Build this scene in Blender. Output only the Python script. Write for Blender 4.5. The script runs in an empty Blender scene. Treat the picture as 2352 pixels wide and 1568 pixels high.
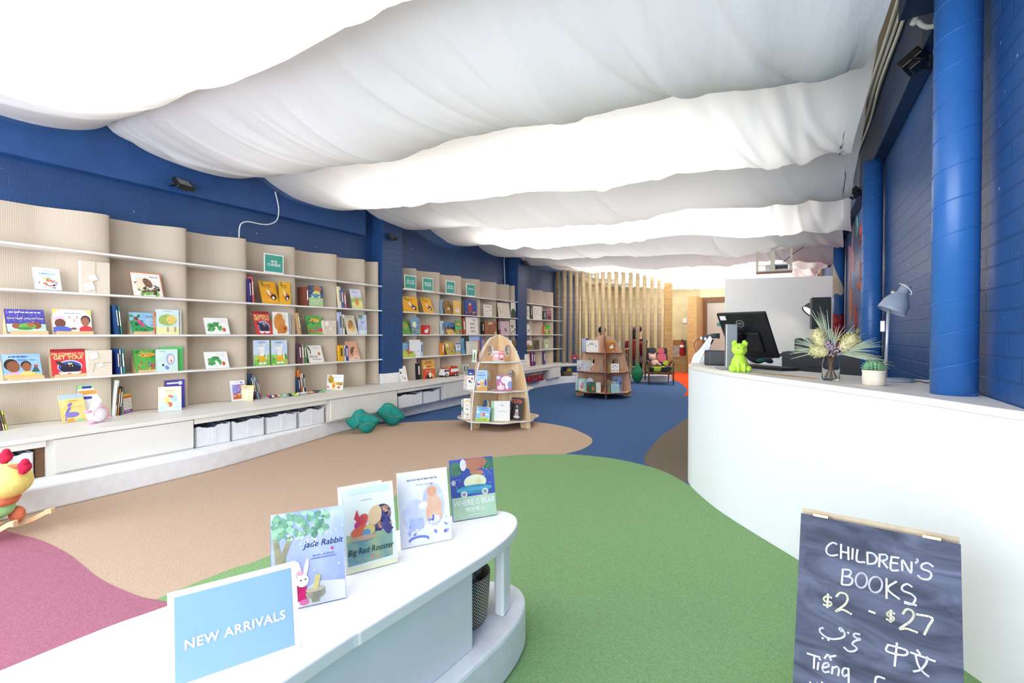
import bpy, bmesh, math, random
from mathutils import Vector, Matrix
random.seed(7)
S = bpy.context.scene
COL = S.collection
PI = math.pi
# ------------------------------------------------------------------ camera, world, light, exposure
F = 1110.0; TH = math.radians(30.39); PT = math.radians(0.826); EYE = 1.2
cd = bpy.data.cameras.new('camera'); cam = bpy.data.objects.new('camera', cd); COL.objects.link(cam)
cam.location = (0, 0, EYE); cam.rotation_euler = (PI/2 - PT, 0, TH)
cd.sensor_width = 36.0; cd.lens = 36.0*F/2352; cd.clip_start = 0.05; cd.clip_end = 100
S.camera = cam
S.view_settings.view_transform = 'Standard'; S.view_settings.look = 'None'
S.view_settings.gamma = 1.0; S.view_settings.use_curve_mapping = False
S.view_settings.exposure = 0.56
w = bpy.data.worlds.new('sky'); S.world = w; w.use_nodes = True
bg = w.node_tree.nodes['Background']; bg.inputs[0].default_value = (0.80, 0.89, 1.0, 1); bg.inputs[1].default_value = 1.0

def area(name, loc, rot, sx, sy, power, col=(1, 1, 1)):
    l = bpy.data.lights.new(name, 'AREA'); l.shape = 'RECTANGLE'; l.size = sx; l.size_y = sy
    l.energy = power; l.color = col
    o = bpy.data.objects.new(name, l); COL.objects.link(o); o.location = loc; o.rotation_euler = rot
    return o
# daylight through the glass shop front behind the camera
area('shop_front_daylight', (-2.4, -1.7, 1.55), (PI/2, 0, 0), 6.0, 2.9, 220, (0.84, 0.91, 1.0))
# fluorescent battens above the cloth ceiling; second-swag lamp is weak fill added for brightness
for (y, p) in ((0.35, 22), (1.25, 26), (2.65, 5), (4.15, 40), (5.6, 13), (7.0, 72), (8.5, 16), (9.9, 12), (11.3, 95), (12.8, 95), (14.4, 120), (15.7, 80)):
    area('ceiling_batten_and_fill', (-2.4, y, 3.10), (0, 0, 0), 4.2, 0.25, p, (1.0, 0.97, 0.90))

# ------------------------------------------------------------------ rays of the measured survey (pixel of the photo -> point of the room)
def ray(x, y):
    u = (x-1176)/F; v = -(y-784)/F
    fw = math.cos(PT)+v*math.sin(PT); up = -math.sin(PT)+v*math.cos(PT)
    return Vector((u*math.cos(TH)-fw*math.sin(TH), u*math.sin(TH)+fw*math.cos(TH), up))
O = Vector((0, 0, EYE))
def at(x, y, z):
    d = ray(x, y); t = (z-EYE)/d.z; return O+d*t
def onx(x, y, X):
    d = ray(x, y); return O+d*(X/d.x)
def ony(x, y, Y):
    d = ray(x, y); return O+d*(Y/d.y)
def onplane(x, y, p, n):
    d = ray(x, y); t = (p-O).dot(n)/d.dot(n); return O+d*t
def atdepth(x, y, dep):
    d = ray(x, y); f = Vector((-math.sin(TH), math.cos(TH), 0)); return O+d*(dep/d.dot(f))

# ------------------------------------------------------------------ materials
MATS = {}
def srgb(h):
    if isinstance(h, str):
        h = h.lstrip('#'); c = [int(h[i:i+2], 16)/255 for i in (0, 2, 4)]
    else: c = [v/255 for v in h]
    return tuple(v/12.92 if v <= 0.04045 else ((v+0.055)/1.055)**2.4 for v in c)
def mat(name, col, rough=0.5, metal=0.0, noise=0.06, scale=30, bump=0.0, emit=None, trans=0.0, alpha=1.0, spec=0.5, stretch=None):
    if name in MATS: return MATS[name]
    m = bpy.data.materials.new(name); m.use_nodes = True; MATS[name] = m
    nt = m.node_tree; N = nt.nodes; L = nt.links; b = N['Principled BSDF']
    c = srgb(col) if not (isinstance(col, tuple) and max(col) <= 1.0) else col
    b.inputs['Roughness'].default_value = rough; b.inputs['Metallic'].default_value = metal
    b.inputs['Specular IOR Level'].default_value = spec
    if trans: b.inputs['Transmission Weight'].default_value = trans
    b.inputs['Base Color'].default_value = (*c, 1)
    if emit:
        b.inputs['Emission Color'].default_value = (*srgb(emit[0]), 1); b.inputs['Emission Strength'].default_value = emit[1]
    if noise > 0 or bump > 0:
        tc = N.new('ShaderNodeTexCoord'); nz = N.new('ShaderNodeTexNoise'); nz.inputs['Scale'].default_value = scale; nz.inputs['Detail'].default_value = 4
        src = tc.outputs['Object']
        if stretch:
            mp = N.new('ShaderNodeMapping'); mp.inputs['Scale'].default_value = stretch; L.new(src, mp.inputs[0]); src = mp.outputs[0]
        L.new(src, nz.inputs['Vector'])
        if noise > 0:
            r = N.new('ShaderNodeValToRGB'); r.color_ramp.elements[0].position = 0.3; r.color_ramp.elements[1].position = 0.7
            r.color_ramp.elements[0].color = (*[max(0, v*(1-noise)) for v in c], 1)
            r.color_ramp.elements[1].color = (*[min(1, v*(1+noise)) for v in c], 1)
            L.new(nz.outputs['Fac'], r.inputs[0]); L.new(r.outputs[0], b.inputs['Base Color'])
        if bump > 0:
            bp = N.new('ShaderNodeBump'); bp.inputs['Strength'].default_value = bump; bp.inputs['Distance'].default_value = 0.01
            L.new(nz.outputs['Fac'], bp.inputs['Height']); L.new(bp.outputs[0], b.inputs['Normal'])
    return m
def flat(col):
    """a plain printed ink"""
    return mat('ink_'+col.lstrip('#'), col, rough=0.55, noise=0.05, scale=60)
def wash(c1, c2, scale=9):
    """watercolour wash of two inks"""
    nm = 'wash_%s_%s' % (c1.lstrip('#'), c2.lstrip('#'))
    if nm in MATS: return MATS[nm]
    m = mat(nm, c1, rough=0.5, noise=0.0); nt = m.node_tree; N = nt.nodes; L = nt.links
    tc = N.new('ShaderNodeTexCoord'); nz = N.new('ShaderNodeTexNoise'); nz.inputs['Scale'].default_value = scale; nz.inputs['Detail'].default_value = 5
    nz.inputs['Distortion'].default_value = 0.6
    r = N.new('ShaderNodeValToRGB'); r.color_ramp.elements[0].position = 0.38; r.color_ramp.elements[1].position = 0.62
    r.color_ramp.elements[0].color = (*srgb(c1), 1); r.color_ramp.elements[1].color = (*srgb(c2), 1)
    L.new(tc.outputs['Object'], nz.inputs['Vector']); L.new(nz.outputs['Fac'], r.inputs[0]); L.new(r.outputs[0], N['Principled BSDF'].inputs['Base Color'])
    return m
def brickmat(name, col, axis, mortar=0.85, bw=0.24, bh=0.086, bump=0.5, chips=True):
    """painted blockwork; axis = the two world axes that lie in the wall"""
    m = mat(name, col, rough=0.42, noise=0.0); nt = m.node_tree; N = nt.nodes; L = nt.links; b = N['Principled BSDF']
    g = N.new('ShaderNodeNewGeometry'); sp = N.new('ShaderNodeSeparateXYZ'); cb = N.new('ShaderNodeCombineXYZ')
    L.new(g.outputs['Position'], sp.inputs[0]); L.new(sp.outputs[axis[0]], cb.inputs[0]); L.new(sp.outputs[axis[1]], cb.inputs[1])
    br = N.new('ShaderNodeTexBrick'); br.inputs['Scale'].default_value = 1.0
    br.inputs['Brick Width'].default_value = bw; br.inputs['Row Height'].default_value = bh; br.inputs['Mortar Size'].default_value = 0.005; br.inputs['Mortar Smooth'].default_value = 0.5
    L.new(cb.outputs[0], br.inputs['Vector'])
    c = srgb(col)
    br.inputs['Color1'].default_value = (*c, 1); br.inputs['Color2'].default_value = (*[v*0.95 for v in c], 1); br.inputs['Mortar'].default_value = (*[v*mortar for v in c], 1)
    nz = N.new('ShaderNodeTexNoise'); nz.inputs['Scale'].default_value = 3.0; nz.inputs['Detail'].default_value = 6; L.new(g.outputs['Position'], nz.inputs['Vector'])
    mr = N.new('ShaderNodeMapRange'); mr.inputs[1].default_value = 0.3; mr.inputs[2].default_value = 0.7; mr.inputs[3].default_value = 0.9; mr.inputs[4].default_value = 1.1
    L.new(nz.outputs['Fac'], mr.inputs[0])
    mx = N.new('ShaderNodeMix'); mx.data_type = 'RGBA'; mx.blend_type = 'MULTIPLY'; mx.inputs[0].default_value = 1.0
    L.new(br.outputs['Color'], mx.inputs[6]); L.new(mr.outputs[0], mx.inputs[7])
    out = mx.outputs[2]
    if chips:
        n2 = N.new('ShaderNodeTexNoise'); n2.inputs['Scale'].default_value = 26; n2.inputs['Detail'].default_value = 3; L.new(g.outputs['Position'], n2.inputs['Vector'])
        m2 = N.new('ShaderNodeMapRange'); m2.inputs[1].default_value = 0.735; m2.inputs[2].default_value = 0.77; L.new(n2.outputs['Fac'], m2.inputs[0])
        mc = N.new('ShaderNodeMix'); mc.data_type = 'RGBA'; L.new(m2.outputs[0], mc.inputs[0]); L.new(out, mc.inputs[6]); mc.inputs[7].default_value = (0.6, 0.66, 0.72, 1)
        out = mc.outputs[2]
    L.new(out, b.inputs['Base Color'])
    bp = N.new('ShaderNodeBump'); bp.inputs['Strength'].default_value = bump; bp.inputs['Distance'].default_value = 0.01
    ad = N.new('ShaderNodeMath'); ad.operation = 'MULTIPLY_ADD'; ad.inputs[1].default_value = -1.0
    n3 = N.new('ShaderNodeTexNoise'); n3.inputs['Scale'].default_value = 60; L.new(g.outputs['Position'], n3.inputs['Vector'])
    sc = N.new('ShaderNodeMath'); sc.operation = 'MULTIPLY'; sc.inputs[1].default_value = 0.35; L.new(n3.outputs['Fac'], sc.inputs[0])
    L.new(br.outputs['Fac'], ad.inputs[0]); L.new(sc.outputs[0], ad.inputs[2]); L.new(ad.outputs[0], bp.inputs['Height']); L.new(bp.outputs[0], b.inputs['Normal'])
    return m
def woodmat(name, c1, c2, scale=(14, 14, 1.2), rough=0.5):
    if name in MATS: return MATS[name]
    m = mat(name, c1, rough=rough, noise=0.0); nt = m.node_tree; N = nt.nodes; L = nt.links
    tc = N.new('ShaderNodeTexCoord'); mp = N.new('ShaderNodeMapping'); mp.inputs['Scale'].default_value = scale
    nz = N.new('ShaderNodeTexNoise'); nz.inputs['Scale'].default_value = 1.6; nz.inputs['Detail'].default_value = 6; nz.inputs['Distortion'].default_value = 0.8
    r = N.new('ShaderNodeValToRGB'); r.color_ramp.elements[0].position = 0.35; r.color_ramp.elements[1].position = 0.68
    r.color_ramp.elements[0].color = (*srgb(c1), 1); r.color_ramp.elements[1].color = (*srgb(c2), 1)
    L.new(tc.outputs['Object'], mp.inputs[0]); L.new(mp.outputs[0], nz.inputs['Vector']); L.new(nz.outputs['Fac'], r.inputs[0]); L.new(r.outputs[0], N['Principled BSDF'].inputs['Base Color'])
    return m
def carpet(name, col):
    m = mat(name, col, rough=0.95, noise=0.0, spec=0.1); nt = m.node_tree; N = nt.nodes; L = nt.links; b = N['Principled BSDF']; c = srgb(col)
    g = N.new('ShaderNodeNewGeometry'); nz = N.new('ShaderNodeTexNoise'); nz.inputs['Scale'].default_value = 170; nz.inputs['Detail'].default_value = 3
    L.new(g.outputs['Position'], nz.inputs['Vector'])
    r = N.new('ShaderNodeValToRGB'); r.color_ramp.elements[0].position = 0.3; r.color_ramp.elements[1].position = 0.7
    r.color_ramp.elements[0].color = (*[v*0.80 for v in c], 1); r.color_ramp.elements[1].color = (*[min(1, v*1.18) for v in c], 1)
    L.new(nz.outputs['Fac'], r.inputs[0]); L.new(r.outputs[0], b.inputs['Base Color'])
    bp = N.new('ShaderNodeBump'); bp.inputs['Strength'].default_value = 0.35; bp.inputs['Distance'].default_value = 0.004; L.new(nz.outputs['Fac'], bp.inputs['Height']); L.new(bp.outputs[0], b.inputs['Normal'])
    return m

# ------------------------------------------------------------------ mesh builder
class MB:
    def __init__(s): s.v = []; s.f = []; s.m = []; s.sm = []
    def add(s, vs, fs, mi=0, smooth=False):
        o = len(s.v); s.v += [tuple(v) for v in vs]
        for f in fs: s.f.append([i+o for i in f]); s.m.append(mi); s.sm.append(smooth)
        return s
    def box(s, x0, x1, y0, y1, z0, z1, mi=0):
        vs = [(x, y, z) for z in (z0, z1) for y in (y0, y1) for x in (x0, x1)]
        return s.add(vs, [(0, 2, 3, 1), (4, 5, 7, 6), (0, 1, 5, 4), (2, 6, 7, 3), (0, 4, 6, 2), (1, 3, 7, 5)], mi)
    def mbox(s, M, sx, sy, sz, mi=0):
        """box of full size sx,sy,sz, centred, placed by matrix M"""
        vs = [M @ Vector((x*sx/2, y*sy/2, z*sz/2)) for z in (-1, 1) for y in (-1, 1) for x in (-1, 1)]
        return s.add(vs, [(0, 2, 3, 1), (4, 5, 7, 6), (0, 1, 5, 4), (2, 6, 7, 3), (0, 4, 6, 2), (1, 3, 7, 5)], mi)
    def prism(s, poly, z0, z1, mi=0, fn=None, smooth=False):
        """poly in the plane, extruded from z0 to z1; fn maps (u,v,w) to a point"""
        n = len(poly); fn = fn or (lambda u, v, q: (u, v, q))
        vs = [fn(p[0], p[1], z0) for p in poly]+[fn(p[0], p[1], z1) for p in poly]
        s.add(vs, [tuple(range(n-1, -1, -1)), tuple(range(n, 2*n))], mi)
        o = len(s.v)-2*n
        for i in range(n):
            j = (i+1) % n; s.f.append([o+i, o+j, o+n+j, o+n+i]); s.m.append(mi); s.sm.append(smooth)
        return s
    def poly(s, pts, mi=0): return s.add(pts, [tuple(range(len(pts)))], mi)
    def tube(s, pts, r, n=8, mi=0, cap=True):
        pts = [Vector(p) for p in pts]; R = r if isinstance(r, (list, tuple)) else [r]*len(pts)
        t0 = (pts[1]-pts[0]).normalized(); a = Vector((0, 0, 1)) if abs(t0.z) < 0.9 else Vector((1, 0, 0))
        u = t0.cross(a).normalized(); vs = []
        for i, p in enumerate(pts):
            t = (pts[min(i+1, len(pts)-1)]-pts[max(i-1, 0)]).normalized()
            u = (u-t*u.dot(t)).normalized(); q = t.cross(u)
            for k in range(n):
                an = 2*PI*k/n; vs.append(p+(u*math.cos(an)+q*math.sin(an))*R[i])
        fs = [(i*n+k, i*n+(k+1) % n, (i+1)*n+(k+1) % n, (i+1)*n+k) for i in range(len(pts)-1) for k in range(n)]
        s.add(vs, fs, mi, True)
        if cap:
            o = len(s.v)-len(vs)
            for idx in (list(range(n-1, -1, -1)), [(len(pts)-1)*n+k for k in range(n)]):
                s.f.append([o+i for i in idx]); s.m.append(mi); s.sm.append(False)
        return s
    def cyl(s, p0, p1, r0, r1=None, n=16, mi=0): return s.tube([p0, p1], [r0, r0 if r1 is None else r1], n, mi)
    def lathe(s, prof, c=(0, 0, 0), n=24, mi=0, M=None):
        vs = []; k = len(prof)
        for (r, z) in prof:
            for i in range(n):
                a = 2*PI*i/n; p = Vector((r*math.cos(a), r*math.sin(a), z))
                p = (M @ p) if M is not None else p+Vector(c); vs.append(p)
        return s.add(vs, [(i*n+j, i*n+(j+1) % n, (i+1)*n+(j+1) % n, (i+1)*n+j) for i in range(k-1) for j in range(n)], mi, True)
    def ball(s, c, r, nu=14, nv=9, mi=0, M=None):
        r = r if isinstance(r, (list, tuple)) else (r, r, r); M = M or Matrix.Identity(3); c = Vector(c)
        vs = [c+M @ Vector((0, 0, -r[2]))]
        for i in range(1, nv):
            ph = -PI/2+PI*i/nv
            for j in range(nu):
                a = 2*PI*j/nu; vs.append(c+M @ Vector((r[0]*math.cos(ph)*math.cos(a), r[1]*math.cos(ph)*math.sin(a), r[2]*math.sin(ph))))
        vs.append(c+M @ Vector((0, 0, r[2]))); fs = []
        for j in range(nu): fs.append((0, 1+(j+1) % nu, 1+j))
        for i in range(nv-2):
            for j in range(nu): fs.append((1+i*nu+j, 1+i*nu+(j+1) % nu, 1+(i+1)*nu+(j+1) % nu, 1+(i+1)*nu+j))
        e = len(vs)-1
        for j in range(nu): fs.append((e, 1+(nv-2)*nu+j, 1+(nv-2)*nu+(j+1) % nu))
        return s.add(vs, fs, mi, True)
    def grid(s, fn, nu, nv, mi=0):
        vs = [fn(i/nu, j/nv) for j in range(nv+1) for i in range(nu+1)]
        return s.add(vs, [(j*(nu+1)+i, j*(nu+1)+i+1, (j+1)*(nu+1)+i+1, (j+1)*(nu+1)+i) for j in range(nv) for i in range(nu)], mi, True)
    def mesh(s, M2): # append raw (verts, faces)
        return s.add(M2[0], M2[1])
    def build(s, name, mats, parent=None, loc=None, bevel=0, seg=2, fixn=True):
        me = bpy.data.meshes.new(name); me.from_pydata(s.v, [], s.f)
        mats = mats if isinstance(mats, (list, tuple)) else [mats]
        for m in mats: me.materials.append(m)
        me.polygons.foreach_set('material_index', s.m); me.polygons.foreach_set('use_smooth', s.sm)
        if fixn:
            bm = bmesh.new(); bm.from_mesh(me); bmesh.ops.recalc_face_normals(bm, faces=bm.faces); bm.to_mesh(me); bm.free()
        me.update()
        o = bpy.data.objects.new(name, me); COL.objects.link(o)
        if parent is not None: o.parent = parent
        if loc is not None: o.location = loc
        if bevel:
            b = o.modifiers.new('bevel', 'BEVEL'); b.width = bevel; b.segments = seg; b.limit_method = 'ANGLE'; b.angle_limit = 0.6
        return o
def tag(o, label, cat, group=None):
    o['label'] = label; o['category'] = cat
    if group: o['group'] = group
    return o
def thing(name, label, cat, loc=(0, 0, 0), rz=0, group=None):
    o = bpy.data.objects.new(name, None); COL.objects.link(o); o.empty_display_size = 0.1
    o.location = loc; o.rotation_euler = (0, 0, rz); return tag(o, label, cat, group)
def struct(o): o['kind'] = 'structure'; return o
def smooth_pts(pts, n=6, closed=False):
    """Catmull-Rom through the points"""
    P = [Vector(p) for p in pts]; out = []; m = len(P)
    rng = range(m) if closed else range(m-1)
    for i in rng:
        if closed: a, b, c, d = P[(i-1) % m], P[i], P[(i+1) % m], P[(i+2) % m]
        else: a, b, c, d = P[max(i-1, 0)], P[i], P[i+1], P[min(i+2, m-1)]
        for k in range(n):
            t = k/n; out.append(0.5*((2*b)+(c-a)*t+(2*a-5*b+4*c-d)*t*t+(3*b-3*c+d-a)*t**3))
    if not closed: out.append(P[-1])
    return out
def plate(outlines, th):
    """sheet with holes -> (verts, faces) in the xz plane, thickness along y, centred"""
    cu = bpy.data.curves.new('t', 'CURVE'); cu.dimensions = '2D'; cu.fill_mode = 'BOTH'; cu.extrude = th/2
    for ol in outlines:
        sp = cu.splines.new('POLY'); sp.points.add(len(ol)-1); sp.use_cyclic_u = True
        for p, q in zip(sp.points, ol): p.co = (q[0], q[1], 0, 1)
    o = bpy.data.objects.new('t', cu); COL.objects.link(o)
    me = bpy.data.meshes.new_from_object(o.evaluated_get(bpy.context.evaluated_depsgraph_get()))
    vs = [(v.co.x, v.co.z, v.co.y) for v in me.vertices]; fs = [tuple(p.vertices) for p in me.polygons]
    bpy.data.objects.remove(o); bpy.data.curves.remove(cu); bpy.data.meshes.remove(me)
    return vs, fs
FT = {}
def text_geo(txt, size=1.0, th=0.0, bold=0.0, shear=0.0, spacing=1.0):
    """text as (verts, faces) in xz plane facing -y, centred; width reported"""
    key = (txt, size, th, bold, shear, spacing)
    if key in FT: return FT[key]
    cu = bpy.data.curves.new('t', 'FONT'); cu.body = txt; cu.size = size; cu.align_x = 'CENTER'; cu.align_y = 'CENTER'; cu.extrude = th
    cu.offset = bold*size; cu.shear = shear; cu.space_character = spacing; cu.resolution_u = 3
    o = bpy.data.objects.new('t', cu); COL.objects.link(o)
    me = bpy.data.meshes.new_from_object(o.evaluated_get(bpy.context.evaluated_depsgraph_get()))
    vs = [(v.co.x, -v.co.z, v.co.y) for v in me.vertices]; fs = [tuple(p.vertices) for p in me.polygons]
    bpy.data.objects.remove(o); bpy.data.curves.remove(cu); bpy.data.meshes.remove(me)
    FT[key] = (vs, fs); return vs, fs
def circ(cx, cy, r, n=28, ry=None, rev=False):
    ry = r if ry is None else ry
    p = [(cx+r*math.cos(2*PI*i/n), cy+ry*math.sin(2*PI*i/n)) for i in range(n)]
    return p[::-1] if rev else p
def rot(M3, p): return M3 @ Vector(p)
# ------------------------------------------------------------------ the room
WX = -5.48; RX = 0.66; BY = 16.6; CZ = 3.16
blueL = brickmat('blue_painted_block_left', '#21477a', ('Y', 'Z'), mortar=0.96, bump=0.3)
blueR = brickmat('blue_painted_block_right', '#24508a', ('Y', 'Z'), mortar=0.78)
blueP = mat('blue_paint', '#28518a', rough=0.4, noise=0.12, scale=5, bump=0.08)
navyP = mat('navy_paint', '#1a3358', rough=0.5, noise=0.15, scale=6, bump=0.08)
creamB = brickmat('cream_painted_block', '#d3c69c', ('X', 'Z'), mortar=0.93, bump=0.3, chips=False)
creamL = brickmat('cream_painted_block_side', '#d5c99c', ('Y', 'Z'), mortar=0.93, bump=0.3, chips=False)
white = mat('white_lacquer', '#f4f4f4', rough=0.45, noise=0.012, scale=8)
concW = mat('white_painted_concrete', '#eef0f4', rough=0.7, noise=0.05, scale=14, bump=0.25)
deck = woodmat('ceiling_deck', '#8a7f68', '#a3977c', scale=(2, 0.6, 2), rough=0.8)

mb = MB(); mb.box(WX-0.2, WX, -2.2, 13.25, 0, CZ, 0); mb.box(WX-0.2, WX, 13.25, BY, 0, CZ, 1)
struct(mb.build('wall_left', [blueL, creamL]))
mb = MB(); mb.box(RX, RX+0.2, -2.2, BY, 0, CZ); struct(mb.build('wall_right', blueR))
mb = MB(); mb.box(WX-0.2, RX+0.2, BY, BY+0.2, 0, CZ); struct(mb.build('wall_back', creamB))
mb = MB(); mb.box(WX-0.2, RX+0.2, -2.2, BY+0.2, CZ, CZ+0.15); struct(mb.build('ceiling', deck))
mb = MB(); mb.box(WX, WX+0.09, -2.2, 5.0, 2.635, CZ); struct(mb.build('trim_1', blueP, bevel=0.006))
mb = MB(); mb.box(RX-0.09, RX, -2.2, 13, 2.71, CZ); struct(mb.build('trim_2', navyP, bevel=0.006))
mb = MB(); mb.box(0.42, RX-0.001, 2.35, 3.0, 2.72, CZ-0.001); struct(mb.build('trim_3', navyP, bevel=0.006))
for i, (a, b) in enumerate(((5.185, 5.605), (9.21, 9.62))):
    mb = MB(); mb.box(WX, -5.25, a, b, 0.62, CZ-0.001, 0); mb.box(WX, -5.247, a-0.003, b+0.003, 0.47, 0.62, 1)
    struct(mb.build('trim_%d' % (4+i), [blueL, white], bevel=0.004))
# round ducts used as columns on the right-hand side, with their spiral seam
def spiral_column(name, x, y, z0, z1, r=0.075, pitch=0.133):
    mb = MB(); mb.cyl((x, y, z0), (x, y, z1), r, n=40)
    n = int((z1-z0)/pitch*28); pts = []
    for i in range(n):
        a = 2*PI*i/28-1.0; z = z0+0.004+pitch*i/28
        if z < z1-0.01: pts.append((x+r*math.cos(a), y+r*math.sin(a), z))
    mb.tube(pts, 0.0028, 5)
    return struct(mb.build(name, mat('blue_duct_paint', '#3068ae', rough=0.33, noise=0.08, scale=4)))
spiral_column('trim_6', 0.56, 2.62, 0.955, 2.74)
spiral_column('trim_7', 0.575, 5.27, 0.0, 2.712)
spiral_column('trim_8', 0.575, 9.05, 0.0, 2.712)

# carpet tiles in curved fields of colour
blue_c = carpet('carpet_blue', '#45638f'); beige_c = carpet('carpet_beige', '#c0a792'); green_c = carpet('carpet_green', '#84a874')
pink_c = carpet('carpet_pink', '#a66b7e'); grey_c = carpet('carpet_grey_brown', '#756a5c'); orange_c = carpet('carpet_orange', '#d2491f')
fl = MB(); fl.box(WX-0.2, RX+0.2, -2.2, BY+0.2, -0.1, 0, 0)
def field(curve, close, z, mi):
    c = [(p.x, p.y) for p in smooth_pts([(a, b, 0) for a, b in curve], 8)]+close
    fl.prism(c, 0.0002, z, mi)
beige = [(-5.0, 4.0), (-4.827, 4.61), (-4.315, 5.249), (-3.831, 5.613), (-3.144, 5.859), (-2.565, 5.761), (-2.12, 5.394), (-1.949, 5.09), (-1.916, 4.751), (-1.982, 4.454)]
green = [(-2.42, -2.0), (-2.489, 1.052), (-2.453, 1.546), (-2.5, 2.4), (-2.68, 3.2), (-2.513, 3.983), (-2.013, 4.416), (-1.548, 4.51), (-1.196, 4.427), (-0.961, 4.288), (-0.692, 3.987)]
pink = [(-5.45, 0.85), (-4.223, 0.959), (-3.801, 1.023), (-3.395, 1.035), (-2.933, 1.008), (-2.587, 1.03), (-2.391, 1.069), (-2.1, 1.0), (-1.8, 0.6), (-1.8, -2.1)]
grey = [(-1.25, 7.9), (-1.334, 7.242), (-1.35, 6.313), (-1.361, 5.839), (-1.293, 4.9), (-1.23, 4.584), (-1.147, 4.422), (-0.994, 4.269)]
orange = [(-3.3, 14.6), (-3.129, 14.067), (-2.623, 12.876), (-2.266, 11.852), (-1.99, 10.785), (-1.9, 9.9)]
field(beige, [(-2.2, 4.0), (-2.3, -2.1), (-5.45, -2.1), (-5.45, 4.0)], 0.001, 1)
field(grey, [(-0.5, 3.9), (0.64, 3.9), (0.64, 7.9)], 0.001, 4)
field(orange, [(0.64, 9.9), (0.64, 16.5), (-3.3, 16.5)], 0.001, 5)
field(green, [(0.64, 3.987), (0.64, -2.1)], 0.002, 2)
field(pink, [(-5.45, -2.1)], 0.003, 3)
struct(fl.build('floor', [blue_c, beige_c, green_c, pink_c, grey_c, orange_c]))

# white painted concrete kerb under the bench
KERB = [(-4.42, -1.0), (-4.40, 1.05), (-4.40, 1.54), (-4.41, 2.0), (-4.44, 2.43), (-4.58, 3.1), (-4.71, 3.67), (-4.80, 4.0), (-4.86, 4.5), (-4.90, 5.3), (-4.92, 6.7), (-4.98, 8.6), (-4.98, 9.8), (-4.92, 10.6), (-4.72, 11.2), (-4.35, 11.55), (-3.9, 11.82), (-3.3, 12.13), (-2.78, 12.42)]
k = [(p.x, p.y) for p in smooth_pts([(a, b, 0) for a, b in KERB], 4)]
mb = MB(); mb.prism(k+[(-2.70, 12.62), (-3.3, 12.6), (-4.0, 12.4), (-5.0, 12.2), (-5.47, 12.1), (-5.47, -1.0)], 0, 0.17)
struct(mb.build('trim_9', concW, bevel=0.015))
# back wall: plywood lining, doorway
ply = woodmat('plywood', '#b08d58', '#c7a66e', scale=(3, 3, 20))
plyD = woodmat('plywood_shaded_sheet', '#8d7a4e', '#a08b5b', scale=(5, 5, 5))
brownP = woodmat('brown_frame_wood', '#6b4a2a', '#7d5833')
mb = MB()
a = ony(1612, 760, BY-0.03); b_ = ony(1900, 760, BY-0.03)
zt = ony(1640, 694, BY-0.03).z
mb.box(a.x, a.x+0.16, BY-0.08, BY-0.001, 0.004, zt+0.16, 0); mb.box(a.x+0.16, a.x+1.35, BY-0.08, BY-0.001, zt, zt+0.16, 0); mb.box(a.x+1.35, a.x+1.5, BY-0.08, BY-0.001, 0.004, zt+0.16, 0)
mb.box(a.x-0.05, a.x+1.6, BY-0.06, BY-0.001, zt+0.16, zt+0.5, 2)
mb.box(a.x+0.16, a.x+1.35, BY-0.04, BY-0.001, 0.004, zt, 1)
d1 = struct(mb.build('door_1', [brownP, mat('grey_door_paint', '#b9b9b0', noise=0.03), mat('cream_lintel', '#e4d8b4', noise=0.03)]))
mb = MB(); sgn = ony(1654, 745, BY-0.045); mb.box(sgn.x-0.09, sgn.x+0.3, BY-0.048, BY-0.041, sgn.z-0.05, sgn.z+0.06)
mb.build('door_sign', mat('teal_sign', '#2f8f8f'), d1)
# ------------------------------------------------------------------ cloth ceiling: swags of white cloth over cross wires
def clothmat(name, col, tr):
    m = bpy.data.materials.new(name); m.use_nodes = True; nt = m.node_tree; N = nt.nodes; L = nt.links
    N.remove(N['Principled BSDF']); out = N['Material Output']
    d = N.new('ShaderNodeBsdfDiffuse'); t = N.new('ShaderNodeBsdfTranslucent'); mx = N.new('ShaderNodeMixShader'); mx.inputs[0].default_value = tr
    d.inputs[0].default_value = (*col, 1); t.inputs[0].default_value = (*col, 1)
    nz = N.new('ShaderNodeTexNoise'); nz.inputs['Scale'].default_value = 5; nz.inputs['Detail'].default_value = 5
    g = N.new('ShaderNodeNewGeometry'); mp = N.new('ShaderNodeMapping'); mp.inputs['Scale'].default_value = (1, 0.25, 0.4); L.new(g.outputs['Position'], mp.inputs[0]); L.new(mp.outputs[0], nz.inputs['Vector'])
    bp = N.new('ShaderNodeBump'); bp.inputs['Strength'].default_value = 0.4; bp.inputs['Distance'].default_value = 0.06
    L.new(nz.outputs['Fac'], bp.inputs['Height']); L.new(bp.outputs[0], d.inputs['Normal'])
    L.new(d.outputs[0], mx.inputs[1]); L.new(t.outputs[0], mx.inputs[2]); L.new(mx.outputs[0], out.inputs[0]); return m
cloth = clothmat('white_voile', (0.90, 0.905, 0.935), 0.42)
def sagdepth(X):
    pts = [(-5.6, 0.17), (-5.2, 0.23), (-3.93, 0.36), (-2.93, 0.45), (-1.6, 0.49), (-0.6, 0.53), (0.15, 0.57), (0.8, 0.58)]
    for (a, b), (c, d) in zip(pts, pts[1:]):
        if a <= X <= c: return b+(d-b)*(X-a)/(c-a)
    return pts[-1][1]
DR = ['nearest the shop front, glowing white overhead', 'second from the shop front, shaded pale grey', 'third from the shop front, glowing warm white', 'fourth from the shop front, grey with bright patches',
      'fifth from the shop front, glowing bright', 'sixth from the shop front, pale grey', 'seventh from the shop front, lilac grey and creased', 'eighth from the shop front, glowing brightly over the tube screen',
      'ninth from the shop front, behind the top of the tubes', 'tenth from the shop front, lilac shadowed near the cream wall', 'last one before the cream back wall']
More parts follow.
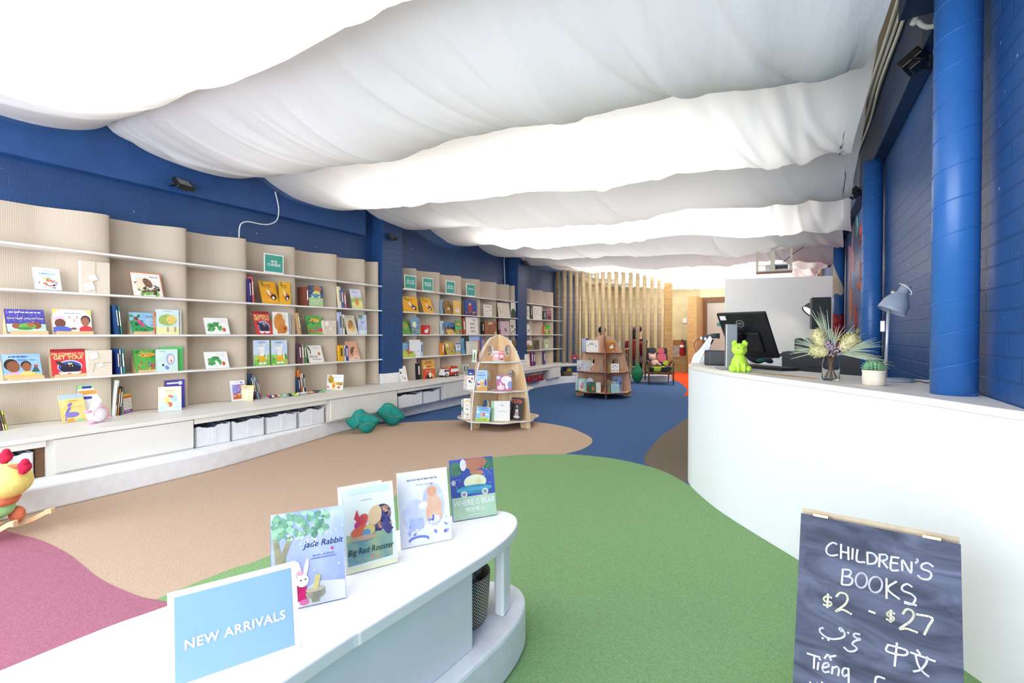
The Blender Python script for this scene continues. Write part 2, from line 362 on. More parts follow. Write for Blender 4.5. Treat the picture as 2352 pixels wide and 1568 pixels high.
def drape(k):
    y0 = 1.93+1.43*(k-1); y1 = y0+1.43; rg = random.Random(100+k)
    fold = [(rg.uniform(-5.3, 0.5), rg.uniform(0.018, 0.09), rg.uniform(-0.02, 0.016), rg.uniform(0.0, 0.55)) for _ in range(44)]
    xl = -5.33+rg.uniform(-0.05, 0.05); xr = (0.31, 0.31, 0.37, 0.47, 0.55, 0.55, 0.54, 0.52, 0.48, 0.45, 0.4)[max(0, min(10, k))]
    damp = 1.0 if k < 7 else 0.8
    def fn(u, v):
        X = xl+(xr-xl)*u
        # hanging profile: steep on the near side, fuller towards the far wire
        s = (4*v*(1-v))**0.62 if v > 0 and v < 1 else 0.0
        s *= 1.0+0.10*math.sin((v-0.5)*PI)
        wob = 0.03*math.sin(X*1.7+k*1.9)+0.02*math.sin(X*4.1+k)
        z = 3.1-0.012*k-sagdepth(X)*damp*s*(1+wob*2.2)
        f = 0.0
        for (cx, wd, am, sl) in fold:
            d = (X-cx-sl*(v-0.5)*1.43)/wd
            if abs(d) < 3: f += am*1.5*math.exp(-abs(d)**1.25*1.2)
        rf = max(0.0, (X+0.6)/1.1)      # gathered more at the loose right-hand end
        f += 0.016*rf*math.sin(X*19+v*3+k)
        z += f*(0.35+s*0.75)
        yy = y0+(y1-y0)*v+f*0.5*s
        Xe = X+(0.035*math.sin(v*5+k) if u > 0.985 else 0)
        return (Xe, yy, z)
    mb = MB(); mb.grid(fn, 300, 30)
    o = mb.build('ceiling_drape', cloth, fixn=False)
    tag(o, 'white cloth ceiling swag '+DR[k], 'drape', 'cloth swags slung across the ceiling')
for k in range(0, 11): drape(k)

# ------------------------------------------------------------------ wavy book walls
BACK = -5.462; FRONT = -5.25
RUN1 = [1.10, 1.944, 2.58, 3.197, 3.809, 4.437, 4.927, 5.175]
RUN2 = [5.615, 6.012, 6.617, 7.241, 7.858, 8.461, 8.963, 9.202]
RUN3 = [9.63, 9.982, 10.571, 11.164]
SH = (0.84, 1.2, 1.558, 1.917); TOP = 2.268; BT = 0.47
def wave(t):
    """depth line of one moulded panel: hollow, then swelling to a rounded edge"""
    if t < 0.40: s = 0.05*(t/0.40)**2
    else:
        q = min(1, (t-0.40)/0.52); s = 0.05+0.95*(q*q*(3-2*q))
    x = BACK+0.008+(-5.312-BACK-0.008)*s
    if t > 0.94: x -= 0.05*(1-math.sqrt(max(0, 1-((t-0.94)/0.06)**2)))
    return x
def panel_x(Y):
    for R in (RUN1, RUN2, RUN3):
        for a, b in zip(R, R[1:]):
            if a <= Y <= b: return wave((Y-a)/(b-a))
    return BACK
groove = mat('beige_grooved_board', '#cdbda6', rough=0.6, noise=0.0)
_n = groove.node_tree.nodes; _l = groove.node_tree.links
_g = _n.new('ShaderNodeNewGeometry'); _w = _n.new('ShaderNodeTexWave'); _w.bands_direction = 'Y'; _w.inputs['Scale'].default_value = 24; _w.inputs['Distortion'].default_value = 0.2
_l.new(_g.outputs['Position'], _w.inputs['Vector']); _b = _n.new('ShaderNodeBump'); _b.inputs['Strength'].default_value = 0.12; _b.inputs['Distance'].default_value = 0.004
_l.new(_w.outputs['Fac'], _b.inputs['Height']); _l.new(_b.outputs[0], _n['Principled BSDF'].inputs['Normal'])
_r = _n.new('ShaderNodeValToRGB'); _r.color_ramp.elements[0].color = (*[v*0.95 for v in srgb('#c8b8a3')], 1); _r.color_ramp.elements[1].color = (*srgb('#ccbda8'), 1)
_l.new(_w.outputs['Fac'], _r.inputs[0]); _l.new(_r.outputs[0], _n['Principled BSDF'].inputs['Base Color'])
shelfW = mat('white_shelf_edge', '#f3f0ec', rough=0.4, noise=0.02)
def bookcase(R, label, extra=0.0):
    t = thing('wavy_bookcase', label, 'bookcase', (BACK, R[0], BT))
    for a, b in zip(R, R[1:]):
        w_ = b-a; n = 40 if w_ > 0.45 else 18
        fr = [(wave(i/n), a+w_*i/n) for i in range(n+1)]
        last = b == R[-1]
        if last: fr.append((BACK+0.004, b))
        else: fr += [(BACK+0.002, b)]
        bk = [(BACK-0.001, b), (BACK-0.001, a)]
        mb = MB(); mb.prism([(x-BACK, y-R[0]) for x, y in fr+bk], 0.0015, TOP-BT, smooth=True)
        o = mb.build('back_panel', groove, t)
        m = o.modifiers.new('edge', 'EDGE_SPLIT'); m.split_angle = 0.7
    for z in SH:
        mb = MB(); mb.box(0, FRONT-BACK, 0.0, R[-1]-R[0]+0.004, z-BT-0.018, z-BT)
        if extra:
            y1 = R[-1]-R[0]; mb.prism([(0.02, y1), (FRONT-BACK, y1), (FRONT-BACK+0.03, y1+extra*0.7), (FRONT-BACK, y1+extra), (0.1, y1+extra*0.8)], z-BT-0.018, z-BT)
        mb.build('shelf', shelfW, t, bevel=0.003)
    return t
bookcase(RUN1, 'beige wavy-backed bookcase nearest the camera, seven bays up to the first blue pillar')
bookcase(RUN2, 'beige wavy-backed bookcase between the two blue pillars')
bookcase(RUN3, 'beige wavy-backed bookcase of three bays beside the cardboard tube screen', 0.42)

# ------------------------------------------------------------------ storage bench under the book walls
BE = [(-4.62, -1.0), (-4.634, 1.06), (-4.65, 1.635), (-4.645, 2.4), (-4.69, 3.8), (-4.70, 4.64), (-4.715, 5.54), (-4.765, 6.49), (-4.80, 8.63), (-4.86, 9.9), (-4.86, 10.5), (-4.70, 11.1), (-4.35, 11.42), (-3.9, 11.7)]
bes = smooth_pts([(a, b, 0) for a, b in BE], 6)
def bex(Y):
    for p, q in zip(bes, bes[1:]):
        if p.y <= Y <= q.y: return p.x+(q.x-p.x)*(Y-p.y)/max(1e-6, q.y-p.y)
    return bes[-1].x
benchM = mat('bench_cream_laminate', '#ebe8e2', rough=0.42, noise=0.02, scale=6)
bench = thing('storage_bench', 'long cream storage bench top running under all the bookcases', 'bench', (-5.0, 1.0, 0.17))
def rel(pts, o=bench): return [(x-o.location.x, y-o.location.y) for x, y in pts]
mb = MB(); mb.prism(rel([(p.x, p.y) for p in bes]+[(-3.95, 11.78), (-4.42, 11.56), (-4.72, 11.70), (-5.2, 11.64), (-5.475, 11.6), (-5.475, -1.0)]), 0.268, 0.2985)
mb.build('bench_top', benchM, bench, bevel=0.005)
def yb(x, y=960):   # along the bench front at pixel column x
    X = -4.66
    for _ in range(6):
        Y = onx(x, y, X).y; X = bex(Y)-0.02
    return Y
def strip(ya, yb_, off, depth):
    n = max(2, int((yb_-ya)/0.12)); fr = [(bex(ya+(yb_-ya)*i/n)-off, ya+(yb_-ya)*i/n) for i in range(n+1)]
    return fr+[(x-depth, y) for x, y in fr[::-1]]
cabs = [(105, 445, 'the long one nearest the camera'), (752, 912, 'the one behind the teal cushions'), (1018, 1190, 'the one partly behind the near rocket shelf'), (1262, 1287, 'short one beside the toy basket')]
opens = [(-200, 104), (446, 751), (913, 1017), (1191, 1261), (1288, 1420)]
for a, b, lb in cabs:
    ya, y2 = yb(a), yb(b)
    t = thing('bench_cabinet', 'closed cream bench cupboard, '+lb, 'cabinet', (-4.7, ya, 0.17), group='closed cupboards of the storage bench')
    P = [(x+4.7, y-ya) for x, y in strip(ya+0.002, y2-0.002, 0.030, 0.55)]
    mb = MB(); mb.prism(P, 0.001, 0.266); mb.build('body', benchM, t)
    P = [(x+4.7, y-ya) for x, y in strip(ya+0.045, y2-0.006, 0.012, 0.017)]
    mb = MB(); mb.prism(P, 0.018, 0.262); mb.build('door', benchM, t, bevel=0.002)
for a, b in opens:
    ya, y2 = yb(a), yb(b)
    if a < 0: ya = -0.98
    if a == 1288: y2 = 11.55
    mb = MB(); mb.prism(rel(strip(ya, y2, 0.014, 0.02)), 0.222 if a != 1288 else 0.25, 0.266); mb.build('lintel', benchM, bench)

# fabric storage boxes
fabW = mat('white_nonwoven_fabric', '#e9ebef', rough=0.85, noise=0.04, scale=40, bump=0.15)
lining = mat('grey_box_contents', '#9aa2b4', rough=0.9, noise=0.4, scale=14, stretch=(1, 6, 1))
def fabric_box(a, b, h, label, seed):
    ya, y2 = yb(a)+0.006, yb(b)-0.006; rg = random.Random(seed); X1 = bex((ya+y2)/2)-0.03; d = 0.42; ln = y2-ya
    ang = math.atan2(-(bex(y2)-bex(ya)), y2-ya)
    t = thing('fabric_storage_box', label, 'storage box', (X1, ya, 0.1715), ang, 'white fabric boxes in the storage bench')
    mb = MB(); th = 0.008
    def edge(v): return h+0.010*math.sin(v*9+seed)+rg.uniform(-0.006, 0.006)
    for (x0, y0, x1, y1) in ((0, 0, 0, ln), (0, ln, -d, ln), (-d, ln, -d, 0), (-d, 0, 0, 0)):
        n = 16; dx, dy = (x1-x0)/n, (y1-y0)/n; nx, ny = (-(y1-y0), x1-x0); q = math.hypot(nx, ny); nx, ny = nx/q*th, ny/q*th
        zs = [edge(i/n) for i in range(n+1)]
        for i in range(n):
            p0 = (x0+dx*i, y0+dy*i); p1 = (x0+dx*(i+1), y0+dy*(i+1)); z0, z1 = zs[i], zs[i+1]
            vs = [(p0[0], p0[1], 0), (p1[0], p1[1], 0), (p1[0]+nx, p1[1]+ny, 0), (p0[0]+nx, p0[1]+ny, 0), (p0[0], p0[1], z0), (p1[0], p1[1], z1), (p1[0]+nx, p1[1]+ny, z1), (p0[0]+nx, p0[1]+ny, z0)]
            mb.add(vs, [(0, 3, 2, 1), (4, 5, 6, 7), (0, 1, 5, 4), (2, 3, 7, 6), (1, 2, 6, 5), (3, 0, 4, 7)])
    mb.box(-d, 0, 0, ln, 0, 0.006)
    for q in (0.52,): mb.box(0.0, 0.004, ln*q-0.02, ln*q+0.02, 0.02, h-0.02)
    mb.build('box_shell', fabW, t)
    mb = MB(); mb.grid(lambda u, v: (-0.012-u*(d-0.024), 0.012+v*(ln-0.024), h*0.86+0.018*math.sin(v*40+seed)*math.sin(u*3)+0.02*math.sin(v*7+seed)+u*0.02), 8, 40)
    mb.build('paper_contents', lining, t)
for i, (a, b, h, lb) in enumerate(((-60, 79, 0.185, 'white fabric box beside the rocking toy in the bench bay nearest the camera'), (449, 532, 0.175, 'white fabric box at the near end of the row of four in the bench'), (533, 610, 0.175, 'second white fabric box from the near end of the row of four'),
        (612, 685, 0.175, 'third white fabric box from the near end of the row of four'), (687, 748, 0.18, 'white fabric box at the far end of the row of four'),
        (916, 972, 0.17, 'white fabric box behind the far teal cushion, nearer of a pair'), (974, 1013, 0.17, 'white fabric box of a pair in the bench, the one nearer the rocket shelf'))):
    fabric_box(a, b, h, lb, i)
# brown folder box standing at the end of the first open bay
ya = yb(83.5); t = thing('cardboard_file_box', 'brown cardboard file box standing upright at the end of the near bench bay', 'box', (bex(ya)-0.06, ya, 0.1705))
mb = MB(); mb.box(-0.4, 0, 0.0, 0.05, 0, 0.225); mb.build('carton', mat('brown_card', '#7c5a3c', noise=0.15), t, bevel=0.003)
mb = MB(); mb.box(-0.402, 0.003, -0.003, 0.053, 0.21, 0.229); mb.build('lid', mat('brown_card', '#7c5a3c'), t, bevel=0.002)
# ------------------------------------------------------------------ books
ROWZ = {'A': 1.917, 'B': 1.558, 'C': 1.2, 'D': 0.84, 'E': 0.4685}
pageM = mat('book_pages', '#f3efe4', rough=0.8, noise=0.06, scale=80)
TWO = {}
def cmat(c):
    return c if not isinstance(c, (str, tuple)) else (flat(c) if isinstance(c, str) else wash(*c))
def art_meshes(art, w, h, y, root, seed=0):
    """printed pictures and lettering as thin layers on the front board"""
    A = MB(); am = []; T = MB(); tm = []; lay = 0; rg = random.Random(seed)
    def mi(lst, c):
        m = cmat(c)
        if m not in lst: lst.append(m)
        return lst.index(m)
    def pt(u, v): return (max(-w/2+0.001, min(w/2-0.001, (u-0.5)*w)), max(0.001, min(h-0.001, v*h)))
    for it in art:
        k = it[0]; lay += 1; yy = y-0.00025-0.00012*lay
        if k == 'e':
            _, cu, cv, ru, rv, c = it[:6]; a0 = it[6] if len(it) > 6 else 0
            P = []
            for i in range(22):
                a = 2*PI*i/22; x, z = ru*w*math.cos(a), rv*h*math.sin(a); ca, sa = math.cos(a0), math.sin(a0)
                q = (((cu-0.5)*w+x*ca-z*sa)/w+0.5, (cv*h+x*sa+z*ca)/h); p = pt(*q); P.append((p[0], yy, p[1]))
            A.poly(P, mi(am, c))
        elif k == 'r':
            _, u0, v0, u1, v1, c = it; (x0, z0), (x1, z1) = pt(u0, v0), pt(u1, v1)
            A.poly([(x0, yy, z0), (x1, yy, z0), (x1, yy, z1), (x0, yy, z1)], mi(am, c))
        elif k == 'p':
            A.poly([(pt(*q)[0], yy, pt(*q)[1]) for q in it[1]], mi(am, it[2]))
        elif k == 's':      # scattered blobs
            _, n, u0, v0, u1, v1, r0, r1, cs = it
            for i in range(n):
                cu, cv, r = rg.uniform(u0, u1), rg.uniform(v0, v1), rg.uniform(r0, r1); q = rg.uniform(0.6, 1.4); a1 = rg.uniform(0, PI)
                P = []
                for t in range(9):
                    a = 2*PI*t/9; rr = r*rg.uniform(0.75, 1.2); x, z = rr*h*math.cos(a)*q, rr*h*math.sin(a)/q
                    p = pt(cu+(x*math.cos(a1)-z*math.sin(a1))/w, cv+(x*math.sin(a1)+z*math.cos(a1))/h); P.append((p[0], yy-0.00001*i, p[1]))
                A.poly(P, mi(am, cs[i % len(cs)]))
        elif k == 'l':      # an unreadable line of small print
            _, cu, cv, ln, th, c = it; x = (cu-0.5)*w-ln*w/2; e = x+ln*w
            while x < e-0.001:
                q = min(e-x, th*h*rg.uniform(1.0, 3.2)); A.poly([(x, yy, cv*h), (x+q, yy, cv*h), (x+q, yy, cv*h+th*h), (x, yy, cv*h+th*h)], mi(am, c)); x += q+th*h*0.6
        elif k == 't':
            _, txt, cu, cv, sz, c = it[:6]; a0 = it[6] if len(it) > 6 else 0; bd = it[7] if len(it) > 7 else 0; sh = it[8] if len(it) > 8 else 0
            vs, fs = text_geo(txt, sz*h, 0, bd, sh); ca, sa = math.cos(a0), math.sin(a0)
            hw = max(abs(q[0]) for q in vs); k_ = min(1.0, 0.94*w*min(cu, 1-cu)/hw) if abs(a0) < .3 else 1.0
            T.add([((cu-0.5)*w+x*k_*ca-z*sa, yy, cv*h+x*k_*sa+z*ca) for x, _y, z in vs], fs, mi(tm, c))
    if A.v: A.build('cover_art', am, root, fixn=False)
    if T.v: T.build('title', tm, root, fixn=False)
def book(label, M, w, h, t, cover, art=(), spine=None, group=None, name='picture_book', cat='book', seed=0):
    bt = min(0.0025, t*0.22); mb = MB()
    mb.box(-w/2, w/2, -t, -t+bt, 0, h, 0); mb.box(-w/2, w/2, -bt, 0, 0, h, 1); mb.box(-w/2, -w/2+bt, -t, 0, 0, h, 1)
    o = mb.build(name, [cmat(cover), cmat(spine or cover)]); o.matrix_world = M
    p = MB(); e = min(0.003, w*0.05); p.box(-w/2+bt, w/2-e, -t+bt, -bt, e, h-e); p.build('page_block', pageM, o)
    if art: art_meshes(art, w, h, -t, o, seed)
    return tag(o, label, cat, group)
def RZ(a): return Matrix.Rotation(a, 4, 'Z')
def RXm(a): return Matrix.Rotation(a, 4, 'X')
def RYm(a): return Matrix.Rotation(a, 4, 'Y')
def TR(x, y, z): return Matrix.Translation((x, y, z))
beech = woodmat('beech_ply', '#d9b585', '#e3c79c', scale=(3, 3, 12))
def wall_book(x0, x1, yt, row, label, cover, art=(), t=0.012, lean=None, spine=None, stand=None, Xf=-5.257, dz=0.0, group=None, hm=None, yb_=768, name='picture_book', cat='book', roll=0):
    z = ROWZ[row]+0.0006+dz
    if stand: Xf -= 0.016
    Y0, Y1 = onx(x0, yb_, Xf).y, onx(x1, yb_, Xf).y; w = Y1-Y0; ym = (Y0+Y1)/2
    px = max(panel_x(Y0+w*i/6) for i in range(7)); mx = math.radians(19)
    if hm: px = min(px, hm)
    ln = math.radians(lean) if lean is not None else mx
    for _ in range(4):
        Xt = Xf-t-0.25*math.sin(ln)
        h = (onx((x0+x1)/2, yt, Xt).z-z)/math.cos(ln)
        if lean is None: ln = min(mx, math.asin(max(0.02, min(0.9, (Xf-t-px-0.004)/max(0.05, h)))))
    if stand: ln = min(math.radians(21), math.asin(max(.05, (Xf-t-px-0.018)/h))); z += 0.014
    M = TR(Xf-t*math.cos(ln), ym, z) @ RZ(PI/2) @ RXm(-ln) @ RYm(roll)
    o = book(label, M, w, h, t, cover, art, spine, group, name, cat, seed=int(x0*7+yt))
    if stand:
        # plywood display wedge with a lip
        s = thing('book_display_stand', stand, 'book stand', (Xf, Y0-0.012, ROWZ[row]+0.0006), 0, 'plywood display stands')
        mb = MB(); sn, cs_ = math.sin(ln), math.cos(ln); b0 = -t/cs_-0.004
        q = min(h*0.78, max(0.03, (Xf+b0-px-0.017)*cs_/sn)); dp = min(0.10, Xf+b0-px-0.006)
        mb.prism([(b0, 0.0), (b0-q*sn/cs_*0.97, q*0.97), (b0-q*sn/cs_*0.97-0.012, q*0.97), (b0-dp, 0.0)], 0.012, w+0.0, fn=lambda u, v, k: (u, k, v))
        mb.build('wedge', beech, s)
        mb = MB(); mb.box(b0, 0.006, 0.03, w+0.02, 0, 0.0135); mb.box(0.002, 0.008, 0.03, w+0.02, 0, 0.028); mb.build('lip', beech, s, bevel=0.0015)
    return o
def spines(lst, row, group=None, Xf=-5.262, dw=0.17, lean=4.0, yb_=768):
    """books shelved spine outwards: (x0, x1, ytop, colour, label[, art])"""
    for it in lst:
        x0, x1, yt, c, lb = it[:5]; z = ROWZ[row]+0.0006
        ln = it[5] if len(it) > 5 else lean
        Y0, Y1 = onx(x0, yb_, Xf).y, onx(x1, yb_, Xf).y; t = max(0.004, (Y1-Y0)*0.95)
        h = (onx((x0+x1)/2, yt, Xf).z-z)
        px = max(panel_x(Y0), panel_x(Y1), panel_x(Y1+0.02)); w = min(dw, max(0.03, Xf-px-0.006)); a = math.radians(ln); h /= math.cos(a)
        Y0 += h*0.5*math.sin(a); Y1 += h*0.5*math.sin(a)
        M = TR(Xf-w/2, Y0, z) @ RZ(PI) @ RXm(-a) if a >= 0 else TR(Xf-w/2, Y1, z) @ RZ(PI) @ RXm(-a) @ TR(0, t, 0)
        o = book(lb, M, w, h, t, c, (), c, group)
        # spine lettering strip
        mb = MB(); bt = -w/2-0.0004; mb.poly([(bt, -t*0.72, h*0.3), (bt, -t*0.28, h*0.3), (bt, -t*0.28, h*0.82), (bt, -t*0.72, h*0.82)])
        mb.build('spine_lettering', flat('#f4f0e6' if sum(srgb(c)) < 1.2 else '#4a4038'), o, fixn=False)

TIG = [('e', .62, .36, .30, .16, '#e0822c', -.55), ('e', .72, .3, .17, .14, '#33251f', -.4), ('p', [(.36, .62), (.44, .42), (.6, .36), (.5, .6)], '#f7f2e4'), ('e', .70, .26, .08, .07, '#f4ede0'), ('p', [(.08, .98), (.3, .98), (.2, .72)], '#8f9a2c'), ('l', .42, .82, .5, .03, '#3a2b12'), ('l', .45, .74, .4, .025, '#3a2b12')]
GETU = [('r', .0, .90, 1, 1, '#9c1f2e'), ('t', "I'M COMING TO", .5, .80, .13, '#f4ea9c', 0, .012), ('t', 'GET YOU!', .5, .67, .19, '#f4ea9c', 0, .02), ('e', .53, .33, .36, .25, '#b9c6e2'), ('e', .53, .31, .33, .22, '#3f4f9c'), ('e', .55, .25, .30, .16, '#1d2036'), ('e', .30, .42, .2, .06, '#352c3c', -.6), ('e', .55, .35, .13, .13, '#211c2b'), ('s', 6, .47, .42, .65, .46, .015, .03, ['#d7e6a8']), ('e', .52, .34, .02, .02, '#e05080'), ('e', .6, .35, .02, .02, '#e8e8f0'), ('p', [(.2, .08), (.35, .02), (.5, .1), (.65, .02), (.85, .09), (.85, .13), (.2, .13)], '#eef0f4')]
JUN = [('s', 26, .05, .55, .95, .96, .03, .09, ['#2f9a50', '#1f7d44', '#7cc04c', '#49b06a']), ('e', .5, .76, .34, .11, '#f0a23c'), ('e', .5, .76, .26, .07, '#f6b95a'), ('l', .5, .76, .36, .02, '#b0381c'), ('s', 16, .08, .08, .92, .42, .03, .075, ['#e0552c', '#d9366c', '#e88a3c', '#c02c40', '#f0c040']), ('e', .55, .3, .07, .08, '#3c50b0'), ('e', .55, .3, .03, .035, '#f0d050'), ('e', .8, .25, .12, .1, '#d83a78')]
LEAF = [('l', .72, .86, .36, .02, '#b9c2c0'), ('l', .76, .76, .3, .02, '#b9c2c0'), ('s', 30, .14, .24, .36, .6, .06, .10, ['#3f9a55', '#58b060', '#2f7f48', '#6cb86c']), ('s', 16, .34, .52, .56, .66, .06, .09, ['#3f9a55', '#58b060', '#2f7f48']), ('s', 12, .54, .22, .66, .5, .05, .08, ['#58b060', '#3f9a55']), ('e', .77, .28, .07, .12, '#d9432c'), ('e', .75, .30, .015, .03, '#e8d24a')]
RAB = [('r', 0, 0, 1, .42, ('#7fc24a', '#b6dd6c', 14)), ('s', 22, .03, .05, .97, .42, .03, .07, ['#3f9a48', '#86c850', '#e6c860']), ('e', .66, .80, .05, .09, '#fbf6ee', -.2), ('e', .35, .70, .12, .035, '#fbf6ee', .35), ('e', .52, .63, .17, .11, '#fdfbf6'), ('e', .30, .60, .035, .1, '#fbf6ee'), ('e', .52, .46, .16, .09, '#fdfbf6'), ('r', .33, .17, .70, .38, '#f5b820'), ('e', .78, .36, .045, .13, '#fbf6ee'), ('e', .42, .10, .11, .045, '#fdfbf6'), ('e', .66, .10, .11, .045, '#fdfbf6'), ('t', 'KUDDO', .52, .90, .075, '#3c4a6c', 0, .008), ('e', .46, .64, .015, .012, '#40352c'), ('e', .58, .64, .015, .012, '#40352c')]
KIDS = [('e', .22, .55, .19, .25, '#2b1d1b'), ('e', .27, .47, .17, .24, '#8a5236'), ('e', .60, .52, .14, .18, '#2b1d1b'), ('e', .61, .44, .12, .19, '#9a5c3c'), ('e', .3, .1, .3, .14, '#e0a9c4'), ('e', .62, .14, .2, .12, '#f2cf7a'), ('p', [(.72, .22), (.95, .22), (.88, .46), (.82, .46)], '#3d5a55'), ('e', .86, .48, .06, .05, '#c04a3c'), ('r', 0, 0, 1, .12, '#e4c05c')]
# ---- nearest bookcase, second row
wall_book(83, 144, 619, 'B', "pale blue square book with a patchwork figure, alone on the nearest bookcase's second row", ('#dceefb', '#eef7fd'), [('l', .53, .86, .3, .02, '#8aa6c0'), ('t', "ELMER'S DAY", .52, .73, .095, '#4a82b4', 0, .006), ('l', .52, .66, .26, .02, '#8aa6c0'), ('s', 14, .35, .38, .62, .52, .035, .05, ['#e8503c', '#f4d850', '#7fb8e0', '#e878b0', '#7cc46c', '#f08a3c']), ('r', .32, .24, .46, .32, '#f07a3c'), ('r', .42, .20, .47, .26, '#1c1c24'), ('r', .48, .16, .68, .21, '#e45a5a'), ('r', .68, .18, .76, .26, '#15241c'), ('r', .76, .22, .86, .30, '#f09ac0'), ('r', .68, .08, .76, .12, '#15241c'), ('r', .3, .10, .42, .14, '#f2a09a'), ('r', .56, .08, .68, .13, '#a8d0f0'), ('e', .17, .30, .02, .06, '#c060a0', -.4), ('s', 10, .62, .30, .84, .46, .03, .05, ['#9ad08c', '#8aa0dc', '#f4e070', '#e45a5a', '#b8a0e0'])], t=.02)
wall_book(308, 378, 628, 'B', 'white book with an orange border and spotted big cat, second row of the nearest bookcase', '#f6f3ec', [('r', 0, .96, 1, 1, '#e0732c'), ('r', .965, 0, 1, 1, '#e0732c'), ('e', .3, .5, .2, .28, '#efe6cc'), ('e', .52, .55, .13, .22, '#8a6a50', .5), ('s', 22, .42, .4, .62, .72, .012, .02, ['#3a2a22']), ('s', 26, .2, .12, .85, .34, .04, .07, ['#4a4030', '#6a5a3c', '#2f2a22', '#7b7a4a', '#8a7a5c']), ('s', 14, .2, .04, .9, .15, .04, .07, ['#6fb04c', '#8cc46a']), ('e', .12, .55, .05, .02, '#4a3a30', .5), ('l', .75, .8, .3, .03, '#8a8078'), ('e', .8, .42, .12, .03, '#6a6058', -.5)], t=.010, spine='#e0732c')
spines([(574, 578, 640, '#2c2c6c', 'dark blue book spine in the pair left of the two tiger books'), (579, 584, 636, '#d8606c', 'red and white book spine in the pair left of the two tiger books')], 'B', lean=3)
wall_book(604, 643, 648, 'B', 'yellow tiger picture book in front of its twin, nearest bookcase', '#f2ae1e', TIG, t=.008)
wall_book(642.5, 668.5, 648, 'B', 'yellow tiger picture book standing behind its twin, nearest bookcase', '#f0b422', [(a if a[0] in 'l' else a) for a in TIG], t=.008, lean=3)
spines([(704, 710, 658, '#8a4c3c', 'brown patterned book spine beside the dark blue car book')], 'B', lean=1)
CAR = [('r', 0, 0, 1, .42, '#b4d49a'), ('e', .35, .85, .2, .1, '#3c6a50'), ('e', .62, .86, .28, .16, '#b87250'), ('e', .55, .64, .27, .12, '#e8d87a'), ('e', .5, .52, .42, .085, '#4a9ab4'), ('e', .25, .46, .075, .05, '#e8e8dc'), ('e', .72, .46, .075, .05, '#e8e8dc'), ('s', 12, .02, .6, .98, .95, .008, .012, ['#e8eef8'])]
wall_book(710.5, 743, 657, 'B', 'dark blue book with a teal car and brown bear, nearest bookcase', ('#28406c', '#3a4c84'), CAR+[('t', 'WHERE IS BEAR', .5, .27, .075, '#f4f8ec', 0, .01), ('l', .5, .14, .3, .03, '#f4f8ec')], t=.012, lean=3)
spines([(779.5, 784, 658, '#f0e6cc', 'cream book spine, nearest of three left of the pale meadow book'), (784.5, 790, 664, '#4c6ab0', 'blue book spine in the middle of three left of the pale meadow book'), (790.5, 796, 672, '#c8707c', 'rose book spine, last of three left of the pale meadow book')], 'B', lean=5)
wall_book(810, 835, 665, 'B', 'small pale book with a green meadow and pink animal near the first pillar', ('#cfd8f0', '#e4e8f6'), [('p', [(0, 0), (1, 0), (1, .55), (.5, .48), (0, .62)], '#e8e890'), ('p', [(0, .5), (1, .6), (1, .42), (0, .3)], '#a8cc70'), ('e', .5, .35, .16, .2, '#e0905c'), ('l', .5, .82, .5, .03, '#5a6a9c')], t=.008)
# ---- third row
wall_book(17, 108, 715, 'C', 'purple starry night book showing two sleeping otters on a display stand', ('#4a44a4', '#564cb0'), [('s', 60, .02, .45, .98, .95, .006, .014, ['#eef0fc']), ('r', 0, 0, 1, .36, ('#cfe4dc', '#a8d0b4', 9)), ('l', .5, .84, .8, .05, '#eef0fc'), ('t', 'Good Night, Little Sea Otter', .5, .60, .10, '#f4f0a8', 0, .008), ('e', .25, .27, .12, .12, '#9a5c3a'), ('e', .75, .30, .13, .16, '#8a4c30'), ('e', .52, .26, .22, .14, '#6fb04c'), ('e', .6, .33, .09, .1, '#a8683f'), ('e', .45, .16, .2, .06, '#4a8a3c')], t=.010, stand='plywood display stand holding the purple night book')
wall_book(123, 212, 716, 'C', 'white landscape book showing a grandmother and girl with red letters, on a display stand', '#f6f3ee', [('p', [(0, 1), (.2, 1), (0, .8)], '#f4d878'), ('p', [(.8, 1), (1, 1), (1, .7)], '#f6e08c'), ('e', .16, .58, .15, .13, '#ecc4d8'), ('e', .18, .40, .14, .19, '#7a4c3a'), ('e', .2, .12, .26, .16, '#5a6ac0'), ('e', .84, .55, .13, .2, '#3a2a28'), ('e', .83, .48, .11, .2, '#a8705a'), ('e', .84, .13, .18, .17, '#d8404c'), ('e', .52, .17, .08, .05, '#8a5a44'), ('t', "G", .42, .66, .14, '#c02c38', 0, .01), ('t', "S", .62, .66, .14, '#c02c38', 0, .01), ('t', "S", .54, .52, .14, '#c02c38', 0, .01), ('l', .5, .82, .4, .03, '#8a98b0')], t=.010, stand='plywood display stand holding the white landscape book')
spines([(268, 273, 700, '#1f4a7c', 'dark blue spine, taller of two beside the flying girl book'), (273.8, 279, 703, '#3f8a78', 'white and green spine beside the flying girl book')], 'C', lean=5)
wall_book(303, 374, 722, 'C', 'blue landscape book with a girl in pink flying over a green dragon', ('#8ec4ec', '#a8d4f2'), [('s', 26, .02, .1, .5, .9, .05, .09, ['#2f8a5a', '#4aa86c', '#237a4c']), ('p', [(0, 0), (.35, 0), (.9, .18), (.5, .34), (.1, .6), (0, .6)], '#3a9a5c'), ('e', .3, .52, .07, .3, '#d84a8c', .7), ('e', .22, .7, .05, .08, '#6a4030'), ('t', 'AL', .93, .8, .12, '#20306c'), ('l', .7, .78, .3, .03, '#3a5a94'), ('l', .75, .62, .4, .03, '#e8ecb0'), ('l', .78, .36, .3, .02, '#4a72a8')], t=.010, stand='plywood display stand holding the blue dragon book')
spines([(356, 358.5, 717, '#e4823c', 'orange spine edge behind the pale book with the yellow-green ball')], 'C', lean=0, dw=.03)
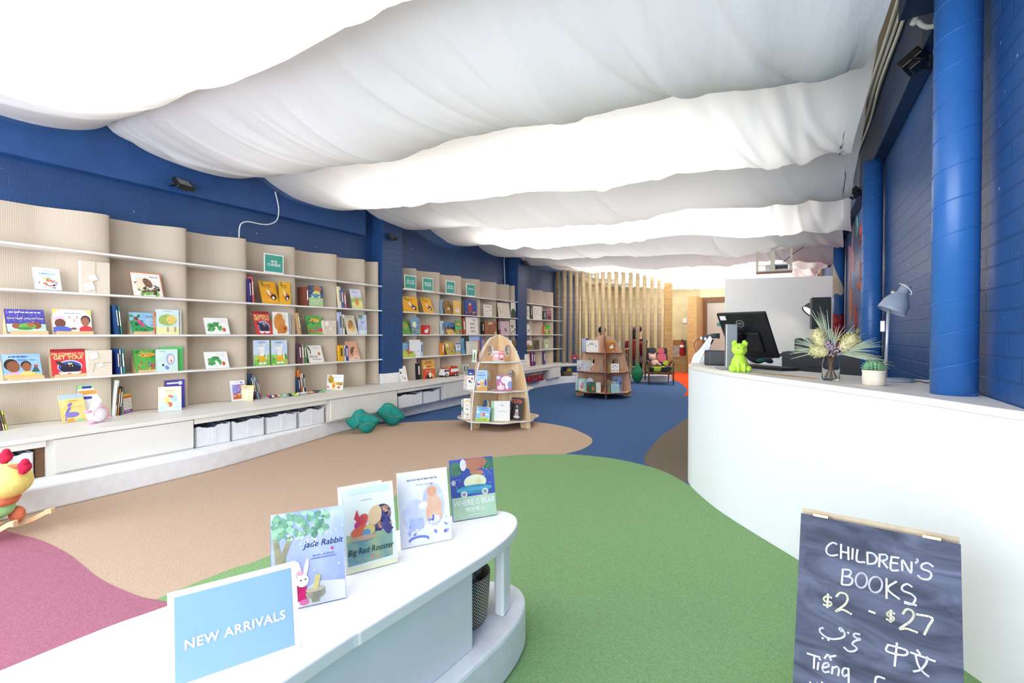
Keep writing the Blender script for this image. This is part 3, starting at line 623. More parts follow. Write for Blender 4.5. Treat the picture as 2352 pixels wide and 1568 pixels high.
wall_book(359, 412, 711, 'C', 'pale blue tall book with a big spotted yellow-green ball', ('#cfe8ee', '#d8eef2'), [('r', 0, 0, 1, .3, '#eef0b0'), ('e', .5, .58, .40, .23, '#a9c468'), ('e', .66, .6, .22, .19, '#ecd678'), ('s', 16, .16, .42, .84, .76, .012, .02, ['#e0904c']), ('e', .5, .2, .05, .12, '#c0a890'), ('e', .82, .2, .05, .12, '#c0a890'), ('l', .5, .92, .3, .02, '#7a94a4')], t=.013, lean=2)
wall_book(413, 417.5, 713, 'C', 'thin white book edge behind the pale yellow-green ball book', '#f0ede4', t=.010, lean=2, Xf=-5.275)
wall_book(474, 529, 731, 'C', 'white landscape book showing a leafy green arch, upper of two alike', '#f7f7f4', LEAF, t=.010)
wall_book(590, 627, 716, 'C', 'red book with a black furry monster, beside the orange bear book', '#d23c34', GETU, t=.010, spine='#b02c2c')
wall_book(627.5, 664, 717, 'C', 'white square book with a huge orange bear', '#f4f1ea', [('e', .42, .55, .36, .40, '#dd9246'), ('e', .62, .25, .30, .22, '#d48438'), ('r', .28, .04, .46, .2, '#d48438'), ('r', .6, .04, .76, .2, '#c97a34'), ('e', .75, .27, .09, .07, '#8a4a24'), ('e', .72, .8, .12, .13, '#ecdccc'), ('l', .5, .8, .34, .02, '#a85a20'), ('l', .5, .7, .4, .02, '#a85a20')], t=.010, lean=3)
wall_book(664.5, 668, 722, 'C', 'thin pale blue book edge behind the orange bear book', '#bcd4ea', t=.010, lean=2, Xf=-5.275)
wall_book(710, 747, 727, 'C', 'green jungle book with orange title patch, third row near the beige box', '#5cb04a', JUN, t=.010)
spines([(779.5, 786, 717, '#b9c8e8', 'pale blue spine, nearer of two left of the beige bear book'), (786.8, 792, 722, '#efe8d4', 'cream spine next to the beige bear book')], 'C', lean=3)
wall_book(798, 823, 725, 'C', 'beige book showing a sitting brown bear in a yellow vest', '#e6dcc8', [('e', .5, .4, .28, .24, '#d8a848'), ('e', .55, .6, .2, .16, '#b07840'), ('e', .38, .45, .13, .16, '#b88448'), ('e', .5, .24, .24, .08, '#f0c860'), ('l', .5, .88, .4, .025, '#7a6c58')], t=.008)
wall_book(823.5, 843, 723, 'C', 'pale blue watercolour book with green leaves, beside the beige bear book', ('#b4c4ec', '#d4dcf4'), [('s', 22, .02, .8, .6, 1, .03, .06, ['#6a9a6c', '#4a7a5c', '#94b884']), ('l', .55, .6, .4, .03, '#4a5a90'), ('e', .5, .12, .5, .12, '#dcecec')], t=.008, lean=3)
# ---- fourth row
wall_book(8, 97, 817, 'D', 'sky blue landscape book showing two smiling children, on a display stand', ('#86b4ea', '#a4c8f0'), KIDS+[('l', .42, .86, .5, .05, '#2c4a84'), ('t', "Handa's Hen", .62, .74, .10, '#2c4a84', 0, .004)], t=.012, stand='plywood display stand holding the book of two children')
wall_book(118, 198, 806, 'D', 'big red book with a black furry monster on a display stand', '#d0363c', GETU, t=.012, stand='plywood display stand holding the big red book', spine='#e8c890')
spines([(269, 274, 801, '#1f3f8c', 'blue spine, nearest of three left of the large jungle book'), (274.5, 279, 803, '#dfe8ee', 'white spine between two dark spines beside the large jungle book'), (279.5, 286, 801, '#3a8088', 'teal spine next to the large jungle book')], 'D', lean=3)
wall_book(312, 373, 806, 'D', 'large landscape jungle book with orange title patch on a display stand', '#5cb04a', JUN, t=.010, stand='plywood display stand holding the large jungle book')
wall_book(358, 408, 802, 'D', 'pale teal book showing a singing figure in a lilac hood', ('#cfeae6', '#dcf2ee'), [('e', .66, .55, .2, .26, '#a8b0e4'), ('e', .68, .55, .14, .2, '#f4e0d4'), ('e', .7, .47, .03, .06, '#c04a4c'), ('e', .5, .18, .09, .1, '#8a94d8', .6), ('e', .32, .3, .05, .05, '#2a2a30'), ('l', .3, .9, .3, .025, '#5a8a90')], t=.012, lean=2, Xf=-5.256)
wall_book(366, 420, 796, 'D', 'green book standing behind the pale teal singing book', '#57bb66', [('r', .0, .9, 1, 1, '#6cc878')], t=.010, lean=1, Xf=-5.282, hm=-5.31)
wall_book(474, 527, 808, 'D', 'white landscape book showing a leafy green arch, lower of two alike', '#f7f7f4', LEAF, t=.010)
wall_book(583, 619.5, 781, 'D', 'tall blue book with a white rabbit in yellow shorts, nearer of the pair', ('#bcd2f4', '#d6e4f8'), RAB, t=.012, lean=2)
wall_book(623, 660, 781, 'D', 'tall blue book with a white rabbit in yellow shorts, farther of the pair', ('#bcd2f4', '#d6e4f8'), RAB, t=.012, lean=2, spine='#4a9a58')
spines([(687, 692.5, 789, '#5a3a4c', 'dark plum spine, nearest of three beside the white brush-drawn book'), (693, 699, 789, '#b08a78', 'striped brown spine in the middle beside the white brush-drawn book'), (699.5, 704, 790, '#4c9a5c', 'green and white spine touching the white brush-drawn book')], 'D', lean=4)
wall_book(711, 745, 793, 'D', 'white book with brush-drawn letters, fourth row of the nearest bookcase', '#f0ece4', [('t', 'Wild', .34, .34, .26, '#2c2a28', 0, .0), ('l', .55, .16, .6, .05, '#8a8478'), ('e', .14, .82, .05, .16, '#3a3630', .3), ('e', .2, .6, .03, .12, '#3a3630', -.4), ('e', .75, .5, .09, .1, '#c0825c'), ('l', .6, .82, .4, .02, '#9a948a')], t=.008)
spines([(780, 789.5, 793, '#f0b41e', 'thick yellow spine left of the orange pink book'), (790, 794, 793, '#f2f0ec', 'white spine between the yellow and the blue spine'), (794.4, 800, 794, '#3a54a4', 'blue spine touching the orange pink book')], 'D', lean=4)
wall_book(801.5, 828, 784, 'D', 'orange pink sunset book showing a dark leaping animal', ('#e49a78', '#eab294'), [('e', .45, .52, .13, .2, '#6a5440', -.5), ('e', .35, .36, .05, .14, '#6a5440', .4), ('e', .62, .66, .09, .05, '#6a5440', .6), ('p', [(.0, 0), (1, 0), (1, .2), (.6, .3), (.3, .12), (0, .2)], '#f0c8b4'), ('l', .6, .1, .3, .03, '#8a5a48')], t=.008)
# ---- bench level
wall_book(531, 566, 873, 'E', 'white book with a framed purple picture, leaning behind a yellow animal book', '#f2f2f6', [('r', .13, .1, .9, .80, ('#8a8ad8', '#a8a4e4')), ('r', .13, .1, .9, .3, '#d05c3c'), ('s', 16, .2, .2, .6, .45, .03, .05, ['#e8a83c', '#f0d0a0', '#d04a5c', '#7c4aa0']), ('e', .75, .88, .07, .03, '#5a5a7c', -.6), ('s', 10, .4, .5, .8, .75, .03, .06, ['#c05a7c', '#d08aa0'])], t=.010, Xf=-5.255)
spines([(579, 583, 857, '#33405c', 'dark slate spine, nearest of the row leaning beside the bird figures'), (583.4, 586.4, 863, '#7a92b4', 'grey blue spine in the row leaning beside the bird figures'), (586.8, 590, 866, '#d8dcea', 'white spine in the row leaning beside the bird figures'), (590.4, 593.4, 870, '#4a9aa8', 'teal spine in the row leaning beside the bird figures'), (593.8, 597, 874, '#c06a84', 'pink spine, last of the row leaning beside the bird figures')], 'E', lean=11)
spines([(685.5, 689, 866, '#2c3c5c', 'dark blue spine, nearest of four on the bench behind the little animals'), (689.5, 693, 850, '#d07a34', 'orange spine, tallest of four on the bench behind the little animals'), (693.4, 697, 858, '#eef0f2', 'white spine of four on the bench behind the little animals'), (697.4, 701, 860, '#3a3a40', 'black spine, last of four on the bench behind the little animals')], 'E', lean=6)
def bench_book(bl, br, yt, label, cover, art, lean=12, t=.012, spine=None, roll=0.0, dz=0, group=None, z=None, wall=True, name='picture_book', cat='book'):
    """a book standing free on the bench: bottom corners picked on the bench top"""
    z = ROWZ['E'] if z is None else z; M, w, h = book_geo(bl, br, yt, lean, t, z+dz, roll)
    sh = 0
    if wall:
        for u in (-.5, -.2, .1, .3, .5):
            for q in (0, h):
                p = M @ Vector((u*w, 0, q)); sh = max(sh, panel_x(p.y)+0.004-p.x)
    M = TR(sh, 0, 0) @ M
    return book(label, M, w, h, t, cover, art, spine, group, name, cat, seed=int(bl[0]*3+yt))
def book_geo(bl, br, yt, lean, t, z, roll=0.0):
    z += 0.0008; a, b = at(*bl, z), at(*br, z); w = (b-a).length; ang = math.atan2(b.y-a.y, b.x-a.x)
    c = (a+b)/2; ln = math.radians(lean); nb = Vector((-math.sin(ang), math.cos(ang), 0))
    o = c+nb*(t*math.cos(ln)); d = ray((bl[0]+br[0])/2, yt); tt = (o-O).dot(nb)/d.dot(nb)
    for _ in range(4):
        p = O+d*tt; h = (p.z-z)/math.cos(ln); q = o+nb*(h*math.sin(ln)-t*math.cos(ln)); tt = (q-O).dot(nb)/d.dot(nb)
    M = TR(o.x, o.y, z+(w/2*abs(math.sin(roll)))) @ RZ(ang) @ RXm(-ln) @ RYm(roll)
    return M, w, h
bench_book((146, 972), (202, 964), 905, 'yellow book with a lilac blue dog, leaning at the front of the bench stack', ('#f4d878', '#f8e4a0'), [('r', 0, .84, 1, 1, '#bcd8f0'), ('e', .4, .25, .3, .1, '#8a82d4', .05), ('e', .28, .42, .06, .16, '#8078cc', -.6), ('e', .38, .62, .13, .05, '#8078cc', .7), ('e', .16, .18, .04, .16, '#9a8cd8', -.4), ('e', .3, .06, .18, .05, '#f0a040'), ('e', .7, .05, .16, .04, '#9adcb0'), ('l', .55, .74, .4, .02, '#c0803c'), ('l', .6, .52, .5, .02, '#d8a04c')], lean=17)
wall_book(178, 232, 884, 'E', 'white and green book with orange band behind the yellow dog book', '#f4f4f4', [('r', 0, .9, 1, 1, '#aadc8c'), ('r', .2, .90, .6, .97, '#4038a4'), ('r', .04, .72, .96, .84, '#f2a44c'), ('r', .2, .58, .6, .66, '#4a44b0')], lean=5, t=.02, spine='#78c8a0', Xf=-5.30)
bench_book((363, 946), (417, 942), 888, 'pale yellow book showing two patchwork birds, leaning in front of the blue one', ('#f2eeb8', '#f6f3cc'), [('r', 0, 0, 1, .42, '#cfe2f2'), ('t', 'Alibbaba', .52, .84, .10, '#d8742c', 0, .004), ('e', .68, .5, .16, .13, '#a8cce4'), ('e', .54, .6, .12, .05, '#d86a4c', -.3), ('e', .4, .43, .09, .11, '#eccc5c'), ('e', .5, .27, .12, .1, '#d8664c'), ('e', .4, .24, .07, .06, '#b4dcbc'), ('r', .1, .1, .24, .2, '#b4d4f0'), ('r', .76, .12, .9, .24, '#b4d4f0')], lean=8, spine='#e8a020')
wall_book(377, 424, 872, 'E', 'violet blue book with a white spoon shape behind the pale yellow bird book', ('#4a44a8', '#5650b4'), [('r', .12, .86, .7, .92, '#f2f0ee'), ('e', .78, .88, .1, .07, '#f2f0ee'), ('t', 'D', .3, .68, .2, '#f2f0ee'), ('t', 'X', .72, .7, .16, '#f2f0ee')], lean=2, spine='#f0a03c', Xf=-5.285)
bench_book((534, 919), (569, 919.5), 884, 'pale yellow animal book leaning in front of the white framed-picture book', ('#f6ecb0', '#f9f4d4'), [('r', 0, .82, 1, 1, '#f0dc70'), ('l', .5, .86, .6, .05, '#e08ac0'), ('e', .5, .88, .07, .06, '#d8a0c0'), ('l', .5, .74, .7, .03, '#c0a03c'), ('s', 14, .1, .1, .9, .6, .015, .03, ['#8a8a80', '#d05c4c', '#6a9ab0', '#c8b890'])], lean=9, spine='#f0a828')
bench_book((727, 893.5), (764, 894), 859, 'white book showing a mustard tree and yellow house, standing on the bench', '#f4f2ee', [('e', .25, .68, .17, .24, '#b08a1c'), ('e', .22, .84, .12, .13, '#c49c24'), ('r', .34, .1, .54, .44, '#f2c21c'), ('e', .44, .48, .1, .1, '#f2c21c'), ('r', .38, .22, .5, .34, '#e0551c'), ('e', .68, .42, .12, .1, '#c89a30'), ('e', .86, .4, .13, .12, '#b98c2c'), ('e', .75, .18, .1, .08, '#e0653c'), ('e', .1, .2, .07, .07, '#e08070'), ('r', .05, .02, .95, .06, '#f0e8e0'), ('l', .64, .82, .5, .03, '#a8a8b4')], lean=8)
bench_book((285, 950), (304, 945), 904, 'small card pack, white with orange top and purple base, on the bench', '#f4f1ea', [('r', 0, .9, 1, 1, '#f2d040'), ('r', 0, .78, 1, .9, '#e8742c'), ('r', 0, 0, 1, .16, '#8c3cb0'), ('s', 14, .12, .22, .9, .7, .018, .03, ['#c04a4c', '#4a7ab0', '#c8a878', '#5a8a5c', '#8a6a8a']), ('l', .45, .06, .6, .05, '#f4f1ea')], lean=3, t=.02, name='card_pack', cat='card pack')
spines([(265.5, 269.5, 874, '#dfe6e0', 'pale tall spine, nearest of three leaning beside the card pack'), (270, 274, 893, '#e08a3c', 'orange and black spine in the middle beside the card pack'), (274.5, 279, 888, '#3f4a44', 'dark green spine leaning on the card pack')], 'E', lean=-5, dw=.09)
spines([(-14, -3, 930, '#6a3c34', 'brown spine at the near end of the bench top'), (-2, 3, 938, '#f0ece4', 'white spine at the near end of the bench top'), (4, 10, 944, '#e4dc50', 'yellow spine at the near end of the bench top')], 'E', lean=9, dw=.16, Xf=-5.20)
# beige gift boxes tied with string
boxM = mat('beige_card', '#e4d8c6', rough=0.7, noise=0.04)
tagM = mat('white_tag_card', '#f8f6f4', rough=0.7, noise=0.02)
twine = mat('cream_twine', '#dcc8a4', rough=0.9, noise=0.1)
def gift_box(x0, x1, yt, row, label, vertical):
    z = ROWZ[row]+0.0006; Xf = -5.258; Y0, Y1 = onx(x0, 768, Xf).y, onx(x1, 768, Xf).y; h = onx((x0+x1)/2, yt, Xf).z-z; w = Y1-Y0
    px = max(panel_x(Y0+w*i/6) for i in range(7)); d = Xf-px-0.006
    t = thing('card_gift_box', label, 'box', (Xf, Y0, z), 0, 'beige card boxes with white tags')
    mb = MB(); mb.box(-d, 0, 0, w, 0, h); mb.build('carton', boxM, t, bevel=0.003)
    mb = MB()
    if vertical:
        mb.tube([(0.002, w*.5, 0.002), (0.002, w*.5, h)], 0.0015, 5); mb.tube([(0.003, w*.5, h), (0.003, w*.46, h*.55), (0.004, w*.42, h*.25)], 0.0012, 5)
    else:
        mb.tube([(0.002, 0.002, h*.5), (0.002, w, h*.5)], 0.0015, 5); mb.tube([(0.003, w*.28, h*.5), (0.004, w*.2, h*.15)], 0.002, 5)
    mb.build('string', twine, t)
    mb = MB()
    for (cu, cv, a, s) in (((.40, .48, .5, .055), (.27, .2, .3, .07)) if vertical else ((.25, .78, .4, .055), (.52, .42, .4, .03))):
        mb.mbox(TR(0.006, cu*w, cv*h) @ Matrix.Rotation(a, 4, 'X'), 0.002, s, s*.9)
    mb.build('gift_tag', tagM, t)
gift_box(187, 254, 601, 'B', 'beige card box tied upright with string, on the second row', True)
gift_box(200, 257, 804, 'D', 'beige card box with white tags beside the big red book', False)
gift_box(743, 773, 736, 'C', 'small beige card box with tags beside the green jungle book', False)
spines([(686, 690, 719, '#cda878', 'tan plywood board leaning end-on beside the green jungle book')], 'C', lean=9, dw=.1)
# ---- second and third bookcases
TEAL = '#3fa593'
def teal_sign(x0, x1, yt, label, l1, l2, Xf=-5.256):
    z = ROWZ['A']+0.0006; Y0, Y1 = onx(x0, 700, Xf).y, onx(x1, 700, Xf).y; h = onx((x0+x1)/2, yt, Xf).z-z; w = Y1-Y0
    o = thing('shelf_sign', label, 'sign', (Xf, (Y0+Y1)/2, z), PI/2, 'teal language signs on the top shelves')
    mb = MB(); mb.box(-w/2, w/2, 0, 0.004, 0, h); mb.box(-w/2, w/2, 0.004, 0.04, 0, 0.003); mb.build('white_card', flat('#f6f6f2'), o)
    mb = MB(); e = w*.05; mb.poly([(-w/2+e, -.0006, e), (w/2-e, -.0006, e), (w/2-e, -.0006, h-e), (-w/2+e, -.0006, h-e)]); mb.build('teal_panel', flat(TEAL), o, fixn=False)
    T = MB()
    for s, v in ((l1, .58), (l2, .42)):
        if s:
            vs, fs = text_geo(s, .042, 0, .012); k = min(1, .7*w/(max(q[0] for q in vs)*2)); T.add([(x*k, -.0012, v*h+z_*k) for x, _, z_ in vs], fs)
    T.build('lettering', flat('#ffffff'), o, fixn=False)
teal_sign(607, 652, 584, 'teal sign in a white border on the nearest bookcase', '中文', 'CHINESE')
teal_sign(929, 956, 632, 'teal language sign closest to the first blue pillar', 'TIẾNG VIỆT', 'VIETNAMESE')
teal_sign(971, 995, 638, 'second teal language sign beyond the first blue pillar', 'ESPAÑOL', 'SPANISH')
teal_sign(1024, 1045, 645, 'third teal language sign beyond the first blue pillar', 'BAHASA', 'INDONESIAN')
teal_sign(1071, 1092, 652, 'farthest teal language sign, with a single line of lettering', 'ENGLISH', None)
G2 = None
spines([(921, 924.5, 683, '#dba8a4', 'pale pink spine left of the big yellow tiger book')], 'B', lean=2)
wall_book(927, 962, 682, 'B', 'large yellow tiger book, first on the bookcase between the pillars', '#f2ae1e', TIG, t=.01)
wall_book(974, 997, 685, 'B', 'small yellow tiger book leaning alone between the pillars', '#f2ae1e', TIG, t=.008)
spines([(1015, 1018.5, 688, '#8ab0c8', 'pale blue spine left of the brown straw book')], 'B', lean=1)
wall_book(1023, 1041, 692, 'B', 'brown book with straw lines and a small white bird', '#94682c', [('s', 16, .05, .1, .95, .9, .03, .06, ['#7a5220', '#b0843c']), ('e', .6, .4, .14, .1, '#efe8d8')], t=.007)
wall_book(1041.5, 1059, 691, 'B', 'yellow book with a pink pig, beside the brown straw book', '#ecc05c', [('e', .5, .3, .3, .2, '#f0dccc'), ('e', .4, .42, .16, .12, '#e8b8a8'), ('s', 8, .1, .05, .9, .2, .03, .06, ['#a8c860', '#d8a840'])], t=.007, lean=3)
wall_book(1068, 1096, 689, 'B', 'dark blue book showing a red lantern figure at night', ('#1d3a7c', '#24489c'), [('e', .42, .45, .16, .28, '#a83a28'), ('e', .44, .72, .1, .09, '#d8a078'), ('s', 12, .1, .08, .9, .25, .03, .06, ['#f0902c', '#e85c28', '#f4c050']), ('r', 0, 0, 1, .1, '#3c1c3c')], t=.012, lean=3)
wall_book(1111.5, 1131, 700, 'B', 'small cream book with tiny animals, alone between the pillars', '#efe8da', [('l', .5, .8, .6, .05, '#4a443c'), ('s', 12, .15, .2, .85, .6, .03, .06, ['#a8744c', '#6a5a4c', '#c0a080'])], t=.01, lean=4)
wall_book(1145.5, 1173, 696, 'B', 'cream sketch-covered book beside the dark green one', '#e6dcc8', [('s', 30, .08, .08, .92, .92, .012, .04, ['#8a6a4c', '#6a8a5c', '#c08a7c', '#a89a80'])], t=.008)
wall_book(1174, 1185, 695, 'B', 'white book with a dark green shape against the second pillar', '#eeeae2', [('e', .5, .3, .5, .3, '#26402c'), ('r', 0, 0, 1, .3, '#26402c')], t=.008, lean=2)
wall_book(924, 945, 735, 'C', 'green book with a round leafy picture by the first pillar', '#5c9a3c', [('e', .5, .6, .38, .28, '#7ab04c'), ('e', .55, .6, .25, .2, '#b0a848')], t=.008)
wall_book(945.5, 964, 729, 'C', 'blue book showing a glowing moon over a garden', ('#4a78ac', '#8ab4d4'), [('e', .4, .58, .24, .18, '#f0f0c0'), ('s', 14, .05, .05, .95, .35, .04, .08, ['#7cac4c', '#d8b84c', '#4a8a58'])], t=.01, lean=3)
o = wall_book(971.5, 987, 747, 'C', 'small red box with a white rabbit on the shelf between the pillars', '#cc2a22', [('e', .5, .35, .28, .2, '#f4f0ec'), ('e', .72, .52, .12, .1, '#f4f0ec'), ('e', .62, .7, .04, .14, '#f4f0ec', .2)], t=.04, lean=0, name='toy_box', cat='box')
spines([(1015, 1019.5, 737, '#c8d8e8', 'white blue spine beside the blue desert book')], 'C', lean=2)
wall_book(1027, 1049, 742, 'C', 'blue book showing two children in golden cloth', ('#3f78b8', '#5a94cc'), [('r', 0, 0, 1, .2, '#e8a828'), ('e', .3, .5, .15, .2, '#5a3424'), ('e', .66, .45, .14, .18, '#5a3424'), ('e', .4, .25, .4, .12, '#e8b040')], t=.01, stand='plywood display stand holding the blue book of two children')
wall_book(1046, 1061, 736, 'C', 'small green jungle book behind the blue book of two children', '#6cbc6c', JUN, t=.007, lean=2, Xf=-5.262)
spines([(1064, 1069.5, 731, '#b4502c', 'rust red spine leaning left of the white word book')], 'C', lean=6)
wall_book(1071, 1099, 729, 'C', 'white book covered in four large black words', '#f2ede2', [('t', 'boy', .68, .86, .19, '#231f1c', 0, .012), ('t', 'bear', .60, .63, .19, '#231f1c', 0, .012), ('t', 'baron', .52, .41, .19, '#231f1c', 0, .012), ('t', 'bard', .54, .2, .19, '#231f1c', 0, .012), ('e', .38, .62, .06, .05, '#e07a3c'), ('e', .8, .07, .07, .03, '#f0b0a0')], t=.012, lean=3)
spines([(1108, 1112, 738, '#2a2422', 'black strip standing for the shaded gap left of the square brown book')], 'C', lean=1)  # shade of an empty gap put in as a black strip, no real book
wall_book(1114, 1142, 737, 'C', 'square brown patterned book with a cream title label', ('#8a5434', '#a86a40'), [('r', .3, .72, .66, .92, '#d8b08c'), ('s', 14, .1, .1, .9, .6, .03, .07, ['#c07040', '#7a4028', '#b88858']), ('e', .86, .12, .08, .07, '#f0e0b8')], t=.015, lean=3)
spines([(1144.5, 1147.5, 731, '#1d1a1e', 'black spine left of the pale pink book'), (1148, 1150.5, 732, '#c06a94', 'magenta spine touching the pale pink book')], 'C', lean=1)
wall_book(1151, 1171, 738, 'C', 'pale pink book with a small figure in green', '#dcc0c8', [('e', .55, .3, .1, .1, '#4a8a5c'), ('e', .5, .42, .07, .06, '#3a3030'), ('s', 10, .1, .5, .9, .85, .01, .03, ['#6a4a5c'])], t=.012, lean=3)
wall_book(1172, 1185, 734, 'C', 'black and white crowd book against the second pillar', '#d8d2c4', [('s', 26, .05, .05, .95, .6, .03, .07, ['#2a2620', '#5a4a3c', '#efe9dc', '#8a7458'])], t=.01, lean=2)
wall_book(920.5, 955, 787, 'D', 'blue and green book showing a brown horse, by the first pillar', ('#6aa8d8', '#8cc0e4'), [('p', [(0, 0), (1, 0), (1, .3), (.6, .5), (0, .4)], '#b8cc40'), ('e', .66, .42, .22, .2, '#b86a3c'), ('e', .78, .62, .1, .12, '#c0764a'), ('e', .55, .2, .03, .16, '#b86a3c'), ('l', .4, .84, .6, .03, '#eef4fa')], t=.008)
wall_book(941, 966, 780, 'D', 'tall white book standing behind the brown horse book', '#f4f4f2', [('t', 'B', .3, .88, .09, '#26466c'), ('s', 5, .7, .3, .9, .4, .02, .03, ['#e08aa0'])], t=.008, lean=2, Xf=-5.285, hm=-5.31)
spines([(966.8, 971.5, 785, '#cfe0f0', 'pale blue spine beside the tall white book'), (1014.5, 1021, 788, '#e88a24', 'bright orange spine left of the mustard animal book')], 'D', lean=1)
wall_book(1027, 1047, 784, 'D', 'mustard book with black and white animals', '#c8aa48', [('e', .3, .72, .16, .12, '#e8e4d8'), ('s', 16, .2, .08, .9, .5, .03, .06, ['#4a2c1c', '#7a4a28', '#e8dcc0', '#3a3028'])], t=.008)
wall_book(1047.5, 1058, 788, 'D', 'white book with blue letters and yellow sand', '#eef2f8', [('r', 0, .9, 1, 1, '#3a58b0'), ('r', 0, 0, 1, .2, '#e8b83c'), ('r', 0, .2, 1, .4, '#8cc4e8'), ('l', .5, .7, .7, .08, '#3a58b0'), ('l', .5, .55, .4, .08, '#3a58b0')], t=.008, lean=2)
spines([(1064, 1067, 777, '#6ab4e4', 'sky blue spine leaning left of the framed-looking pale book')], 'D', lean=6)
wall_book(1071, 1098, 783, 'D', 'pale sketch book with a blue frame, between the pillars', '#e8e6d4', [('r', .0, .95, 1, 1, '#a8c8e4'), ('r', 0, 0, .05, 1, '#b4d0e4'), ('s', 12, .2, .3, .8, .6, .015, .04, ['#b08a8c', '#a8b488', '#c8b890']), ('l', .5, .78, .5, .02, '#8a8a80')], t=.01, lean=2)
wall_book(1078, 1102, 771, 'D', 'pale blue and orange book behind the pale sketch book', '#b4c8f0', [('r', 0, 0, 1, .72, '#d8885c')], t=.01, lean=1, Xf=-5.283, hm=-5.31)
spines([(1106.5, 1109, 774, '#5a7ac8', 'blue spine showing over the near rocket shelf'), (1109.5, 1112, 774, '#c04a5c', 'red spine showing over the near rocket shelf')], 'D', lean=0)
wall_book(1166, 1176, 781, 'D', 'white book peeping over the right shoulder of the near rocket shelf', '#f2f0ea', [('l', .5, .3, .4, .03, '#a09888')], t=.01, lean=2)
wall_book(1177, 1187, 781, 'D', 'brown forest book peeping over the near rocket shelf by the second pillar', ('#7a6244', '#94784c'), [('r', 0, .3, 1, .5, '#4a3a24')], t=.01, lean=2)
wall_book(922, 938, 840, 'E', 'white red-edged book with a small penguin, on the bench by the first pillar', '#f4f3f1', [('r', .94, 0, 1, 1, '#d0484c'), ('e', .12, .58, .1, .07, '#26262a'), ('e', .3, .3, .08, .09, '#e0b8a0'), ('e', .55, .2, .06, .08, '#3a3a40')], t=.012, lean=14, Xf=-5.2)
spines([(959, 966, 834, '#26242c', 'black narrow book left of the orange car book on the bench')], 'E', lean=4)
wall_book(972, 1000, 826, 'E', 'orange and red book showing a crowded car and a black bird', '#e0a44c', [('r', 0, 0, 1, .52, '#d8502c'), ('l', .5, .88, .5, .04, '#5a3a1c'), ('l', .5, .8, .6, .04, '#5a3a1c'), ('e', .45, .58, .36, .1, '#b84a38'), ('r', .3, .54, .9, .6, '#f0d040'), ('e', .2, .62, .1, .09, '#d8d0c0'), ('l', .5, .4, .5, .03, '#f4e8d0'), ('e', .5, .1, .3, .12, '#1c1a1c'), ('e', .58, .2, .12, .14, '#f0ece4'), ('e', .8, .14, .08, .14, '#f0b03c', .4)], t=.012, lean=5, Xf=-5.22)
spines([(1064.5, 1070, 836, '#c8d4cc', 'pale green chunky book beside the toy fire engine'), (1071.5, 1077, 836, '#dde2dc', 'white chunky book with green base beside the toy fire engine')], 'E', lean=0, dw=.06)
# third bookcase
wall_book(1207, 1217, 703, 'B', 'white book with small black drawings, right beside the second pillar', '#eae4d6', [('s', 14, .1, .1, .9, .8, .03, .06, ['#4a4038', '#c05a4c', '#6a7a5c'])], t=.008, lean=2)
spines([(1219.5, 1222.5, 702, '#3f5048', 'dark green spine left of the white alphabet-like book')], 'B', lean=0)
wall_book(1224.5, 1245, 703, 'B', 'white book scattered with rows of small black figures', '#efeae0', [('s', 40, .08, .08, .92, .92, .015, .035, ['#3a3630', '#5a544c'])], t=.01, lean=3)
spines([(1250, 1253, 714, '#4a7a6c', 'green spine beside the small purple book')], 'B', lean=0)
wall_book(1254.5, 1267, 714, 'B', 'small purple pink book on the last bookcase', ('#8a5a74', '#a06a80'), [('e', .6, .25, .25, .2, '#4a2c44'), ('l', .5, .75, .6, .06, '#e8c8d4')], t=.015, lean=3)
wall_book(1209, 1222, 745, 'C', 'white landscape book with a black and white photo group', '#eee9df', [('s', 20, .1, .06, .9, .45, .04, .08, ['#2c2a28', '#8a8078', '#5a5048']), ('l', .2, .8, .2, .06, '#6a645c')], t=.008)
spines([(1249.5, 1252, 747, '#d8702c', 'orange spine beside the bright green book')], 'C', lean=0)
wall_book(1252.5, 1264, 747, 'C', 'bright green small book on the last bookcase', '#5cc43c', [('e', .4, .35, .25, .25, '#e8c8a0'), ('e', .65, .3, .2, .2, '#c8604c'), ('r', 0, .85, 1, 1, '#4aac34')], t=.015, lean=3)
wall_book(1206.5, 1224.5, 782, 'D', 'white and green book with a red-haired figure by the second pillar', '#f0ece2', [('r', 0, 0, 1, .5, '#5a7a3c'), ('e', .5, .5, .14, .2, '#d0704c'), ('e', .5, .25, .1, .2, '#c03c30')], t=.008)
wall_book(1226, 1239, 781, 'D', 'dark brown woodland book on the last bookcase', ('#4a3c30', '#6a5a48'), [('s', 14, .1, .1, .9, .8, .03, .07, ['#8a7a64', '#2c241c', '#b0a088'])], t=.008, lean=3)
wall_book(1250.5, 1262, 779, 'D', 'pale green book with a white animal on the last bookcase', '#b8cca4', [('e', .5, .35, .16, .24, '#f0ece2'), ('e', .5, .62, .1, .08, '#b0684c')], t=.01, lean=3)
wall_book(1207, 1218, 813, 'E', 'white book with colourful edge on the bench past the second pillar', '#ece6d8', [('s', 10, .8, .1, .98, .9, .03, .05, ['#d8502c', '#e8b03c', '#6a9a4c']), ('e', .2, .1, .05, .05, '#3a3630')], t=.02, lean=5, Xf=-5.22)
spines([(1221, 1225, 808, '#8a3c84', 'purple spine, nearer of two on the bench past the second pillar'), (1225.5, 1230, 808, '#4c2c5c', 'dark violet spine on the bench past the second pillar'), (1249.5, 1253, 806, '#4a4a80', 'slate blue spine alone on the last bookcase bench')], 'E', lean=4)
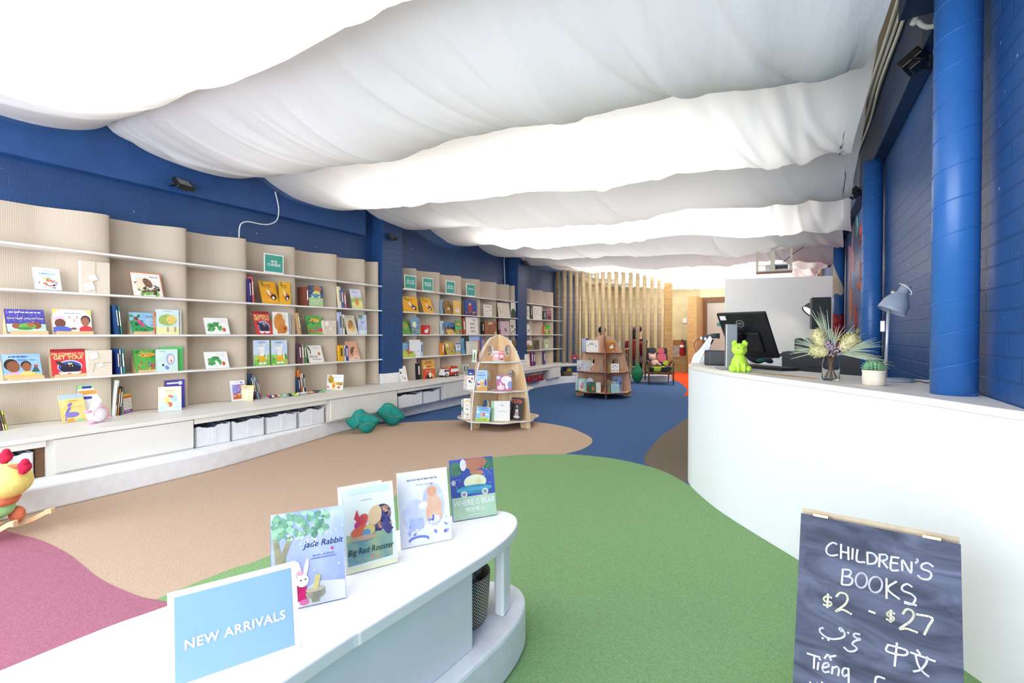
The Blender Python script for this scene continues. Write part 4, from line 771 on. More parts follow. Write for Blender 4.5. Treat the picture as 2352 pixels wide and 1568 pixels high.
# ------------------------------------------------------------------ plywood rocket-shaped book displays
def rocket(C, rz, label, wood, edge, tag_edge):
    t = thing('rocket_bookshelf', label, 'book display', (C.x, C.y, 0.0012), rz, 'rocket-shaped plywood book displays')
    H = 1.2; R = 0.527; n = 26
    ol = [(-R*math.sqrt(max(0, 1-(i/n)**2)), H*i/n) for i in range(n)]+[(R*math.sqrt(max(0, 1-(i/n)**2)), H*i/n) for i in range(n, -1, -1)]
    ol += [(R-0.14, 0), (R-0.15, 0.055), (R-0.20, 0.088), (-(R-0.20), 0.088), (-(R-0.15), 0.055), (-(R-0.14), 0)]
    holes = [circ(s*0.17, 0.99, 0.06, ry=0.075) for s in (-1, 1)]+[circ(s*0.235, 0.66, 0.065, ry=0.08) for s in (-1, 1)]+[circ(s*0.26, 0.27, 0.065, ry=0.085) for s in (-1, 1)]
    vs, fs = plate([ol]+holes, 0.018)
    for k in range(2):
        mb = MB()
        for f in fs:
            a, b, c = (Vector(vs[i]) for i in f[:3]); nn = (b-a).cross(c-a)
            mb.f.append(list(f)); mb.m.append(0 if abs(nn.y) > 0.5*nn.length else 1); mb.sm.append(False)
        mb.v = [((v[0], v[1], v[2]) if k == 0 else (-v[1], v[0], v[2])) for v in vs]
        mb.build('crossed_board', [wood, edge], t)
    for z, r in ((0.105, 0.545), (0.48, 0.475), (0.845, 0.365)):
        P = [(r*(0.955+0.045*math.cos(8*a))*math.cos(a), r*(0.955+0.045*math.cos(8*a))*math.sin(a)) for a in [2*PI*i/96 for i in range(96)]]
        m = MB(); nP = len(P); m.add([(x, y, z-0.009) for x, y in P]+[(x, y, z+0.009) for x, y in P], [tuple(range(nP-1, -1, -1)), tuple(range(nP, 2*nP))], 0)
        o0 = len(m.v)-2*nP
        for i in range(nP):
            j = (i+1) % nP; m.f.append([o0+i, o0+j, o0+nP+j, o0+nP+i]); m.m.append(1); m.sm.append(True)
        m.build('scalloped_shelf', [wood, edge], t)
    return t
pine = woodmat('pine_ply', '#dcb98c', '#efd6b2', scale=(9, 9, 1.0)); pinkply = woodmat('pinkish_ply', '#c99b78', '#dcb594', scale=(9, 9, 1.0))
wedge_ = mat('white_edge_band', '#e8eef2', rough=0.4, noise=0.02); redge = mat('burgundy_edge', '#6e2f2c', rough=0.5, noise=0.1)
F1 = at(1082, 988, 0); F2 = at(1218, 985, 0); Mm = (F1+F2)/2; hh = (F2-F1)/2; RC1 = Mm+Vector((-hh.y, hh.x, 0))
RA1 = math.atan2((F2-RC1).y, (F2-RC1).x)
rocket(RC1, RA1, 'rocket-shaped pine book display with white edges, on the tan carpet', pine, wedge_, 0)
f3 = at(1386, 917.5, 0); vd = Vector((f3.x, f3.y, 0)).normalized(); RC2 = f3+vd*0.527
RA2 = math.atan2(-vd.y, -vd.x)+0.1
rocket(RC2, RA2, 'rocket-shaped book display with dark red edges, on the blue carpet', pinkply, redge, 0)
Z1, Z2, Z3 = 0.1155, 0.4905, 0.8555
def rb(x0, x1, y0, yt, z, label, cover, art=(), lean=9, t=.012, y1=None, spine=None, roll=0):
    C, a = (RC1, RA1) if x1 < 1300 else (RC2, RA2); r = {Z1: .535, Z2: .465, Z3: .355}[z]; best = None; ca, sa = math.cos(a), math.sin(a)
    xm = (x0+x1)/2
    qx, qy = ((1, -1) if xm > 1083 else (-1, -1)) if x1 < 1300 else ((1, -1) if xm < 1384 else (1, 1))
    for k in range(60):     # slide and turn the book until it stands on the tier clear of the boards
        for sl in (0, .12, -.12, .24, -.24, .36, -.36):
            for ln in (lean, lean*.3):
                yy = y0-k*.2; ye = yy-sl*(x1-x0); M, w, h = book_geo((x0, yy), (x1, ye), yt, ln, t, z, roll)
                bad = k*.0006+abs(sl)*.01+(.004 if ln != lean else 0)
                for u in (-.5, .5):
                    for d in (-t, 0):
                        for q in (0, h):
                            p = M @ Vector((u*w, d, q)); dx, dy = p.x-C.x, p.y-C.y; px, py = (dx*ca+dy*sa)*qx, (-dx*sa+dy*ca)*qy
                            if q == 0: bad += max(0, math.hypot(px, py)-r)*3
                            bad += (max(0, .011-px)+max(0, .011-py))*2
                if best is None or bad < best[0]-1e-6: best = (bad, yy, ln, ye)
    return bench_book((x0, best[1]), (x1, best[3]), yt, label, cover, art, lean=best[2], t=t, spine=spine, z=z, wall=False, roll=roll)
# near rocket
rb(1132, 1158, 833.5, 806, Z3, 'pink and white small book on the top tier of the near rocket display', '#e8848c', [('r', 0, 0, 1, .12, '#a8dcb0'), ('r', 0, .12, .5, 1, '#f0b8c0'), ('r', 0, .85, .5, 1, '#f8f0f2'), ('e', .3, .55, .18, .12, '#f8f4f4'), ('e', .75, .5, .16, .12, '#f8f4f4'), ('e', .8, .2, .1, .05, '#3a2a34'), ('l', .7, .85, .4, .07, '#f4dcdc')], lean=7)
rb(1085.5, 1094, 833, 803, Z3, 'narrow white book with green plant on the left of the top rocket tier', '#f2f0e8', [('e', .5, .5, .22, .3, '#3f8a4c'), ('e', .35, .2, .12, .15, '#5aa060'), ('e', .65, .2, .12, .15, '#5aa060')], lean=4)
rb(1095.5, 1099, 834, 806, Z3, 'thin brown book edge beside the narrow white plant book', '#8a5a44', lean=4)
rb(1094, 1119, 900, 850, Z2, 'tall pale blue book showing three cartoon animals on a sandy hill', ('#9cc8e8', '#b8d8f0'), [('p', [(0, 0), (1, 0), (1, .2), (.5, .24), (0, .12)], '#e0a850'), ('e', .2, .32, .13, .1, '#c83c2c'), ('e', .24, .42, .1, .07, '#f2e4dc'), ('e', .52, .36, .15, .1, '#f0b428'), ('e', .5, .5, .12, .08, '#f2e8d8'), ('e', .84, .36, .12, .12, '#7a4a9c'), ('e', .86, .5, .07, .08, '#7a4030'), ('l', .45, .86, .6, .025, '#3c6ca8'), ('l', .45, .74, .7, .04, '#2c5a9c'), ('s', 8, .05, .2, .95, .26, .02, .03, ['#f4f0e8'])], lean=12)
rb(1140, 1175, 898, 862, Z2, 'square pink and violet book showing a large white elephant shape', ('#c8708c', '#a87ab8'), [('e', .66, .7, .36, .25, '#f2eef0'), ('e', .7, .4, .12, .3, '#eceaf0'), ('e', .3, .22, .24, .16, '#ecd8d8'), ('e', .28, .42, .05, .14, '#f4eaea', .3), ('e', .9, .4, .16, .22, '#8a9cd4'), ('e', .12, .85, .14, .1, '#d8e4f4')], lean=12)
rb(1072, 1089, 897, 862, Z2, 'white book with coloured balls on the left wing of the near rocket', '#f6f4f2', [('e', .2, .84, .13, .07, '#e8b83c'), ('e', .72, .78, .12, .08, '#d8505c'), ('e', .38, .58, .14, .1, '#2c44a0'), ('e', .6, .5, .09, .07, '#3a9a5c'), ('l', .5, .25, .5, .02, '#b0a8b0')], lean=5)
rb(1064, 1071.5, 896, 863, Z2, 'pale pink patterned book edge beside the coloured ball book', '#e8d8d8', [('s', 6, .1, .2, .9, .8, .03, .06, ['#d88a94'])], lean=4)
rb(1074, 1090, 892, 848, Z2, 'dark blue book behind the coloured ball book', '#2c3c94', [('l', .5, .75, .6, .06, '#e8ecf8')], lean=1)
rb(1091, 1123, 966, 934, Z1, 'sky blue and green book showing two children on a hill', ('#8cc4ee', '#a8d4f4'), [('p', [(0, 0), (1, 0), (1, .22), (.6, .32), (0, .1)], '#b4dc4c'), ('e', .43, .45, .08, .14, '#e8c888'), ('e', .57, .48, .08, .13, '#d85c94'), ('e', .15, .6, .12, .06, '#f4f8fc'), ('e', .82, .5, .12, .06, '#f4f8fc'), ('l', .5, .88, .7, .06, '#3a6cb8'), ('l', .55, .76, .7, .05, '#3a6cb8'), ('l', .5, .1, .7, .04, '#5a8a2c')], lean=12)
rb(1128, 1171, 967, 921, Z1, 'large white book with a pale green spine on the bottom rocket tier', '#f5f6f4', [('r', 0, 0, .16, 1, '#a8d8b0'), ('l', .6, .75, .2, .06, '#c8ccc8'), ('l', .6, .46, .5, .05, '#d4d8d4'), ('s', 24, .2, .05, .98, .95, .004, .008, ['#d0d4d4'])], lean=7, t=.022, spine='#8cc49c')
rb(1171.5, 1197, 963, 913, Z1, 'dark book with large red capital letters and a spotlit grey shape', '#38343c', [('t', 'OLIVIA', .5, .83, .27, '#f07058', 0, .012), ('p', [(.35, .15), (.75, .15), (.62, .66), (.48, .66)], '#a8a4a8'), ('e', .55, .14, .28, .06, '#e4e2e0'), ('e', .55, .42, .12, .1, '#d8d4d4'), ('e', .54, .52, .08, .05, '#26242a'), ('e', .56, .32, .07, .06, '#d88a6c')], lean=8, t=.014, y1=961)
rb(1064, 1081, 962, 915, Z1, 'white book with a yellow arch and tiny creatures on the left wing', '#f6f5f0', [('e', .55, .82, .4, .1, '#ecd060'), ('e', .55, .79, .3, .07, '#f6f5f0'), ('l', .5, .65, .4, .03, '#8a9cc0'), ('l', .5, .45, .3, .06, '#9ab0d8'), ('e', .6, .2, .1, .05, '#d86a3c'), ('s', 6, .1, .05, .9, .3, .02, .03, ['#7ab088', '#d8b04c'])], lean=6)
rb(1059.5, 1063, 960, 917, Z1, 'narrow green and white book edge on the left wing of the near rocket', '#dfe8dc', [('s', 6, .1, .2, .9, .6, .04, .07, ['#2c6a3c'])], lean=3)
# magazines lying flat in the middle tier
mz = at(1143, 894.5, Z2); mo = thing('magazine_stack', 'flat magazines with a red ribbon lying in front of the violet elephant book', 'magazines', (mz.x, mz.y, Z2+0.001), TH+0.25)
mb = MB(); mb.box(-.11, .10, -.045, .055, 0, .004); mb.build('magazine', wash('#c8d0cc', '#8a9aa0', 20), mo)
mb = MB(); mb.box(-.09, .115, -.035, .06, .004, .008); mb.build('magazine', wash('#d8dcd8', '#7a6a8c', 24), mo)
mb = MB(); mb.box(.0, .028, -.048, .06, .008, .0095); mb.box(.0, .028, -.0485, -.0455, -.0, .0095); mb.build('red_ribbon', flat('#e0503c'), mo)
# far rocket
rb(1346, 1374, 811, 781, Z3, 'white book with two tiny figures on the top tier of the far rocket', '#f0efea', [('l', .5, .62, .4, .1, '#7a8090'), ('e', .5, .78, .04, .03, '#c85c5c'), ('e', .17, .55, .05, .07, '#d8a050'), ('e', .82, .52, .05, .07, '#7a94b0')], lean=7)
bench_book((1337, 808), (1353, 808), 777, 'blue and white book peeping over the left shoulder of the far rocket', '#3a3c94', [('r', 0, 0, .5, 1, '#c8d4ec'), ('r', .2, 0, .3, 1, '#7a8cc8')], lean=3, z=Z3, wall=False)
rb(1374.5, 1378, 811, 782, Z3, 'pink and cream book edges behind the white two-figure book', '#d8b4bc', lean=5)
rb(1391, 1413, 811, 783, Z3, 'orange brown book with radiating lines and a white bird', '#b06c30', [('r', 0, .86, 1, 1, '#d8902c'), ('s', 14, .05, .1, .95, .8, .03, .05, ['#8a4c24', '#c88a4c']), ('e', .62, .45, .2, .12, '#f0ebe0'), ('e', .7, .6, .09, .08, '#f0ebe0'), ('e', .8, .1, .08, .04, '#ecd8b8')], lean=7)
rb(1387, 1390, 811.5, 797, Z3, 'small white book edge beside the orange brown bird book', '#ece8e0', lean=3)
rb(1325, 1358, 854.5, 827, Z2, 'silver foil landscape book with purple corners on the middle tier', ('#c4c8ce', '#e4e6ea'), [('s', 5, .02, .05, .2, .3, .03, .06, ['#8a4c7c', '#6a3c6c']), ('s', 5, .78, .05, .98, .35, .03, .06, ['#8a3c54', '#a84c64'])], lean=8)
rb(1403, 1422, 855, 835, Z2, 'small white book with a red roof line on the middle tier', '#f2efea', [('p', [(.1, .58), (.5, .88), (.9, .58), (.85, .55), (.5, .8), (.15, .55)], '#a8382c'), ('e', .14, .2, .08, .08, '#d8743c'), ('e', .84, .2, .09, .09, '#b8502c'), ('e', .42, .2, .1, .12, '#9aa0a8'), ('l', .5, .48, .3, .04, '#8a8078')], lean=8)
rb(1393, 1402, 856, 831, Z2, 'olive and orange forest book on the middle tier of the far rocket', ('#6a6a3c', '#c08030'), lean=5)
rb(1378, 1382.5, 857, 826, Z2, 'grey book edge standing by the front fin of the far rocket', '#a89a88', lean=3)
rb(1329, 1345, 900, 871, Z1, 'white book with a pink tower of animals on the bottom tier', '#e8eef4', [('e', .5, .35, .26, .2, '#d88a90'), ('e', .58, .6, .12, .16, '#d07a84'), ('r', 0, 0, 1, .1, '#d8d8a0'), ('l', .5, .86, .5, .04, '#a8b0c8')], lean=9)
rb(1321.5, 1346, 896, 868, Z1, 'mint and white book behind the pink tower book', '#a4dccc', [('r', 0, 0, .14, 1, '#f0f2f0'), ('s', 8, .2, .2, .9, .9, .03, .04, ['#e8c84c', '#5a94a0'])], lean=3)
rb(1352, 1369, 902, 878, Z1, 'dark green forest book showing an orange animal', ('#2c5c4c', '#3f7a54'), [('e', .6, .4, .24, .2, '#d8783c'), ('s', 8, .1, .1, .9, .8, .03, .05, ['#1f4a3c', '#6a9a44'])], lean=7)
rb(1366, 1380, 901, 878, Z1, 'plain white book beside the dark green forest book', '#efeeea', lean=3)
rb(1403.5, 1423, 902, 876, Z1, 'sky blue and green book with a ring of small figures', ('#9ccce8', '#a8d8b0'), [('r', .05, .8, .4, .94, '#d85c3c'), ('r', .55, .8, .95, .94, '#4c7ac0'), ('s', 14, .15, .15, .85, .6, .025, .04, ['#3a4a5c', '#d8503c', '#e8c84c', '#f4f0e8'])], lean=9)
rb(1405.5, 1429, 899, 864, Z1, 'tall lilac mountain book behind the ring-of-figures book', ('#b8bcdc', '#8a9cc8'), [('p', [(.1, .5), (.4, .8), (.7, .6), (.95, .7), (.95, .45), (.1, .4)], '#5a74b0')], lean=3)
rb(1393.5, 1402, 903, 872, Z1, 'grey brown woodland book near the front fin of the far rocket', ('#7a7868', '#a89858'), lean=5)

# ------------------------------------------------------------------ curved display bench in the foreground
TB = [(-1.50, -1.0), (-1.49, 0.33), (-1.46, 0.63), (-1.40, 0.90), (-1.27, 1.36), (-1.15, 1.62), (-1.06, 1.695), (-0.98, 1.685), (-0.92, 1.61), (-0.888, 1.48), (-0.885, 1.30), (-0.915, 0.87), (-0.925, 0.62), (-0.93, -1.0)]
tb = [(p.x, p.y) for p in smooth_pts([(a, b, 0) for a, b in TB], 5)]
tbl = thing('display_bench', 'white curved display bench in the foreground carrying the new arrivals', 'bench', (-1.2, 0.5, 0.16))
def loc(pts): return [(x+1.2, y-0.5) for x, y in pts]
mb = MB(); mb.prism(loc(tb), 0.272, 0.310); mb.build('bench_top', white, tbl, bevel=0.006, seg=3)
mb = MB(); mb.prism(loc([(-0.945, -0.95), (-0.945, 0.62), (-0.94, 0.87), (-0.915, 1.300), (-0.930, 1.301), (-0.955, 0.87), (-0.96, 0.62), (-0.96, -0.95)]), 0.002, 0.27); mb.build('side_panel', mat('pale_grey_panel', '#e6e8ec', rough=0.4, noise=0.01), tbl)
mb = MB(); mb.prism(loc([(-0.985, -0.95), (-0.985, 1.25), (-0.97, 1.27), (-0.96, 1.26), (-0.96, -0.95)]), 0.002, 0.27); mb.build('inner_frame', white, tbl)
mb = MB(); mb.prism(loc([(p[0], p[1]) for p in [(-0.955, 1.50), (-0.915, 1.50), (-0.925, 1.56), (-0.955, 1.615), (-0.99, 1.64), (-1.01, 1.61)]]), 0.0015, 0.271); mb.build('post', white, tbl, bevel=0.008)
mb = MB(); mb.prism(loc([(-1.47, -0.95), (-1.46, 0.33), (-1.43, 0.63), (-1.37, 0.90), (-1.25, 1.33), (-1.13, 1.57), (-1.115, 1.56), (-1.23, 1.31), (-1.35, 0.89), (-1.41, 0.62), (-1.44, 0.33), (-1.45, -0.95)]), 0.0015, 0.271); mb.build('back_panel', white, tbl)
cx, cy = -1.2, 0.6
kb = []
for i, p in enumerate(tb):
    a, b = Vector(tb[max(0, i-1)]), Vector(tb[min(len(tb)-1, i+1)]); d = (b-a).normalized(); kb.append((p[0]-d.y*0.03, p[1]+d.x*0.03))
mb = MB(); mb.prism(kb, 0.0025, 0.16); struct(mb.build('trim_10', concW, bevel=0.012))
# patterned basket with plush toys in the open end
bk = at(1115, 1425, 0.162); zig = mat('black_white_zigzag', '#222222', rough=0.9, noise=0.0); N = zig.node_tree.nodes; L = zig.node_tree.links
g = N.new('ShaderNodeTexCoord'); sp = N.new('ShaderNodeSeparateXYZ'); L.new(g.outputs['Object'], sp.inputs[0])
at2 = N.new('ShaderNodeMath'); at2.operation = 'ARCTAN2'; L.new(sp.outputs[1], at2.inputs[0]); L.new(sp.outputs[0], at2.inputs[1])
pp = N.new('ShaderNodeMath'); pp.operation = 'PINGPONG'; pp.inputs[1].default_value = 0.075; L.new(at2.outputs[0], pp.inputs[0])
s1 = N.new('ShaderNodeMath'); s1.operation = 'MULTIPLY_ADD'; s1.inputs[1].default_value = 0.16; L.new(pp.outputs[0], s1.inputs[0]); L.new(sp.outputs[2], s1.inputs[2])
s2 = N.new('ShaderNodeMath'); s2.operation = 'PINGPONG'; s2.inputs[1].default_value = 0.0058; L.new(s1.outputs[0], s2.inputs[0])
s3 = N.new('ShaderNodeMath'); s3.operation = 'GREATER_THAN'; s3.inputs[1].default_value = 0.0031; L.new(s2.outputs[0], s3.inputs[0])
mx = N.new('ShaderNodeMix'); mx.data_type = 'RGBA'; mx.inputs[6].default_value = (*srgb('#23232a'), 1); mx.inputs[7].default_value = (*srgb('#cfc4ac'), 1); L.new(s3.outputs[0], mx.inputs[0]); L.new(mx.outputs[2], N['Principled BSDF'].inputs['Base Color'])
bs = thing('zigzag_basket', 'black and cream zigzag basket tucked in the open end of the display bench', 'basket', (-1.05, 1.42, 0.1615))
mb = MB(); mb.lathe([(0.0, 0.0), (0.088, 0.0), (0.096, 0.02), (0.104, 0.10), (0.108, 0.175), (0.103, 0.175), (0.097, 0.10), (0.088, 0.02), (0.0, 0.012)], n=48); mb.build('basket_body', zig, bs)
pl = thing('plush_toy', 'grey brown plush toy lying in the zigzag basket', 'plush toy', (-1.05, 1.42, 0.268))
fur = mat('grey_brown_fur', '#8a7f78', rough=0.95, noise=0.25, scale=60, bump=0.6)
mb = MB(); mb.ball((0.0, -0.005, 0.02), (0.068, 0.068, 0.062), 20, 12); mb.ball((0.035, 0.02, 0.075), (0.035, 0.04, 0.035), 16, 10); mb.ball((0.06, -0.025, 0.06), (0.014, 0.022, 0.026)); mb.build('plush_body', fur, pl)
mb = MB(); mb.ball((0.02, 0.045, 0.105), (0.018, 0.018, 0.026), 12, 8); mb.build('red_tuft', mat('red_felt', '#b02436', rough=0.9, noise=0.1), pl)

# sign and books on the display bench
TZ = 0.4702
def tb_book(bl, br, yt, label, cover, art, lean=13, t=.01, spine=None):
    return bench_book(bl, br, yt, label, cover, art, lean=lean, t=t, spine=spine, z=TZ, wall=False)
TREE = [('p', [(.02, .0), (.2, .0), (.17, .3), (.2, .55), (.3, .75), (.22, .74), (.14, .58), (.1, .72), (.02, .78), (.06, .5)], ('#a8a080', '#8a8a6c', 30)), ('s', 60, .02, .72, .78, .99, .022, .05, [('#8cbc94', '#6a9a80', 40), ('#b4dcb4', '#8ac09c', 40), ('#5a8a74', '#7ab08c', 40)]), ('s', 34, .2, .66, .7, .9, .006, .014, ['#eef4f0'])]
tb_book((622, 1412), (795, 1373), 1172, 'pale blue watercolour book with a tree and mortar, titled in dark italics', ('#9fafee', '#ccd8f8', 6), TREE+[('p', [(0, 0), (1, 0), (1, .2), (.6, .24), (.3, .1), (0, .12)], ('#e8ecea', '#f2f0e4', 12)), ('t', 'Jade Rabbit', .70, .63, .092, '#1d2a54', 0, .003, .25), ('l', .7, .5, .3, .014, '#7a88b8'), ('l', .7, .47, .34, .014, '#7a88b8'), ('s', 18, .3, .35, .98, .8, .005, .011, ['#f8f8fc']), ('e', .82, .555, .02, .016, '#e05080'), ('e', .36, .38, .035, .1, '#f8e8ea', .15), ('e', .46, .39, .03, .1, '#f8e8ea', -.2), ('p', [(.24, .06), (.46, .07), (.46, .24), (.3, .3), (.25, .22)], ('#d81c74', '#b81850', 30)), ('e', .41, .27, .085, .065, '#faf4f4'), ('e', .38, .35, .05, .025, '#e8b0c8'), ('e', .39, .275, .012, .008, '#4a3a44'), ('e', .45, .28, .012, .008, '#4a3a44'), ('e', .58, .12, .13, .06, ('#b8b094', '#8a9080', 40)), ('e', .58, .16, .13, .025, '#cfc8ac'), ('r', .53, .03, .63, .07, '#a09a84'), ('p', [(.55, .16), (.61, .16), (.66, .3), (.58, .31)], '#e8dc8c'), ('e', .43, .05, .06, .03, '#e878b0')], t=.006)
tb_book((795, 1322), (915, 1291), 1112, 'cream watercolour book showing a large red-combed rooster', ('#eef6ec', '#f8f8e8', 5), [('r', .0, .95, 1, 1, '#f6f6d8'), ('r', .0, 0, 1, .06, '#f4f4cc'), ('p', [(.04, .08), (.9, .1), (.93, .45), (.6, .5), (.3, .42), (.04, .44)], ('#6f9ea0', '#b4c48a', 12)), ('p', [(.1, .9), (.9, .9), (.9, .98), (.1, .97)], ('#cfe8f0', '#e4f2f4', 8)), ('e', .70, .58, .20, .17, ('#3f3a70', '#c89a6c', 40), -.6), ('s', 26, .66, .42, .92, .72, .012, .03, ['#34346c', '#d8a878', '#5a5490', '#26264c']), ('e', .82, .50, .09, .14, '#4c4a80', .2), ('e', .60, .62, .13, .12, '#e8c89c', -.4), ('e', .34, .57, .16, .06, '#d85c54', .9), ('p', [(.20, .62), (.26, .72), (.30, .63), (.36, .66), (.4, .56), (.3, .54)], '#d4484c'), ('e', .24, .53, .04, .04, '#c03c8c'), ('e', .32, .46, .2, .06, '#e0704c', .15), ('e', .48, .46, .11, .06, '#d8c878'), ('e', .42, .43, .08, .045, '#6a9cc0'), ('e', .36, .38, .25, .03, '#c8a888'), ('t', 'Big Red Rooster', .48, .23, .10, '#14343c', 0, .004, .25), ('s', 5, .4, .12, .72, .16, .008, .012, ['#e87a94']), ('l', .45, .82, .2, .012, '#b8c8c8')], t=.007)
tb_book((786, 1309), (888, 1281), 1110, 'plain white book edge showing behind the rooster book', '#f8f8f4', [], t=.006, lean=10)
tb_book((921, 1262), (1038, 1238), 1079, 'white book with a peach robed figure and blue watercolour dragon', ('#f2f4fc', '#fafafc', 5), [('e', .68, .52, .22, .3, ('#c8d0f8', '#e4e8fc', 9)), ('e', .3, .4, .25, .22, ('#d4dcf8', '#f0f2fc', 9)), ('p', [(.52, .3), (.84, .3), (.84, .55), (.74, .66), (.58, .66), (.53, .5)], ('#ecb894', '#f4d0b4', 14)), ('e', .66, .70, .1, .07, '#e8b08c'), ('e', .47, .52, .09, .05, '#f8f8fa', .3), ('e', .7, .32, .09, .05, '#f6eef0'), ('p', [(.18, .2), (.46, .22), (.46, .36), (.2, .36)], '#bccaf0'), ('s', 18, .05, .12, .95, .35, .012, .03, ['#8c9ce0', '#b4c0f0', '#f8f8fc', '#6a78d0']), ('e', .35, .08, .2, .05, '#7a88dc'), ('e', .35, .06, .17, .04, '#f8f8fc'), ('l', .48, .87, .6, .022, '#9a9aa8'), ('l', .5, .8, .3, .014, '#c0c0c8'), ('e', .66, .8, .018, .014, '#e080a0')], t=.006)
tb_book((1041, 1199), (1142, 1182), 1052, 'night blue book with a teal car under a bear, farthest on the display bench', ('#4458a4', '#5568b8', 7), [('r', 0, 0, 1, .37, ('#b4d4b4', '#c8e0c4', 6)), ('e', .12, .84, .16, .12, ('#3c6a5c', '#5a8a6c', 20)), ('e', .86, .88, .18, .1, ('#3c6a5c', '#5a8a6c', 20)), ('e', .58, .92, .26, .12, ('#c4886c', '#b07058', 14)), ('e', .52, .82, .08, .12, '#b87c62'), ('e', .3, .9, .07, .1, '#e4e0ec'), ('e', .62, .74, .14, .05, '#c08468'), ('s', 26, .05, .42, .97, .82, .005, .009, ['#dfe6fa']), ('e', .55, .60, .26, .12, ('#d8e0b4', '#e8ecc8', 14)), ('e', .52, .48, .40, .075, ('#4f9cb8', '#3f88a8', 10)), ('r', .12, .46, .92, .51, '#5aa8c4'), ('e', .28, .41, .075, .055, '#d8dcd4'), ('e', .28, .41, .04, .03, '#8a9a98'), ('e', .76, .42, .075, .055, '#d8dcd4'), ('e', .76, .42, .04, .03, '#8a9a98'), ('e', .06, .62, .05, .045, '#c8ccd8'), ('e', .62, .6, .06, .05, '#e4dca4'), ('t', 'WHERE IS BEAR', .5, .27, .135, '#f6faf4', 0, .008), ('t', '熊在哪儿', .5, .15, .085, '#f6faf4', 0, .004), ('l', .5, .06, .3, .014, '#e4f0e0')], t=.008)
# the light blue sign
b0, b1 = at(386, 1598, TZ), at(690, 1490, TZ); sw = (b1-b0).length; sa = math.atan2(b1.y-b0.y, b1.x-b0.x)
sg = thing('tabletop_sign', 'light blue new arrivals sign at the near end of the display bench', 'sign', ((b0.x+b1.x)/2, (b0.y+b1.y)/2, TZ+0.0006)); sg.rotation_euler = (-math.radians(14), 0, sa)
SHh = 0.193
mb = MB(); mb.box(-sw/2, sw/2, 0.0, 0.004, 0.0, SHh); mb.prism([(0.004, 0.1), (0.004, 0.11), (0.095, 0.0245), (0.085, 0.0215)], -0.03, 0.03, fn=lambda u, v, q: (q, u, v)); mb.build('white_board', flat('#fbfcfe'), sg)
mb = MB(); e = 0.012; mb.poly([(-sw/2+e, -.0008, e), (sw/2-e, -.0008, e), (sw/2-e, -.0008, SHh-e), (-sw/2+e, -.0008, SHh-e)]); mb.build('blue_panel', wash('#97bcda', '#9fc3df', 3), sg, fixn=False)
mb = MB(); vs, fs = text_geo('NEW ARRIVALS', 0.0265, 0, .03, 0, 1.1); mb.add([(x*.98, -.0016, .083+z) for x, _, z in vs], fs); mb.build('lettering', flat('#ffffff'), sg, fixn=False)
# ------------------------------------------------------------------ white curved reception counter
CT = 0.955
CF = [(0.655, 2.12), (0.56, 2.24), (0.42, 2.46), (0.20, 2.74), (0.02, 2.97), (-0.25, 3.29), (-0.45, 3.55), (-0.62, 3.83), (-0.73, 4.06), (-0.775, 4.30), (-0.755, 4.55), (-0.65, 4.75), (-0.48, 4.80), (-0.32, 4.70)]
CB = [(-0.26, 4.5), (-0.16, 4.2), (-0.01, 3.85), (0.17, 3.65), (0.34, 3.52), (0.655, 3.37)]
cf = [(p.x, p.y) for p in smooth_pts([(a, b, 0) for a, b in CF+CB], 6)]
counter = thing('reception_counter', 'white curved reception counter on the right, holding a monitor and flowers', 'counter', (-0.1, 3.2, 0.0032))
cpoly = [(x+0.1, y-3.2) for x, y in cf]
mb = MB(); mb.prism(cpoly, 0, CT-0.034, smooth=False); o = mb.build('curved_front', mat('counter_white', '#f2f3f6', rough=0.6, noise=0.01, scale=4), counter)
mb = MB(); mb.prism(cpoly, CT-0.0338, CT-0.0032); mb.build('counter_top', mat('counter_top_white', '#f0e9e0', rough=0.5, noise=0.015), counter, bevel=0.008, seg=3)
CZt = CT+0.0008
black = mat('black_plastic', '#1b1b1e', rough=0.42, noise=0.1, scale=8); dgrey = mat('dark_grey_plastic', '#3a3b40', rough=0.5, noise=0.08)
steel = mat('brushed_aluminium', '#b9bcc0', rough=0.35, metal=0.75, noise=0.06, stretch=(1, 1, 20)); wht = mat('white_plastic', '#ececec', rough=0.4, noise=0.02)
rt = Vector((math.cos(TH), math.sin(TH), 0)); fw_ = Vector((-math.sin(TH), math.cos(TH), 0))
def aim(p): return math.atan2(-p.x, p.y)      # heading that turns local -y to the camera
# monitor seen from behind
mp = at(1700, 846, CZt); mon = thing('computer_monitor', 'black computer monitor seen from behind on an aluminium stand', 'monitor', (mp.x, mp.y, CZt), 0)
wd = (rt*math.cos(0.95)-fw_*math.sin(0.95)).normalized(); sn_ = (rt*math.sin(0.95)+fw_*math.cos(0.95)).normalized(); tl = math.radians(33)
up = (Vector((0, 0, 1))*math.cos(tl)-sn_*math.sin(tl)); nrm = wd.cross(up).normalized()
cen = atdepth(1717, 769, mp.dot(fw_)+0.03)-Vector((mp.x, mp.y, CZt))
Mm_ = Matrix(((wd.x, nrm.x, up.x, cen.x), (wd.y, nrm.y, up.y, cen.y), (wd.z, nrm.z, up.z, cen.z), (0, 0, 0, 1)))
sgn = 1 if nrm.dot(-fw_) > 0 else -1      # side that faces the camera
mb = MB(); mb.mbox(Mm_, 0.36, 0.022, 0.385); mb.build('screen_housing', black, mon, bevel=0.01, seg=3)
mb = MB(); mb.mbox(Mm_ @ TR(0, sgn*0.022, -0.05), 0.20, 0.024, 0.17); mb.build('back_bulge', black, mon, bevel=0.014, seg=3)
mb = MB(); mb.mbox(Mm_ @ TR(0, -sgn*0.0125, 0), 0.335, 0.002, 0.355); mb.build('screen', mat('dark_screen', '#101216', rough=0.15, noise=0), mon)
lg = MB(); ly = sgn*0.0118
LM = Mm_ @ TR(-0.02, 0, 0.105)
